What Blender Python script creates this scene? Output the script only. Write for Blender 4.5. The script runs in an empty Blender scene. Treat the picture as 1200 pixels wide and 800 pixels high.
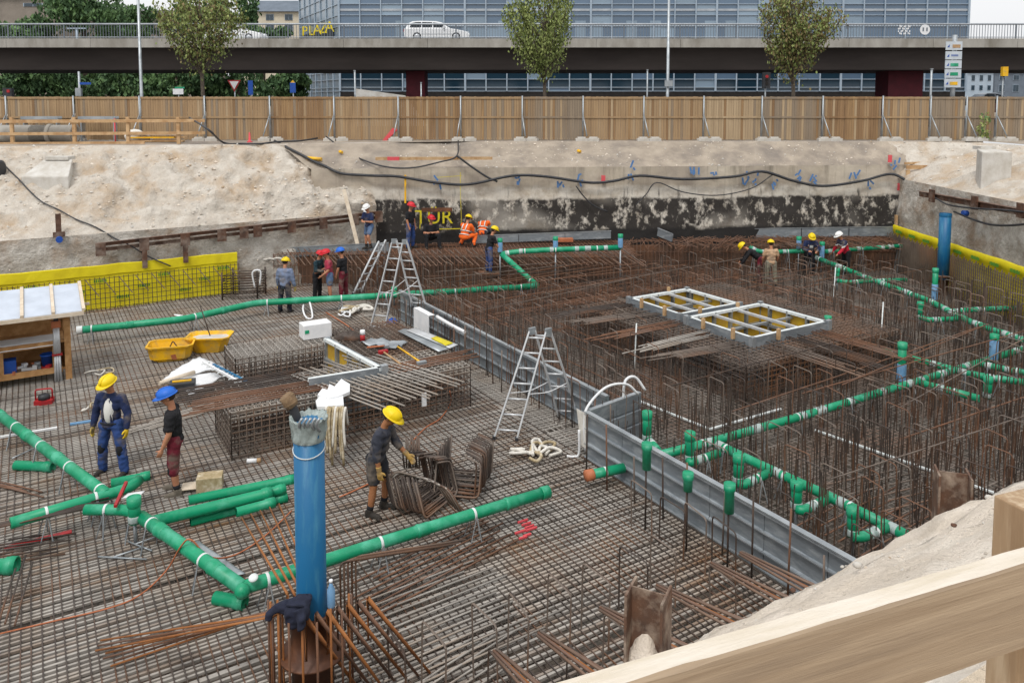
import bpy, bmesh, math, random
from mathutils import Vector, Matrix, noise, geometry
R = math.radians
rnd = random.Random(7)
sc = bpy.context.scene
col = sc.collection

# ---------------------------------------------------------------- camera, sky, sun, exposure
FPX, YC, PITCH, CZ = 930.0, 191.0, R(4.5), 6.8
cam = bpy.data.cameras.new('camera')
cam.sensor_width = 36.0
cam.lens = FPX * 36.0 / 1200.0
cam.shift_y = -(400.0 - YC) / 1200.0
cam.clip_start, cam.clip_end = 0.1, 3000.0
cam_ob = bpy.data.objects.new('camera', cam)
cam_ob.location = (0, 0, CZ)
cam_ob.rotation_euler = (math.pi / 2 - PITCH, 0, 0)
col.objects.link(cam_ob)
sc.camera = cam_ob

SUN_EL, SUN_AZ = R(58), R(200)          # azimuth clockwise from +Y
world = bpy.data.worlds.new('World')
sc.world = world
world.use_nodes = True
wn = world.node_tree
wn.nodes.clear()
sky = wn.nodes.new('ShaderNodeTexSky')
sky.sky_type = 'NISHITA'
sky.sun_disc = False
sky.sun_elevation, sky.sun_rotation = SUN_EL, SUN_AZ
sky.air_density, sky.dust_density, sky.ozone_density = 1.6, 5.0, 0.6
hs = wn.nodes.new('ShaderNodeHueSaturation')
hs.inputs['Saturation'].default_value = 0.10      # a closed, white-grey cloud cover
bg = wn.nodes.new('ShaderNodeBackground')
bg.inputs['Strength'].default_value = 0.15
wo = wn.nodes.new('ShaderNodeOutputWorld')
wn.links.new(sky.outputs[0], hs.inputs['Color'])
ov = wn.nodes.new('ShaderNodeMix'); ov.data_type = 'RGBA'      # even bright overcast over the clear-sky model
ov.inputs['Factor'].default_value = 0.65
ov.inputs['B'].default_value = (8.0, 8.1, 8.3, 1)
wn.links.new(hs.outputs[0], ov.inputs['A'])
wn.links.new(ov.outputs['Result'], bg.inputs[0])
wn.links.new(bg.outputs[0], wo.inputs[0])
sl = bpy.data.lights.new('sun', 'SUN')
sl.energy, sl.angle, sl.color = 1.4, R(14), (1.0, 0.965, 0.92)
so = bpy.data.objects.new('sun', sl)
so.rotation_euler = (math.pi / 2 - SUN_EL, 0, math.pi - SUN_AZ)
col.objects.link(so)
sc.view_settings.view_transform = 'Standard'
sc.view_settings.look = 'None'
sc.view_settings.gamma = 1.0
sc.view_settings.use_curve_mapping = False
sc.view_settings.exposure = 0.0

# ---------------------------------------------------------------- measuring helpers
CP, SP = math.cos(PITCH), math.sin(PITCH)
def ray(px, py):
    u, v = (px - 600.0) / FPX, (YC - py) / FPX
    return Vector((u, CP + v * SP, -SP + v * CP))
def U(px, py, z=None, y=None):
    """place in the world seen at photo pixel (px, py), at height z or at distance y"""
    d = ray(px, py)
    t = (z - CZ) / d.z if y is None else y / d.y
    return Vector((d.x * t, d.y * t, CZ + d.z * t))
TH = R(31.3)
E2 = Vector((math.cos(TH), math.sin(TH), 0))      # building grid: a runs along E2, b along E1
E1 = Vector((-math.sin(TH), math.cos(TH), 0))
def G(a, b, z=0.0): return E2 * a + E1 * b + Vector((0, 0, z))
def AB(p): return (p.x * E2.x + p.y * E2.y, p.x * E1.x + p.y * E1.y)
def V(*a): return Vector(a)

# ---------------------------------------------------------------- materials
def lin(h):
    h = h.lstrip('#')
    c = [int(h[i:i + 2], 16) / 255 for i in (0, 2, 4)]
    return [x / 12.92 if x <= .04045 else ((x + .055) / 1.055) ** 2.4 for x in c]
MATS = {}
def mat(name, c1, c2=None, scale=6.0, rough=.75, metal=0.0, bump=0.0, bscale=None, k=(.35, .65), detail=5, spec=.4, c3=None, scale3=1.2, stretch=None, per_obj=0.0, rot=0.0):
    m = bpy.data.materials.new(name)
    m.use_nodes = True
    nt = m.node_tree
    b = nt.nodes['Principled BSDF']
    b.inputs['Roughness'].default_value = rough
    b.inputs['Metallic'].default_value = metal
    b.inputs['Specular IOR Level'].default_value = spec
    c1 = lin(c1) if isinstance(c1, str) else c1
    tc = nt.nodes.new('ShaderNodeTexCoord')
    src = tc.outputs['Object']
    if stretch:
        mp = nt.nodes.new('ShaderNodeMapping')
        mp.vector_type = 'TEXTURE'
        mp.inputs['Scale'].default_value = [1 / q for q in stretch]
        mp.inputs['Rotation'].default_value = (0, 0, rot)
        nt.links.new(src, mp.inputs['Vector'])
        src = mp.outputs[0]
    def nz(s, dt=detail):
        n = nt.nodes.new('ShaderNodeTexNoise')
        n.inputs['Scale'].default_value = s
        n.inputs['Detail'].default_value = dt
        n.inputs['Roughness'].default_value = .62
        nt.links.new(src, n.inputs['Vector'])
        return n
    def ramp(fac, lo, hi):
        mr = nt.nodes.new('ShaderNodeMapRange')
        mr.inputs['From Min'].default_value, mr.inputs['From Max'].default_value = lo, hi
        nt.links.new(fac, mr.inputs['Value'])
        return mr.outputs[0]
    out = None
    if c2 is not None:
        c2 = lin(c2) if isinstance(c2, str) else c2
        mx = nt.nodes.new('ShaderNodeMix'); mx.data_type = 'RGBA'
        mx.inputs['A'].default_value = (*c1, 1); mx.inputs['B'].default_value = (*c2, 1)
        nt.links.new(ramp(nz(scale).outputs['Fac'], *k), mx.inputs['Factor'])
        out = mx.outputs['Result']
        if c3 is not None:
            c3 = lin(c3) if isinstance(c3, str) else c3
            m2 = nt.nodes.new('ShaderNodeMix'); m2.data_type = 'RGBA'
            nt.links.new(out, m2.inputs['A']); m2.inputs['B'].default_value = (*c3, 1)
            nt.links.new(ramp(nz(scale3).outputs['Fac'], .48, .68), m2.inputs['Factor'])
            out = m2.outputs['Result']
    else:
        rg = nt.nodes.new('ShaderNodeRGB'); rg.outputs[0].default_value = (*c1, 1); out = rg.outputs[0]
    if per_obj:
        oi = nt.nodes.new('ShaderNodeObjectInfo')
        mr = nt.nodes.new('ShaderNodeMapRange')
        mr.inputs['To Min'].default_value, mr.inputs['To Max'].default_value = 1 - per_obj, 1 + per_obj
        nt.links.new(oi.outputs['Random'], mr.inputs['Value'])
        h = nt.nodes.new('ShaderNodeHueSaturation')
        nt.links.new(mr.outputs[0], h.inputs['Value']); nt.links.new(out, h.inputs['Color'])
        out = h.outputs[0]
    nt.links.new(out, b.inputs['Base Color'])
    if bump:
        bp = nt.nodes.new('ShaderNodeBump')
        bp.inputs['Strength'].default_value = 1.0
        bp.inputs['Distance'].default_value = bump
        nt.links.new(nz(bscale or scale * 3, 8).outputs['Fac'], bp.inputs['Height'])
        nt.links.new(bp.outputs[0], b.inputs['Normal'])
    MATS[name] = m
    return m

M = {}
M['blinding'] = mat('concrete_blinding', '#6f6961', '#565049', 1.3, .9, bump=.01, bscale=20, c3='#6f6052', scale3=.4)
M['sand'] = mat('sandy_soil', '#b5ab9e', '#cac3b8', 2.0, .95, bump=.12, bscale=5, k=(.34, .66), c3='#b09a80', scale3=.7)
M['near_sand'] = mat('rough_shotcrete', '#e0d4c5', '#cfc2b1', 2.6, .95, bump=.03, bscale=26, c3='#e2d9cc', scale3=.8)
M['shotcrete'] = mat('grey_shotcrete', '#cdc8bf', '#a39b90', 2.2, .95, bump=.08, bscale=7, c3='#9c8874', scale3=.9)
M['ground'] = mat('pale_gravel', '#a79b8c', '#8c8174', 1.2, .95, bump=.02, bscale=14, c3='#77706a', scale3=.3)
M['near_ground'] = mat('beige_sand', '#cdbba2', '#d8cab6', 3, .95, bump=.03, bscale=30)
M['asphalt'] = mat('asphalt', '#4a4a4c', '#3d3d3f', 2, .9, bump=.004, bscale=60)
M['concrete'] = mat('weathered_concrete', '#a8a49c', '#918c84', 1.4, .85, bump=.006, bscale=18, c3='#7d776d', scale3=.6, stretch=(1, 1, .35))
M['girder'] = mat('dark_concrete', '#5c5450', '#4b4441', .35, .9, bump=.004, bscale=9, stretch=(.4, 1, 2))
M['conc_white'] = mat('pale_concrete', '#c9c6c0', '#b2aca2', 2.4, .9, bump=.01, bscale=22)
M['rebar'] = mat('rebar', '#796d63', '#574c45', 1.4, .62, bump=.0, c3='#856753', scale3=.55)
M['rebar_grey'] = mat('rebar_grey', '#aca69e', '#8a847d', 1.7, .6, c3='#9a8a7a', scale3=.5)
M['rebar_mid'] = mat('rebar_mid', '#9a8f84', '#7b6f65', 1.7, .6, c3='#86694f', scale3=.5)
M['rebar_mat'] = mat('rebar_mat', '#8b837b', '#685f58', 1.4, .62, c3='#80685a', scale3=.5)
M['bench_wood'] = mat('orange_pine', '#b58a5a', '#9c7145', 3, .75, c3='#c39a6a', scale3=5)
M['rebar_dark'] = mat('rebar_dark', '#4f443d', '#3b332f', 3, .6, c3='#6e4c34', scale3=.9)
M['rebar_rust'] = mat('rebar_rust', '#7f5a43', '#604739', 2.2, .75, c3='#80685b', scale3=.8)
M['rebar_orange'] = mat('rebar_orange', '#a2693a', '#87552f', 4, .75)
M['rust_steel'] = mat('rusty_steel', '#6b4a38', '#4b3a32', 3.5, .7, metal=.2, bump=.003, bscale=40, c3='#8d7c70', scale3=2.4)
M['pile_rust'] = mat('weathered_pile_steel', '#6a4c3a', '#4d3c33', 5, .75, bump=.003, bscale=40, c3='#a59585', scale3=3.4)
M['galv'] = mat('galvanised_steel', '#b3b8bb', '#9aa0a4', 3, .42, metal=.55, c3='#868d92', scale3=1.2)
M['alu'] = mat('aluminium', '#d3d5d7', '#bfc2c4', 5, .4, metal=.35)
M['form_grey'] = mat('grey_sheet_metal', '#8b9297', '#767d83', 1.1, .5, metal=.35, bump=.003, bscale=4, c3='#a4aaae', scale3=2.3, stretch=(1, 1, 3))
M['green'] = mat('green_plastic', '#0d976b', '#0b8860', 2.5, .45, spec=.5, c3='#4fae8e', scale3=2.2, bump=.0008, bscale=30)
M['white_band'] = mat('white_strap', '#dfe3e2', '#c6cccb', 6, .6)
M['wrap'] = mat('grey_wrap_tape', '#b4bebc', '#8fa39e', 12, .5)
M['blue'] = mat('blue_plastic', '#176594', '#1f5f88', 1.6, .45, c3='#3a7b9c', scale3=3.2, stretch=(3, 3, .5))
M['lightblue'] = mat('pale_blue_sleeve', '#6d9cc6', '#84abcd', 5, .5)
M['timber'] = mat('pine_timber', '#b0906c', '#9a7b59', 3, .8, stretch=(1, 1, 1), c3='#c7a47b', scale3=5)
M['timber_new'] = mat('fresh_pine', '#c2a37c', '#ad8a62', 4, .8, c3='#a37d56', scale3=2)
M['timber_pale'] = mat('pale_sawn_timber', '#d8cbb8', '#c5b49d', 5, .85)
M['yellow'] = mat('yellow_membrane', '#e6d51a', '#d3c015', 2, .6)
M['yellow_tub'] = mat('yellow_plastic', '#efba1c', '#dda617', 4, .45, c3='#b99a55', scale3=3)
M['ply_yellow'] = mat('yellow_form_ply', '#c4a129', '#a98534', 3, .6)
M['white'] = mat('white_sheet', '#e6e6e6', '#d6d8da', 4, .6)
M['cloth_white'] = mat('white_cloth', '#dedad2', '#c4bfb5', 7, .9)
M['black'] = mat('black_rubber', '#2b2c2f', '#38393c', 5, .5)
M['dark'] = mat('dark_void', '#2a2624', '#1e1b1a', 3, .9)
M['straw'] = mat('jute_strap', '#b3a283', '#94835f', 9, .9, c3='#d3c8b2', scale3=6)
M['orange_cable'] = mat('orange_cable', '#b9704b', '#a3603f', 5, .6)
M['red'] = mat('red_plastic', '#b3262a', '#94262a', 5, .5)
M['royal'] = mat('royal_blue', '#1c4fa8', '#234a94', 4, .5)
M['print_green'] = mat('green_print', '#3f8a35', '#4d8c2b', 8, .7)
M['yellow_paint'] = mat('yellow_spray_paint', '#d6c522', '#bcae2a', 12, .8)
M['blue_paint'] = mat('blue_spray_paint', '#4a73a8', '#5e82ad', 9, .85)
M['pink_paint'] = mat('red_spray_paint', '#d8474f', '#c85f63', 9, .8)

# ---------------------------------------------------------------- mesh builder
WL = {}                                    # world location of the roots of built objects
def tag(o, label=None, cat=None, group=None, kind=None):
    if label: o['label'] = label
    if cat: o['category'] = cat
    if group: o['group'] = group
    if kind: o['kind'] = kind
    return o
def thing(name, label, cat, loc=(0, 0, 0), group=None):
    o = bpy.data.objects.new(name, None)
    o.empty_display_size = .2
    o.location = loc
    WL[o.name] = Vector(loc)
    col.objects.link(o)
    return tag(o, label, cat, group)
def frame_of(d):
    d = d.normalized()
    up = Vector((0, 0, 1)) if abs(d.z) < .95 else Vector((1, 0, 0))
    s = d.cross(up).normalized()
    return s, s.cross(d).normalized()
class MB:
    def __init__(s): s.v, s.f, s.mi, s.m, s.sm = [], [], [], 0, []
    def face(s, idx, smooth=False): s.f.append(idx); s.mi.append(s.m); s.sm.append(smooth)
    def hexa(s, p):                         # 8 points: bottom 4 ccw, top 4 ccw
        n = len(s.v); s.v.extend(Vector(q) for q in p)
        for q in ((3, 2, 1, 0), (4, 5, 6, 7), (0, 1, 5, 4), (1, 2, 6, 5), (2, 3, 7, 6), (3, 0, 4, 7)):
            s.face([n + i for i in q])
        return s
    def box(s, c, size, rz=0.0, ax=None):
        c = Vector(c); x, y, z = (i / 2 for i in size)
        if ax: X, Y, Z = ax
        else: X, Y, Z = V(math.cos(rz), math.sin(rz), 0), V(-math.sin(rz), math.cos(rz), 0), V(0, 0, 1)
        return s.hexa([c + X * (i * x) + Y * (j * y) + Z * (k * z) for k in (-1, 1) for i, j in ((-1, -1), (1, -1), (1, 1), (-1, 1))])
    def beam(s, p, q, w, h, up=None):       # rectangular bar from p to q, w sideways, h in 'up'
        p, q = Vector(p), Vector(q); d = (q - p)
        sd, u = frame_of(d)
        if up is not None:
            u = Vector(up); u = (u - d.normalized() * u.dot(d.normalized())).normalized(); sd = d.normalized().cross(u)
        return s.hexa([p - sd * w / 2 - u * h / 2, p + sd * w / 2 - u * h / 2, p + sd * w / 2 + u * h / 2, p - sd * w / 2 + u * h / 2,
                       q - sd * w / 2 - u * h / 2, q + sd * w / 2 - u * h / 2, q + sd * w / 2 + u * h / 2, q - sd * w / 2 + u * h / 2])
    def tube(s, pts, r, n=4, caps=True, smooth=None, closed=False):
        pts = [Vector(p) for p in pts]
        N = len(pts); base = len(s.v); rr = r if isinstance(r, (list, tuple)) else [r] * N
        smooth = n > 4 if smooth is None else smooth
        prev = None
        for i, p in enumerate(pts):
            if closed: d = pts[(i + 1) % N] - pts[i - 1]
            else: d = pts[min(i + 1, N - 1)] - pts[max(i - 1, 0)]
            if d.length < 1e-9: d = V(0, 0, 1)
            d.normalize()
            if prev is None: sd, up = frame_of(d)
            else:
                sd = prev - d * prev.dot(d)
                if sd.length < 1e-6: sd, _ = frame_of(d)
                sd.normalize(); up = sd.cross(d)
            prev = sd
            k = 1.0
            if 0 < i < N - 1:
                a, b_ = (pts[i] - pts[i - 1]), (pts[i + 1] - pts[i])
                if a.length > 1e-9 and b_.length > 1e-9:
                    c_ = max(.35, math.sqrt(max(0, (1 + a.normalized().dot(b_.normalized())) / 2))); k = 1 / c_ if n <= 8 else 1 / c_
            for j in range(n):
                t = 2 * math.pi * (j + .5) / n
                s.v.append(p + (sd * math.cos(t) + up * math.sin(t)) * rr[i] * (1 + (k - 1) * .5))
        for i in range(N if closed else N - 1):
            for j in range(n):
                a, b_ = base + i * n, base + ((i + 1) % N) * n
                s.face([a + j, b_ + j, b_ + (j + 1) % n, a + (j + 1) % n], smooth)
        if caps and not closed:
            s.face([base + j for j in range(n)]); s.face([base + (N - 1) * n + j for j in range(n - 1, -1, -1)])
        return s
    def lathe(s, c, prof, n=20, ax=None, caps=True):     # prof: (radius, height) list along axis
        c = Vector(c); X, Y, Z = ax or (V(1, 0, 0), V(0, 1, 0), V(0, 0, 1)); base = len(s.v)
        for r, h in prof:
            for j in range(n):
                t = 2 * math.pi * j / n
                s.v.append(c + X * (r * math.cos(t)) + Y * (r * math.sin(t)) + Z * h)
        for i in range(len(prof) - 1):
            for j in range(n):
                s.face([base + i * n + j, base + i * n + (j + 1) % n, base + (i + 1) * n + (j + 1) % n, base + (i + 1) * n + j], True)
        if caps:
            s.face([base + j for j in range(n - 1, -1, -1)]); s.face([base + (len(prof) - 1) * n + j for j in range(n)])
        return s
    def prism(s, poly, ext):                # closed outline of points, extruded by vector
        poly = [Vector(p) for p in poly]; ext = Vector(ext); n = len(poly); b = len(s.v)
        s.v.extend(poly); s.v.extend(p + ext for p in poly)
        s.face([b + i for i in range(n - 1, -1, -1)]); s.face([b + n + i for i in range(n)])
        for i in range(n): s.face([b + i, b + (i + 1) % n, b + n + (i + 1) % n, b + n + i])
        return s
    def ball(s, c, r, n=10, ax=None):       # ellipsoid
        r = r if isinstance(r, (tuple, list)) else (r, r, r); c = Vector(c)
        X, Y, Z = ax or (V(1, 0, 0), V(0, 1, 0), V(0, 0, 1)); b = len(s.v); m = n // 2 + 1
        for i in range(m + 1):
            ph = -math.pi / 2 + math.pi * i / m
            for j in range(n):
                t = 2 * math.pi * j / n
                s.v.append(c + X * (r[0] * math.cos(ph) * math.cos(t)) + Y * (r[1] * math.cos(ph) * math.sin(t)) + Z * (r[2] * math.sin(ph)))
        for i in range(m):
            for j in range(n): s.face([b + i * n + j, b + i * n + (j + 1) % n, b + (i + 1) * n + (j + 1) % n, b + (i + 1) * n + j], True)
        return s
    def sheet(s, rows, smooth=True):        # grid of points
        b = len(s.v); w = len(rows[0])
        for r in rows: s.v.extend(Vector(p) for p in r)
        for i in range(len(rows) - 1):
            for j in range(w - 1): s.face([b + i * w + j, b + i * w + j + 1, b + (i + 1) * w + j + 1, b + (i + 1) * w + j], smooth)
        return s
    def mesh(s, name, mats, off=Vector((0, 0, 0))):
        me = bpy.data.meshes.new(name)
        me.from_pydata([tuple(p - off) for p in s.v], [], s.f)
        for m in (mats if isinstance(mats, (list, tuple)) else [mats]): me.materials.append(M[m] if isinstance(m, str) else m)
        me.polygons.foreach_set('material_index', s.mi)
        me.polygons.foreach_set('use_smooth', s.sm)
        me.update()
        return me
    def build(s, name, mats, parent=None, label=None, cat=None, group=None, kind=None, origin=None, bevel=0):
        if parent is not None: off = WL[parent.name]
        elif origin is not None: off = Vector(origin)
        elif kind == 'structure': off = Vector((0, 0, 0))
        else:
            xs = [p.x for p in s.v]; ys = [p.y for p in s.v]
            off = Vector(((min(xs) + max(xs)) / 2, (min(ys) + max(ys)) / 2, min(p.z for p in s.v)))
        o = bpy.data.objects.new(name, s.mesh(name, mats, off))
        col.objects.link(o)
        if parent is not None: o.parent = parent
        else: o.location = off
        WL[o.name] = off.copy()
        if bevel:
            b = o.modifiers.new('bevel', 'BEVEL'); b.width = bevel; b.segments = 2; b.limit_method = 'ANGLE'
        return tag(o, label, cat, group, kind)
def inst(o, name, parent, loc, rz=0, sc_=None):      # another object sharing a mesh, as part
    c = bpy.data.objects.new(name, o if isinstance(o, bpy.types.Mesh) else o.data); col.objects.link(c)
    if parent is not None: c.parent = parent; c.location = Vector(loc) - WL[parent.name]
    else: c.location = loc
    c.rotation_euler = (0, 0, rz)
    if sc_: c.scale = sc_
    WL[c.name] = Vector(loc)
    return c
def copy_tree(o, parent=None):
    c = o.copy(); col.objects.link(c)
    WL[c.name] = WL.get(o.name, Vector((0, 0, 0))).copy()
    if parent is not None: c.parent = parent
    for ch in list(o.children): copy_tree(ch, c)
    return c
def place(o, loc, rz=0):
    o.location = loc; o.rotation_euler = (0, 0, rz); WL[o.name] = Vector(loc)
    return o
def lerp(a, b, t): return a + (b - a) * t
def arc_path(pts, r, k=4):                  # round the corners of a polyline
    pts = [Vector(p) for p in pts]; out = [pts[0]]
    for i in range(1, len(pts) - 1):
        a, p, b = pts[i - 1], pts[i], pts[i + 1]
        l = min(r, (a - p).length * .45, (b - p).length * .45)
        s, e = p + (a - p).normalized() * l, p + (b - p).normalized() * l
        for j in range(k + 1):
            t = j / k; out.append(s * (1 - t) ** 2 + p * (2 * t * (1 - t)) + e * t * t)
    out.append(pts[-1]); return out
def spline(pts, k=6):                       # Catmull-Rom through points
    P = [Vector(p) for p in pts]; P = [P[0] * 2 - P[1]] + P + [P[-1] * 2 - P[-2]]; out = []
    for i in range(1, len(P) - 2):
        for j in range(k):
            t = j / k; a, b, c, d = P[i - 1], P[i], P[i + 1], P[i + 2]
            out.append(.5 * ((2 * b) + (c - a) * t + (2 * a - 5 * b + 4 * c - d) * t * t + (3 * b - a - 3 * c + d) * t ** 3))
    out.append(P[-2]); return out
TMP = bpy.data.scenes.new('scratch')
def evaluated_mesh(o):                      # evaluate modifiers / text away from the big scene
    TMP.collection.objects.link(o); vl = TMP.view_layers[0]; vl.update()
    me = bpy.data.meshes.new_from_object(o.evaluated_get(vl.depsgraph))
    bpy.data.objects.remove(o); return me
def text_mesh(body, size, ext=.004):
    cu = bpy.data.curves.new('lettering', 'FONT'); cu.body = body; cu.size = size; cu.extrude = ext; cu.align_x = 'CENTER'; cu.resolution_u = 3
    me = evaluated_mesh(bpy.data.objects.new('lettering', cu))
    return me
def lettering(name, body, size, m, parent, loc, rot, ext=.004, label=None, cat=None):
    me = text_mesh(body, size, ext); me.materials.clear(); me.materials.append(M[m] if isinstance(m, str) else m)
    o = bpy.data.objects.new(name, me); col.objects.link(o); o.rotation_euler = rot
    if parent is not None: o.parent = parent; o.location = Vector(loc) - WL[parent.name]
    else: o.location = loc
    return tag(o, label, cat)
ORD = ['first', 'second', 'third', 'fourth', 'fifth', 'sixth', 'seventh', 'eighth', 'ninth', 'tenth', 'eleventh', 'twelfth', 'thirteenth', 'fourteenth', 'fifteenth', 'sixteenth', 'seventeenth', 'eighteenth', 'nineteenth', 'twentieth'] + ['twenty-' + x for x in ('first', 'second', 'third', 'fourth', 'fifth', 'sixth', 'seventh', 'eighth', 'ninth')]
# ================================================================ THE SETTING: pit, banks, ground
ZG = 5.06                                            # street level; the pit mesh is at z = 0
NEAR_B, L_B = 4.1, 28.95
BC0, BC1 = 31.16, .085                              # the back wall stands at y = BC0 + BC1 x                             # near and left pit walls run along E2
BACK_Y, RIGHT_X = 32.5, 15.75
def BY(x): return BC0 + BC1 * x
def WY(px, off=0.0): k = (px - 600) / FPX; return (BC0 - off) / (1 - BC1 * k)   # y of the wall seen in photo column px
def on_b(b, x): return V(x, (b + E2.y * x) / E1.y, 0)   # point at x on the line b = const
PIT = [on_b(NEAR_B, -22), on_b(NEAR_B, RIGHT_X), V(RIGHT_X, BACK_Y, 0), V(-5.3, BY(-5.3), 0), on_b(L_B, -22)]
def clip(p, q, poly=PIT):
    t0, t1 = 0.0, 1.0; d = q - p; n = len(poly)
    for i in range(n):
        a, b = poly[i], poly[(i + 1) % n]; e = b - a
        nx, ny = -e.y, e.x
        num = (p.x - a.x) * nx + (p.y - a.y) * ny; den = d.x * nx + d.y * ny
        if abs(den) < 1e-9:
            if num < 0: return None
            continue
        t = -num / den
        if den > 0: t0 = max(t0, t)
        else: t1 = min(t1, t)
    return (p + d * t0, p + d * t1) if t1 - t0 > 1e-3 else None

def fbm(p, s): return noise.fractal(Vector(p) * s, 1.0, 2.0, 4)
def bank(name, lower, upper, nu, nv, amp, m, sharp=1.0, seed=0, bulge=0.0, freq=.6, fine=0.0):
    """a rough earth face lofted between two polylines (same number of points), pinned at its edges"""
    lower, upper = [Vector(p) for p in lower], [Vector(p) for p in upper]
    def along(P, t):
        L = [0]
        for i in range(len(P) - 1): L.append(L[-1] + (P[i + 1] - P[i]).length)
        t *= L[-1]
        for i in range(len(P) - 1):
            if t <= L[i + 1] + 1e-9: return P[i].lerp(P[i + 1], (t - L[i]) / max(1e-9, L[i + 1] - L[i]))
        return P[-1]
    rows = []
    for j in range(nv + 1):
        v = j / nv; r = []
        for i in range(nu + 1):
            u = i / nu; a, b = along(lower, u), along(upper, u)
            p = a.lerp(b, v); d = (b - a)
            t = (along(lower, min(1, u + .01)) - along(lower, max(0, u - .01)))
            n = t.cross(d).normalized()
            edge = min(1, v * 6, (1 - v) * 6)
            q = p + V(seed * 17.3, seed * 5.1, 0)
            k = amp * (fbm(q, freq) + .45 * fbm(q, freq * 3.3) * .8) * edge + fine * (noise.ridged_multi_fractal(q * 1.1, 1.0, 2.1, 4, 1.0, 2.0) - 1.0) * edge
            r.append(p + n * k + n * (bulge * math.sin(math.pi * v)))
        rows.append(r)
    return MB().sheet(rows).build(name, m, kind='structure')

floor_mb = MB(); floor_mb.v = [p + V(0, 0, -.16) for p in PIT]; floor_mb.face(list(range(len(PIT))))
floor_mb.build('pit_floor', 'blinding', kind='structure')

# street-level ground to the horizon with the opening of the pit
b_rail = 1.15
top_near_l, top_near_r = on_b(b_rail, -26), on_b(b_rail, 21)
HOLE = [top_near_l, top_near_r, V(20.2, 34.0, 0), V(-1.5, 33.9, 0), V(-9.5, 31.8, 0), V(-26, 29.5, 0)]
OUT = [V(-900, -300, 0), V(900, -300, 0), V(900, 1600, 0), V(-900, 1600, 0)]
tri = geometry.tessellate_polygon([OUT, HOLE])
g = MB(); g.v = [p + V(0, 0, ZG) for p in OUT + HOLE]
for t in tri: g.face(list(t) if ((g.v[t[1]] - g.v[t[0]]).cross(g.v[t[2]] - g.v[t[0]])).z > 0 else list(reversed(t)))
g.build('ground', 'ground', kind='structure')
rd = MB().sheet([[V(-400, 37, ZG + .004), V(400, 37, ZG + .004)], [V(-400, 79, ZG + .004), V(400, 79, ZG + .004)]])
rd.build('road', 'asphalt', kind='structure')

# left: shotcrete wall up to the waler, then the sandy slope
xe = -5.3                     # x where left wall meets the back wall
ZS = 2.45
def L(x, z, off=0.0): p = on_b(L_B + off, x); return V(p.x, p.y, z)
xs = [-22 + (xe + 22) * i / 6 for i in range(7)]
bank('left_wall', [L(x, -.2) for x in xs], [L(x, ZS, .12) for x in xs], 110, 16, .10, 'shotcrete', seed=1, freq=1.4)
up_l = [V(-26, 29.5, ZG), V(-20, 30.3, ZG), V(-16, 30.8, ZG), V(-13, 31.2, ZG), V(-10.6, 31.6, ZG), V(-9, 31.9, ZG), V(-7.4, 31.9, 4.25), V(xe - .2, BY(xe) + .25, 3.0)]
lo_x = [-22, -19, -16, -13.5, -11.2, -9, -7, xe]
bank('left_slope', [L(x, ZS, .12) for x in lo_x], up_l, 230, 60, .42, 'sand', seed=2, bulge=.12, freq=.5, fine=.15)
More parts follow.
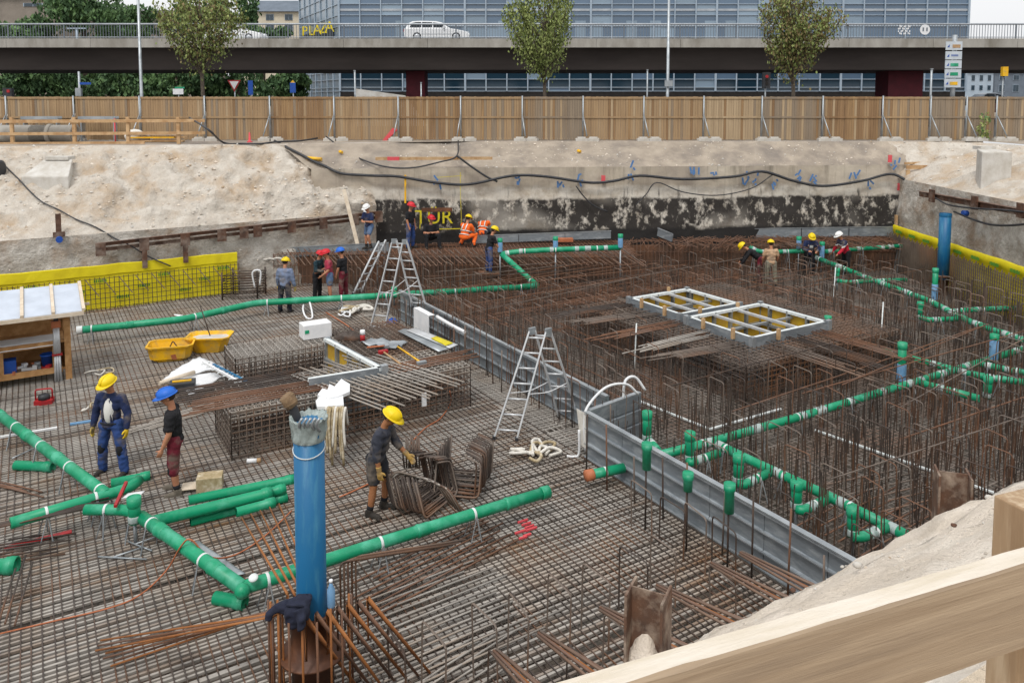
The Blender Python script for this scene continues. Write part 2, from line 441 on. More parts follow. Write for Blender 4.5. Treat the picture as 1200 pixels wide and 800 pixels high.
# back: concrete wall with old bitumen below, rough bank above
def wall_mat():
    m = mat('old_basement_wall', '#b1a593', '#978c80', .9, .9, bump=.02, bscale=6, c3='#c4b9a8', scale3=.35)
    nt = m.node_tree; b = nt.nodes['Principled BSDF']
    base = b.inputs['Base Color'].links[0].from_socket
    tc = nt.nodes.new('ShaderNodeTexCoord'); sx = nt.nodes.new('ShaderNodeSeparateXYZ'); nt.links.new(tc.outputs['Object'], sx.inputs[0])
    def N(scale, det=6, st=(1, 1, 1)):
        mp = nt.nodes.new('ShaderNodeMapping'); mp.inputs['Scale'].default_value = st; nt.links.new(tc.outputs['Object'], mp.inputs[0])
        n = nt.nodes.new('ShaderNodeTexNoise'); n.inputs['Scale'].default_value = scale; n.inputs['Detail'].default_value = det; n.inputs['Roughness'].default_value = .7
        nt.links.new(mp.outputs[0], n.inputs[0]); return n.outputs['Fac']
    def mth(op, a, c, clamp=False):
        x = nt.nodes.new('ShaderNodeMath'); x.operation = op; x.use_clamp = clamp
        for i, w in enumerate((a, c)):
            if isinstance(w, (int, float)): x.inputs[i].default_value = w
            else: nt.links.new(w, x.inputs[i])
        return x.outputs[0]
    def rng(v, a, c, lo=0, hi=1):
        x = nt.nodes.new('ShaderNodeMapRange'); nt.links.new(v, x.inputs['Value'])
        for k, w in zip(('From Min', 'From Max', 'To Min', 'To Max'), (a, c, lo, hi)): x.inputs[k].default_value = w
        return x.outputs[0]
    def mix(a, c, f):
        x = nt.nodes.new('ShaderNodeMix'); x.data_type = 'RGBA'; nt.links.new(a, x.inputs['A']); nt.links.new(f, x.inputs['Factor'])
        if isinstance(c, str): x.inputs['B'].default_value = (*lin(c), 1)
        else: nt.links.new(c, x.inputs['B'])
        return x.outputs['Result']
    X, Z = sx.outputs['X'], sx.outputs['Z']
    wob = mth('MULTIPLY', mth('SUBTRACT', N(.8), .5), .5)
    zw = mth('ADD', Z, wob)
    # pale band of old render below 3.35 m
    c = mix(base, '#cdc6ba', mth('MULTIPLY', rng(zw, 3.45, 3.3), rng(N(1.2), .36, .56)))
    # black bitumen below about 2.75 m, flaked off in patches
    low = rng(zw, 2.95, 2.85)
    flake = rng(N(2.9, 9, (1, 1, .7)), .37, .49)
    patch = rng(N(.22, 2), .36, .5, .35, 1)
    c = mix(c, '#34302d', mth('MULTIPLY', mth('MULTIPLY', low, flake), patch))
    c = mix(c, '#262423', rng(zw, 1.75, 1.6))
    # dark runs in the band above
    c = mix(c, '#5a5550', mth('MULTIPLY', mth('MULTIPLY', rng(zw, 3.5, 3.1), rng(zw, 2.3, 2.8)), rng(N(1.3, 8, (3, 1, .5)), .56, .68)))
    # drips from the top
    c = mix(c, '#7d7568', mth('MULTIPLY', rng(N(1.0, 6, (2.5, 1, .15)), .52, .72), rng(zw, 2.8, 4.2)))
    nt.links.new(c, b.inputs['Base Color'])
    return m
M['backwall'] = wall_mat()
bx = [xe - 2.5 + (RIGHT_X + 1.2 - xe + 2.5) * i / 10 for i in range(11)]
bank('back_wall', [V(x, BY(x), -.2) for x in bx], [V(x, BY(x) + .22, 4.15) for x in bx], 190, 44, .05, 'backwall', seed=3, freq=1.2)
bank('back_slope', [V(x, BY(x) + .22, 4.14) for x in bx] + [V(20, BY(20) + .22, 4.15)], [V(-9.4, 31.85, ZG), V(-6.0, 32.6, ZG)] + [V(x, 33.9, ZG) for x in bx[2:]] + [V(20.2, 34, ZG)], 190, 24, .14, 'ground', seed=4, freq=.8)
# right: shotcrete wall, sandy slope above
ry = [BACK_Y - (BACK_Y - 14.3) * i / 6 for i in range(7)]
bank('right_wall', [V(RIGHT_X, y, -.2) for y in ry], [V(RIGHT_X + .2, y, 3.6) for y in ry], 90, 24, .10, 'shotcrete', seed=5, freq=1.1)
bank('right_slope', [V(RIGHT_X + .2, y, 3.6) for y in [BACK_Y + .3] + ry[1:]], [V(RIGHT_X + .3, 33.9, ZG), V(19.6, 32.4, ZG), V(20, 29, ZG), V(20, 26, ZG), V(20, 22, ZG), V(20.2, 18, ZG), V(20.5, 14, ZG)], 90, 26, .30, 'sand', seed=6, freq=.5)
# near: the edge the photographer stands behind
nx = [-22 + (RIGHT_X + 22) * i / 8 for i in range(9)]
def NB(b, x, z): p = on_b(b, x); return V(p.x, p.y, z)
bank('near_wall', [NB(NEAR_B, x, -.2) for x in reversed(nx)], [NB(NEAR_B - .12, x, 2.6) for x in reversed(nx)], 90, 14, .05, 'shotcrete', seed=7, freq=1)
rows = []
for j in range(56):
    v = j / 55; r = []
    for i in range(241):
        x = -22 + (RIGHT_X + 5 + 22) * i / 240
        b = NEAR_B - .05 - v * (NEAR_B - .05 - b_rail)
        z = 2.86 + (ZG - 2.86) * (v ** .85)
        p = NB(b, x, z); e = min(1, v * 5 + .15, (1 - v) * 8)
        k = (.10 * fbm(p, .55) + .07 * fbm(p, 2.0) + .04 * fbm(p, 6)) * e - .03
        if v < .3: p -= E1 * (.16 * abs(fbm(p, 1.1)))
        r.append(p + V(0, 0, k))
    rows.append(list(reversed(r)))
MB().sheet(rows).build('near_ledge', 'near_sand', kind='structure')
ng = MB()
pn = 60
ng.sheet([[NB(b_rail + .06 - .05 * j, -20 + 36 * i / pn, ZG + .02 + (.03 * fbm(V(i, j, 0), .7))) for i in range(pn, -1, -1)] for j in range(0, 90)])
ng.build('walkway', 'near_ground', kind='structure')

# ================================================================ BRIDGE
D0 = 57.0
zb = 6.8 + (118 - 80) * D0 / FPX
br = thing('road_bridge', 'long concrete road bridge with dark girder and metal railing behind the timber fence', 'bridge', (0, 62, ZG))
zk = U(600, 45.5, y=D0).z; zf = U(600, 55, y=D0).z; zu = U(600, 81.5, y=D0 + 1.2).z
m = MB(); m.box((0, 62.75, (zf + zk - .12) / 2), (260, 11.1, zk - .12 - zf)); m.build('deck', 'concrete', br)
x = -120.0; i = 0
edge_mesh = None
while x < 120:                                        # fascia in cast lengths with joints
    o = MB().box((x + 2.99, D0 + .1, (zk + zf) / 2 - .02), (5.98, .24, zk - zf + .06)).build('edge_beam', 'concrete', br) if abs(x) < 60 else None
    x += 6
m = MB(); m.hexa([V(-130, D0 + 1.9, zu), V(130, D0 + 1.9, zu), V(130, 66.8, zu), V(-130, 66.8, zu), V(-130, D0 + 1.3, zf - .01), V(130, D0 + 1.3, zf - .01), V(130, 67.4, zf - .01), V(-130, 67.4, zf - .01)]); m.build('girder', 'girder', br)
M['pier'] = mat('dark_red_pier', '#5e1a26', '#4f1721', 2, .7)
for px0, px1 in ((476, 498), (1040, 1081)):
    a, b = U(px0, 100, y=61).x, U(px1, 100, y=61).x
    MB().box(((a + b) / 2, 62, (ZG + zu) / 2), (b - a, 2.2, zu - ZG + .02)).build('pier', 'pier', br, bevel=.04)
M['rail_metal'] = mat('railing_metal', '#b4b9be', '#9fa5ab', 1, .5, metal=.3)
M['rail_dark'] = mat('railing_bars', '#70777f', '#666d75', 1, .6)
yr = D0 + .25; zt = U(600, 28.5, y=yr).z
rl = MB().tube([V(-60, yr, zt), V(60, yr, zt)], .065, 8).tube([V(-60, yr, zk + .12), V(60, yr, zk + .12)], .03, 6).build('handrail', 'rail_metal', br)
bl = MB(); x = -50.0
while x < 50:
    bl.box((x, yr, (zt + zk) / 2), (.03, .03, zt - zk)); x += .2
bl.build('baluster_row', 'rail_dark', br, kind='stuff')
pm = None; x = -48.0
while x <= 48:
    if pm is None: pm = MB().box((x, yr, (zt + zk) / 2), (.09, .07, zt - zk)).build('rail_post', 'rail_dark', br); x0 = x
    else:
        o = pm.copy(); col.objects.link(o); o.location = pm.location + V(x - x0, 0, 0)
    x += 4.0

# ================================================================ GLASS OFFICE BUILDING
def glass_mat(name, c, r=.12):
    m = mat(name, c, None, rough=r, spec=.75, per_obj=.14); return m
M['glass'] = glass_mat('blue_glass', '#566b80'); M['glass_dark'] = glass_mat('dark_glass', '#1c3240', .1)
M['glass_grey'] = glass_mat('pale_glass', '#7d90a0', .15)
M['mullion'] = mat('white_mullion', '#a3b1be', '#96a5b3', 1, .5)
DB = 82.0
bd = thing('office_building', 'large office building with a blue glass curtain wall behind the bridge', 'building', (10, 90, ZG))
bx0, bx1 = U(398, 50, y=DB).x, U(1133, 50, y=DB).x
zt_b = 26.0
M['core'] = mat('dark_interior', '#2a323a', '#39434c', .2, .8)
MB().box(((bx0 + bx1) / 2, DB + 9, (ZG + zt_b) / 2), (bx1 - bx0, 17.6, zt_b - ZG)).build('core', 'core', bd)
cols = 30; w = (bx1 - bx0) / cols
zrows = [U(0, y, y=DB).z for y in (107, 102.5, 93, 84)] + [11.0 + 1.12 * i for i in range(0, 9)]
proto = {}
for r in range(len(zrows) - 1):
    za, zb_ = zrows[r], zrows[r + 1]
    if r == 3 : pass
    if za > 19: continue
    for c in range(cols):
        if r == 0 or (r >= 9): key = (r, 'wide')
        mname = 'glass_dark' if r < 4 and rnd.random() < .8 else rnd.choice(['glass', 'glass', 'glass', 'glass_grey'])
        if r > 9: continue
        key = (round(zb_ - za, 3), mname)
        if key not in proto:
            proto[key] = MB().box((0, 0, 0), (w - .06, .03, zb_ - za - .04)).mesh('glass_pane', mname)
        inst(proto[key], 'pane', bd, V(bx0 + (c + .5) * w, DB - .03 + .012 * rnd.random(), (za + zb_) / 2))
up = MB()
up.box(((bx0 + bx1) / 2, DB - .02, (zrows[10] + zt_b) / 2), (bx1 - bx0, .04, zt_b - zrows[10])); up.build('upper_glazing', 'glass', bd)
MB().box(((bx0 + bx1) / 2, DB - .05, (ZG + zrows[0]) / 2), (bx1 - bx0, .1, zrows[0] - ZG)).build('plinth', 'dark', bd)
for c in range(cols + 1):
    MB().box((bx0 + c * w, DB - .12, (zrows[0] + zt_b) / 2), (.11 if c % 6 else .2, .2, zt_b - zrows[0])).build('mullion', 'mullion', bd)
for z in zrows:
    MB().box(((bx0 + bx1) / 2, DB - .09, z), (bx1 - bx0, .12, .06)).build('transom', 'mullion', bd)
for k in (3.5, 5.0, 7.9):                             # floor bands behind the glass
    MB().box(((bx0 + bx1) / 2, DB - .075, 11.0 + k), (bx1 - bx0, .05, .22)).build('floor_band', 'rail_metal', bd)
# pale blinds in some bays
for px in (470, 499, 548, 590, 680, 700, 740, 768, 832, 856, 985, 1005):
    p = U(px, 33, y=DB); MB().box((p.x, DB - .064, 13.9), (1.1, .02, 2.0)).build('blind', 'glass_grey', bd)
# left flank, running back from the corner
fa, fb = V(bx0, DB, 0), V(U(352, 50, y=97).x, 97, 0)
fl = MB(); nrm = V(-(fb - fa).y, (fb - fa).x, 0).normalized()
fl.hexa([fa + V(0, 0, ZG), fa + V(.4, .2, ZG), fb + V(.4, 0, ZG), fb + V(0, 0, ZG), fa + V(0, 0, zt_b), fa + V(.4, .2, zt_b), fb + V(.4, 0, zt_b), fb + V(0, 0, zt_b)])
fl.build('flank_glazing', 'glass_grey', bd)
M['glass_sky'] = M['glass_grey']
dv = (fb - fa).normalized(); out = V(-dv.y, dv.x, 0)
if out.x > 0: out = -out
for i in range(0, 8):
    p = fa.lerp(fb, i / 7) + out * .06; MB().box((p.x, p.y, (ZG + zt_b) / 2 + .5), (.12, .12, zt_b - ZG - 1)).build('mullion', 'mullion', bd)
for z in zrows + [21, 22.2, 23.4, 24.6]:
    MB().beam(fa + out * .05 + V(0, 0, z), fb + out * .05 + V(0, 0, z), .08, .07).build('transom', 'mullion', bd)
# yellow letters standing off the flank
M['sign_yellow'] = mat('yellow_sign_face', '#e6cf1e', None, rough=.5)
for i, ch in enumerate('PLAZA'):
    px = (357.5, 365.5, 372, 379, 386.5)[i]; py = (36, 35.5, 34.5, 33, 31.5)[i]
    t = (px - 398) / (352 - 398.0)
    dd = 1 / lerp(1 / DB, 1 / 97, t)
    p = U(px, py + 6, y=dd - 2.0)
    lettering('letter', ch, 1.55, 'sign_yellow', bd, p, (math.pi / 2, 0, R(-12)), .06)
sb = MB().beam(fa.lerp(fb, .12) + out * .12 + V(0, 0, 13.4), fa.lerp(fb, .95) + out * .12 + V(0, 0, 13.4), .05, 2.2, up=(0, 0, 1)); sb.build('sign_band', 'core', bd)

# other buildings far behind
def house(name, label, px0, px1, ytop, ybase, D, wallm, roofm, rows, ncol, depth=12, roof_h=1.6, cat='building', x_from=None):
    a, b = U(px0, 50, y=D).x, U(px1, 50, y=D).x; zt = U(0, ytop, y=D).z
    h = thing(name, label, cat, ((a + b) / 2, D + depth / 2, ZG))
    MB().box(((a + b) / 2, D + depth / 2, (ZG + zt) / 2), (b - a, depth, zt - ZG)).build('wall', wallm, h)
    rf = MB(); o_ = .5
    rf.hexa([V(a - o_, D - o_, zt), V(b + o_, D - o_, zt), V(b + o_, D + depth + o_, zt), V(a - o_, D + depth + o_, zt),
             V(a + 1.2, D + 3, zt + roof_h), V(b - 1.2, D + 3, zt + roof_h), V(b - 1.2, D + depth - 3, zt + roof_h), V(a + 1.2, D + depth - 3, zt + roof_h)])
    rf.build('roof', roofm, h)
    for (yy0, yy1) in rows:
        z0, z1 = U(0, yy1, y=D).z, U(0, yy0, y=D).z
        for i in range(ncol):
            xx = a + (b - a) * (i + .5) / ncol; ww = (b - a) / ncol * .42
            f = MB().box((xx, D - .03, (z0 + z1) / 2), (ww, .1, z1 - z0)).build('window', 'mullion', h)
            MB().box((xx - ww * .235, D - .09, (z0 + z1) / 2), (ww * .43, .05, (z1 - z0) * .9)).build('pane', 'glass_dark', f)
            MB().box((xx + ww * .235, D - .09, (z0 + z1) / 2), (ww * .43, .05, (z1 - z0) * .9)).build('pane', 'glass_dark', f)
    return h
M['cream'] = mat('cream_render', '#cfc6b2', '#c4baa6', .5, .9); M['slate'] = mat('slate_roof', '#6a7480', '#5d6772', 1, .7)
M['tan_wall'] = mat('brown_rough_concrete', '#8d857b', '#7b736a', .5, .9, bump=.05, bscale=3); M['dark_roof'] = mat('dark_roof', '#4a4340', '#3f3937', 1, .8)
house('apartment_building', 'cream apartment building with grey slate roof beside the glass block', 284, 372, 14, 44, 120, 'cream', 'slate', ((17, 24), (29, 37)), 4, roof_h=2.0)
house('concrete_building', 'low brownish concrete building behind the trees at far left', -40, 68, -4, 40, 105, 'tan_wall', 'dark_roof', ((4, 8),), 2, roof_h=1.2)
house('flat_roofed_hall', 'low hall with a dark flat roof seen between the trees over the bridge', 120, 232, 19, 44, 125, 'tan_wall', 'dark_roof', ((28, 40),), 5, roof_h=1.2)
house('distant_office', 'distant grey office block low under the bridge at far right', 1168, 1300, 84, 112, 150, 'slate', 'slate', ((88, 94), (99, 108)), 8, roof_h=.5)
house('white_office', 'distant white building with dark window band under the bridge, beside the direction sign', 1128, 1166, 83, 112, 140, 'mullion', 'slate', ((88, 95), (100, 106)), 4, roof_h=.4)
# ================================================================ TIMBER FENCE behind the pit
DF = 34.6
M['board'] = mat('weathered_boards', '#a58a68', '#8e7558', .9, .85, stretch=(6, 1, .5), c3='#9c8568', scale3=.25)
M['board_b'] = mat('pale_boards', '#b09a7c', '#988367', .9, .85, stretch=(6, 1, .5), c3='#a38d70', scale3=.3)
M['board_c'] = mat('brown_boards', '#8f7252', '#7c6145', .9, .85, stretch=(6, 1, .5), c3='#a3855e', scale3=.3)
M['board_d'] = mat('grey_boards', '#8e7f6c', '#7d6f5f', .9, .85, stretch=(6, 1, .5), c3='#8c755a', scale3=.3)
fence = thing('timber_fence', 'long timber board construction fence with galvanised posts on concrete blocks', 'fence', (0, DF, ZG))
edges = [-290, -213, -137, -60, 9, 88, 165, 241, 317, 392, 467, 540, 612, 683, 754, 824, 892, 963, 1033, 1089, 1131, 1166, 1240, 1312, 1384]
pal = ['board', 'board_c', 'board', 'board', 'board', 'board', 'board', 'board', 'board_c', 'board', 'board_c', 'board', 'board_d', 'board', 'board', 'board_b', 'board_d', 'board_c', 'board', 'board_d', 'board_d', 'board_d', 'board', 'board_b']
ztop, zbot = U(600, 113.5, y=DF).z, ZG + .03
foot = MB(); foot.box((0, 0, .06), (.50, .30, .12)).box((0, 0, .15), (.34, .2, .06)); foot_me = foot.mesh('concrete_block', 'conc_white')
post_me = MB().tube([V(0, 0, 0), V(0, 0, ztop - ZG + .04)], .035, 8).mesh('post', 'galv')
brace_me = MB().tube([V(0, 0, 1.15), V(.12, -.6, .22)], .026, 6).mesh('brace', 'galv')
top_me = None
for i in range(len(edges) - 1):
    xa, xb = U(edges[i], 140, y=DF).x + .03, U(edges[i + 1], 140, y=DF).x - .03
    m = MB(); n = max(6, int((xb - xa) / .105)); w = (xb - xa) / n; names = [pal[i], 'board_c' if pal[i] != 'board_c' else 'board', 'board_b', 'board_d']
    for j in range(n):
        m.m = 0 if rnd.random() < .72 else rnd.choice((1, 2, 3))
        m.box((xa + (j + .5) * w, DF + rnd.uniform(-.008, .008), (zbot + ztop) / 2 + rnd.uniform(-.012, .012)), (w - .008, .022, ztop - zbot))
    m.build('board_panel', names, fence, kind='stuff')
    MB().box(((xa + xb) / 2, DF - .032, zbot + .98), (xb - xa, .04, .075)).build('rail', pal[i], fence)
    MB().box(((xa + xb) / 2, DF - .028, ztop - .05), (xb - xa, .035, .09)).build('top_rail', pal[i], fence)
    if i:
        x = U(edges[i], 140, y=DF).x
        inst(post_me, 'post', fence, V(x, DF - .09, ZG))
        b = inst(brace_me, 'brace', fence, V(x, DF - .09, ZG)); b.scale = (1 if i > 11 else -1, 1, 1)
        inst(foot_me, 'concrete_block', fence, V(x - .1, DF - .55, ZG), rnd.uniform(-.2, .2))
        inst(foot_me, 'concrete_block', fence, V(x + .42, DF - .5, ZG), rnd.uniform(-.3, .3))
for px in (395, 417, 432, 452):
    pass
MB().prism([U(447, 166, y=DF - .05) , U(452, 166, y=DF - .05), U(466, 152, y=DF - .05), U(460, 150, y=DF - .05)], (0, .008, 0)).build('spray_mark', 'pink_paint', fence)

# site railing of sawn timber at far left, on the top of the slope
DR = 31.9
tr = thing('site_railing', 'sawn timber guard railing on the slope top before the fence', 'railing', (U(110, 150, y=DR).x, DR, ZG))
for px in (14, 87, 150, 209):
    x = U(px, 150, y=DR).x
    MB().box((x, DR, ZG + .5), (.13, .1, 1.15)).build('post', 'timber_new', tr)
for y0, hh in ((142.5, .13), (157, .12), (169, .15)):
    xa, xb = U(-20, 150, y=DR).x, U(241 if y0 < 165 else 170, 150, y=DR).x
    MB().beam(V(xa, DR - .075, U(0, y0, y=DR).z), V(xb, DR - .075, U(0, y0 - 1.2, y=DR).z), .04, hh, up=(0, 0, 1)).build('rail', 'timber_new', tr)
# things stored behind the railing
for k, (px, lab) in enumerate(((18, 'grey concrete pipe lying behind the site railing, nearest the left edge'), (62, 'shorter grey concrete pipe lying behind the second railing post'))):
    p = U(px, 160, y=33.0); l = 1.5 if k == 0 else .9
    m = MB(); m.lathe((p.x - l, 33.1, ZG + .36), [(.36, 0), (.36, l * 1.9), (.41, l * 1.9), (.41, 2 * l), (.3, 2 * l), (.3, .1)], 20, ax=(V(0, 1, 0), V(0, 0, 1), V(1, 0, 0)))
    m.build('concrete_pipe', 'concrete', label=lab, cat='pipe', group='concrete pipes behind the railing')
for px, lab in ((48, 'grey steel trough lying along the fence at far left'), (115, 'grey steel trough along the fence between the second and third posts')):
    p = U(px, 145, y=34.0); m = MB()
    m.box((p.x, 34.05, ZG + .95), (1.6, .3, .05)).box((p.x, 33.9, ZG + 1.0), (1.6, .03, .12)).box((p.x, 34.2, ZG + 1.0), (1.6, .03, .12)); m.box((p.x - .7, 34.05, ZG + .46), (.06, .25, .92)).box((p.x + .7, 34.05, ZG + .46), (.06, .25, .92))
    m.build('steel_trough', 'galv', label=lab, cat='trough')
st = thing('plank_stack', 'stack of pale planks behind the site railing near its right end', 'planks', (U(182, 160, y=33).x, 33, ZG))
for k in range(6):
    MB().box((WL[st.name].x + rnd.uniform(-.1, .1), 33 + (k % 2) * .3, ZG + .06 + .09 * (k // 2) * 1.6), (2.2 - .2 * (k % 3), .22, .06), rnd.uniform(-.05, .05)).build('plank', ('timber_new', 'timber_pale', 'yellow_tub')[k % 3], st)
for px, lab, mm in ((158, 'white bag heaped beside the plank stack', 'cloth_white'),):
    p = U(px, 160, y=33.2); MB().ball((p.x, 33.2, ZG + .25), (.45, .3, .3), 10).ball((p.x + .35, 33.25, ZG + .2), (.3, .25, .22), 8).build('white_bag', mm, label=lab, cat='bag')
p = U(135, 160, y=32.8); MB().tube([V(p.x, 32.8, ZG), V(p.x, 32.8, ZG + 1.0)], .03, 6).box((p.x - .04, 32.78, ZG + .9), (.2, .03, .12)).build('marker_stake', 'pink_paint', label='red topped marker stake behind the site railing', cat='stake')
p = U(298, 162, y=33.6); MB().lathe((p.x, 33.0, ZG), [(.12, 0), (.11, .05), (.05, .06), (.035, .4), (.02, .42)], 10).build('marker_cone', 'pink_paint', label='small red cone at the fence foot left of the big black hose', cat='cone')

# concrete foundations sticking out of the slopes
def foundation(label, px0, px1, ptop, pfront, pbot, D, back):
    xa, xb = U(px0, 200, y=D).x, U(px1, 200, y=D).x; zt, zb_ = U(600, pfront, y=D).z, U(600, pbot, y=D).z
    zt2 = U(600, ptop, y=D + back).z; s_ = (xb - xa) * .2
    m = MB(); m.hexa([V(xa, D, zb_), V(xb, D, zb_), V(xb - s_, D + back, zb_), V(xa + s_, D + back, zb_), V(xa, D, zt), V(xb, D, zt), V(xb - s_, D + back, zt2), V(xa + s_, D + back, zt2)])
    o = thing('concrete_foundation', label, 'foundation', ((xa + xb) / 2, D, zb_), 'old concrete foundations in the slopes')
    m.build('block', 'conc_white', o, bevel=.04)
    MB().box(((xa + xb) / 2, D + back + .1, zt2 + .02), ((xb - xa) * .5, .5, .12)).build('cap', 'conc_white', o)

# ================================================================ TREES
M['bark'] = mat('bark', '#6d6255', '#514840', 8, .9, bump=.01, bscale=30)
M['leaf_a'] = mat('leaf_olive', '#7d8a4c', '#6d7a42', 3, .7, per_obj=.0); M['leaf_b'] = mat('leaf_olive_light', '#98a160', '#889255', 3, .7)
M['leaf_c'] = mat('leaf_brown', '#7d6f47', '#6b5f3c', 3, .7)
M['leaf_d'] = mat('leaf_deep', '#4a6640', '#3f5938', 2, .75); M['leaf_e'] = mat('leaf_mid', '#64824f', '#567245', 2, .75)
def leaves(m, center, rad, n, size, rg, prof=None, nmat=3, clump=.9):
    k = 0; c = Vector(center)
    while k < n:
        p = V(rg.uniform(-1, 1), rg.uniform(-1, 1), rg.uniform(-1, 1))
        if prof:
            rr = prof(p.z) ; lim = math.hypot(p.x, p.y)
            if lim > rr: continue
            if lim < rr * .35 and rg.random() < .6: continue
        else:
            if p.length > 1 or (p.length < .55 and rg.random() < .7): continue
        q = c + V(p.x * rad[0], p.y * rad[1], p.z * rad[2])
        nv = noise.noise(q * clump) + .4 * noise.noise(q * clump * 2.7)
        if nv < -.22 + .1 * rg.random(): continue
        k += 1
        d = V(rg.gauss(0, 1), rg.gauss(0, 1), rg.gauss(0, .8)).normalized(); s, u = frame_of(d); l = size * rg.uniform(.6, 1.3)
        b = len(m.v); m.v.extend([q - s * l * .32, q + u * l * .5, q + s * l * .32, q - u * l * .5 + d * l * .15])
        t = noise.noise(q * clump * 1.6 + V(9, 3, 1)) + rg.uniform(-.35, .35)
        m.m = 0 if t < .12 else 1 if t < .38 or nmat < 3 else 2
        m.face([b, b + 1, b + 2, b + 3])
    m.m = 0
def street_tree(px, label, D, ptop, pwid, seed, mats, pcrown=93, n=5200):
    rg = random.Random(seed); x = U(px, 100, y=D).x; t = thing('street_tree', label, 'tree', (x, D, ZG), 'young street trees in front of the bridge')
    z0 = U(px, pcrown, y=D).z; z1 = U(px, ptop, y=D).z; rx = pwid / 2 * D / FPX
    tr = MB(); lean = rg.uniform(-.1, .1)
    tr.tube([V(x, D, ZG), V(x + .03, D, (ZG + z0) / 2), V(x + lean, D, z0 + .4), V(x + lean * 1.5, D, lerp(z0, z1, .55)), V(x + lean * 2, D, lerp(z0, z1, .9))], [.13, .105, .095, .06, .02], 8)
    tr.build('trunk', 'bark', t)
    lb, lf = MB(), MB(); H = z1 - z0; nb_ = 40; per = n // nb_
    def put(q):
        d = V(rg.gauss(0, 1), rg.gauss(0, 1), rg.gauss(0, .8)).normalized(); sd, u = frame_of(d); l = .17 * rg.uniform(.6, 1.35); b = len(lf.v)
        lf.v.extend([q - sd * l * .32, q + u * l * .5, q + sd * l * .32, q - u * l * .5 + d * l * .15]); lf.m = rg.choices((0, 1, 2), (5, 4, 2))[0]; lf.face([b, b + 1, b + 2, b + 3])
    for i in range(nb_):
        a = rg.uniform(0, 6.28); f0 = (i / nb_) ** 1.15; zs = z0 - .2 + H * .62 * f0 * rg.uniform(.85, 1.1); L_ = rg.uniform(.30, .46) * H; out = rx * (.62 + .42 * math.sin(math.pi * min(1, .25 + f0 * .9))) * rg.uniform(.55, 1.05) * min(1, .42 + f0 * 2.2)
        r0 = .10 * (1 - f0); ca, sa = math.cos(a), math.sin(a); cxx = x + lean * (1 + f0)
        P_ = spline([V(cxx + r0 * ca * .4, D + r0 * sa * .4, zs), V(cxx + out * .5 * ca, D + out * .5 * sa, zs + L_ * .38), V(cxx + out * .85 * ca, D + out * .85 * sa, zs + L_ * .75), V(cxx + out * ca, D + out * sa, zs + L_ * 1.08)], 4)
        nP = len(P_); lb.tube(P_, [.042 * (1 - .8 * k / nP) for k in range(nP)], 5)
        for k in range(per):
            f = rg.random() ** .75 * .85 + .17; c = P_[min(nP - 1, int(f * nP))]; sp = .19 * (1.15 - .5 * f) * rx / 1.9 + .03
            put(c + V(rg.gauss(0, sp), rg.gauss(0, sp), rg.gauss(0, sp * 1.2)))
    lf.m = 0; lb.build('branch', 'bark', t)
    lf.build('crown', mats, t)
street_tree(237, 'sparse brownish street tree nearest the left lamp post, before the bridge', 44, -22, 108, 11, ['leaf_a', 'leaf_b', 'leaf_c'], 85, 5200)
street_tree(638, 'olive green street tree at the middle of the bridge', 44, -26, 92, 12, ['leaf_a', 'leaf_b', 'leaf_a'], 97, 7600)
street_tree(930, 'bronze green street tree at the right, left of the direction sign', 44, -22, 98, 13, ['leaf_c', 'leaf_a', 'leaf_b'], 95, 7600)
def big_tree(label, px, ptop, pbot, pw, D, seed, mats=('leaf_d', 'leaf_e'), n=3600, name='leafy_tree'):
    rg = random.Random(seed); x = U(px, 60, y=D).x; t = thing(name, label, 'tree', (x, D, ZG), 'dark green trees beyond the bridge at left')
    z0, z1 = U(px, pbot, y=D).z, U(px, ptop, y=D).z; rx = pw / 2 * D / FPX
    MB().tube([V(x, D, ZG), V(x + .2, D, z0 + 1), V(x, D, lerp(z0, z1, .7))], [.32, .25, .08], 8).build('trunk', 'bark', t)
    lf = MB()
    for i in range(7):
        a = rg.uniform(0, 6.28); c = V(x + rx * .5 * math.cos(a), D + rx * .4 * math.sin(a), lerp(z0, z1, rg.uniform(.22, .75)))
        leaves(lf, c, (rx * .62, rx * .5, (z1 - z0) * .3), n // 7, .5, rg, None, 2, .45)
    lf.build('crown', list(mats), t)
for k, (px, pt, pb, pw, D, lab) in enumerate((
    (98, -25, 50, 110, 86, 'tall dark green tree standing above the railing left of the lamp post'),
    (20, 12, 60, 80, 84, 'bushy tree above the railing at far left'),
    (150, 5, 50, 70, 95, 'dark tree behind the lamp post above the bridge railing'),
    (255, -20, 60, 90, 92, 'large tree behind the sparse street tree'),
    (306, 28, 50, 66, 84, 'low rounded tree under the apartment building'),
    (30, 70, 120, 110, 76, 'leafy tree under the bridge at far left'),
    (140, 66, 125, 120, 80, 'leafy tree under the bridge behind the lamp post'),
    (205, 72, 120, 90, 77, 'leafy tree under the bridge left of the street tree trunk'),
    (275, 68, 125, 90, 80, 'leafy tree under the bridge behind the give way sign'),
    (330, 74, 120, 60, 84, 'leafy tree under the bridge beside the glass building'),
    (95, 80, 125, 70, 88, 'dark leafy tree deep under the bridge'))):
    big_tree(lab, px, pt, pb, pw, D, 40 + k)
# small plant at the fence foot
p = U(1153, 160, y=34.1); m = MB(); leaves(m, (p.x, 34.1, ZG + .6), (.35, .25, .65), 160, .14, random.Random(5), None, 2, 2)
m.m = 0; m.tube([V(p.x, 34.1, ZG), V(p.x, 34.1, ZG + 1)], .012, 4)
m.build('weed', ['leaf_b', 'leaf_e'], label='tall yellow green weed growing at the fence foot near the right end', cat='plant')

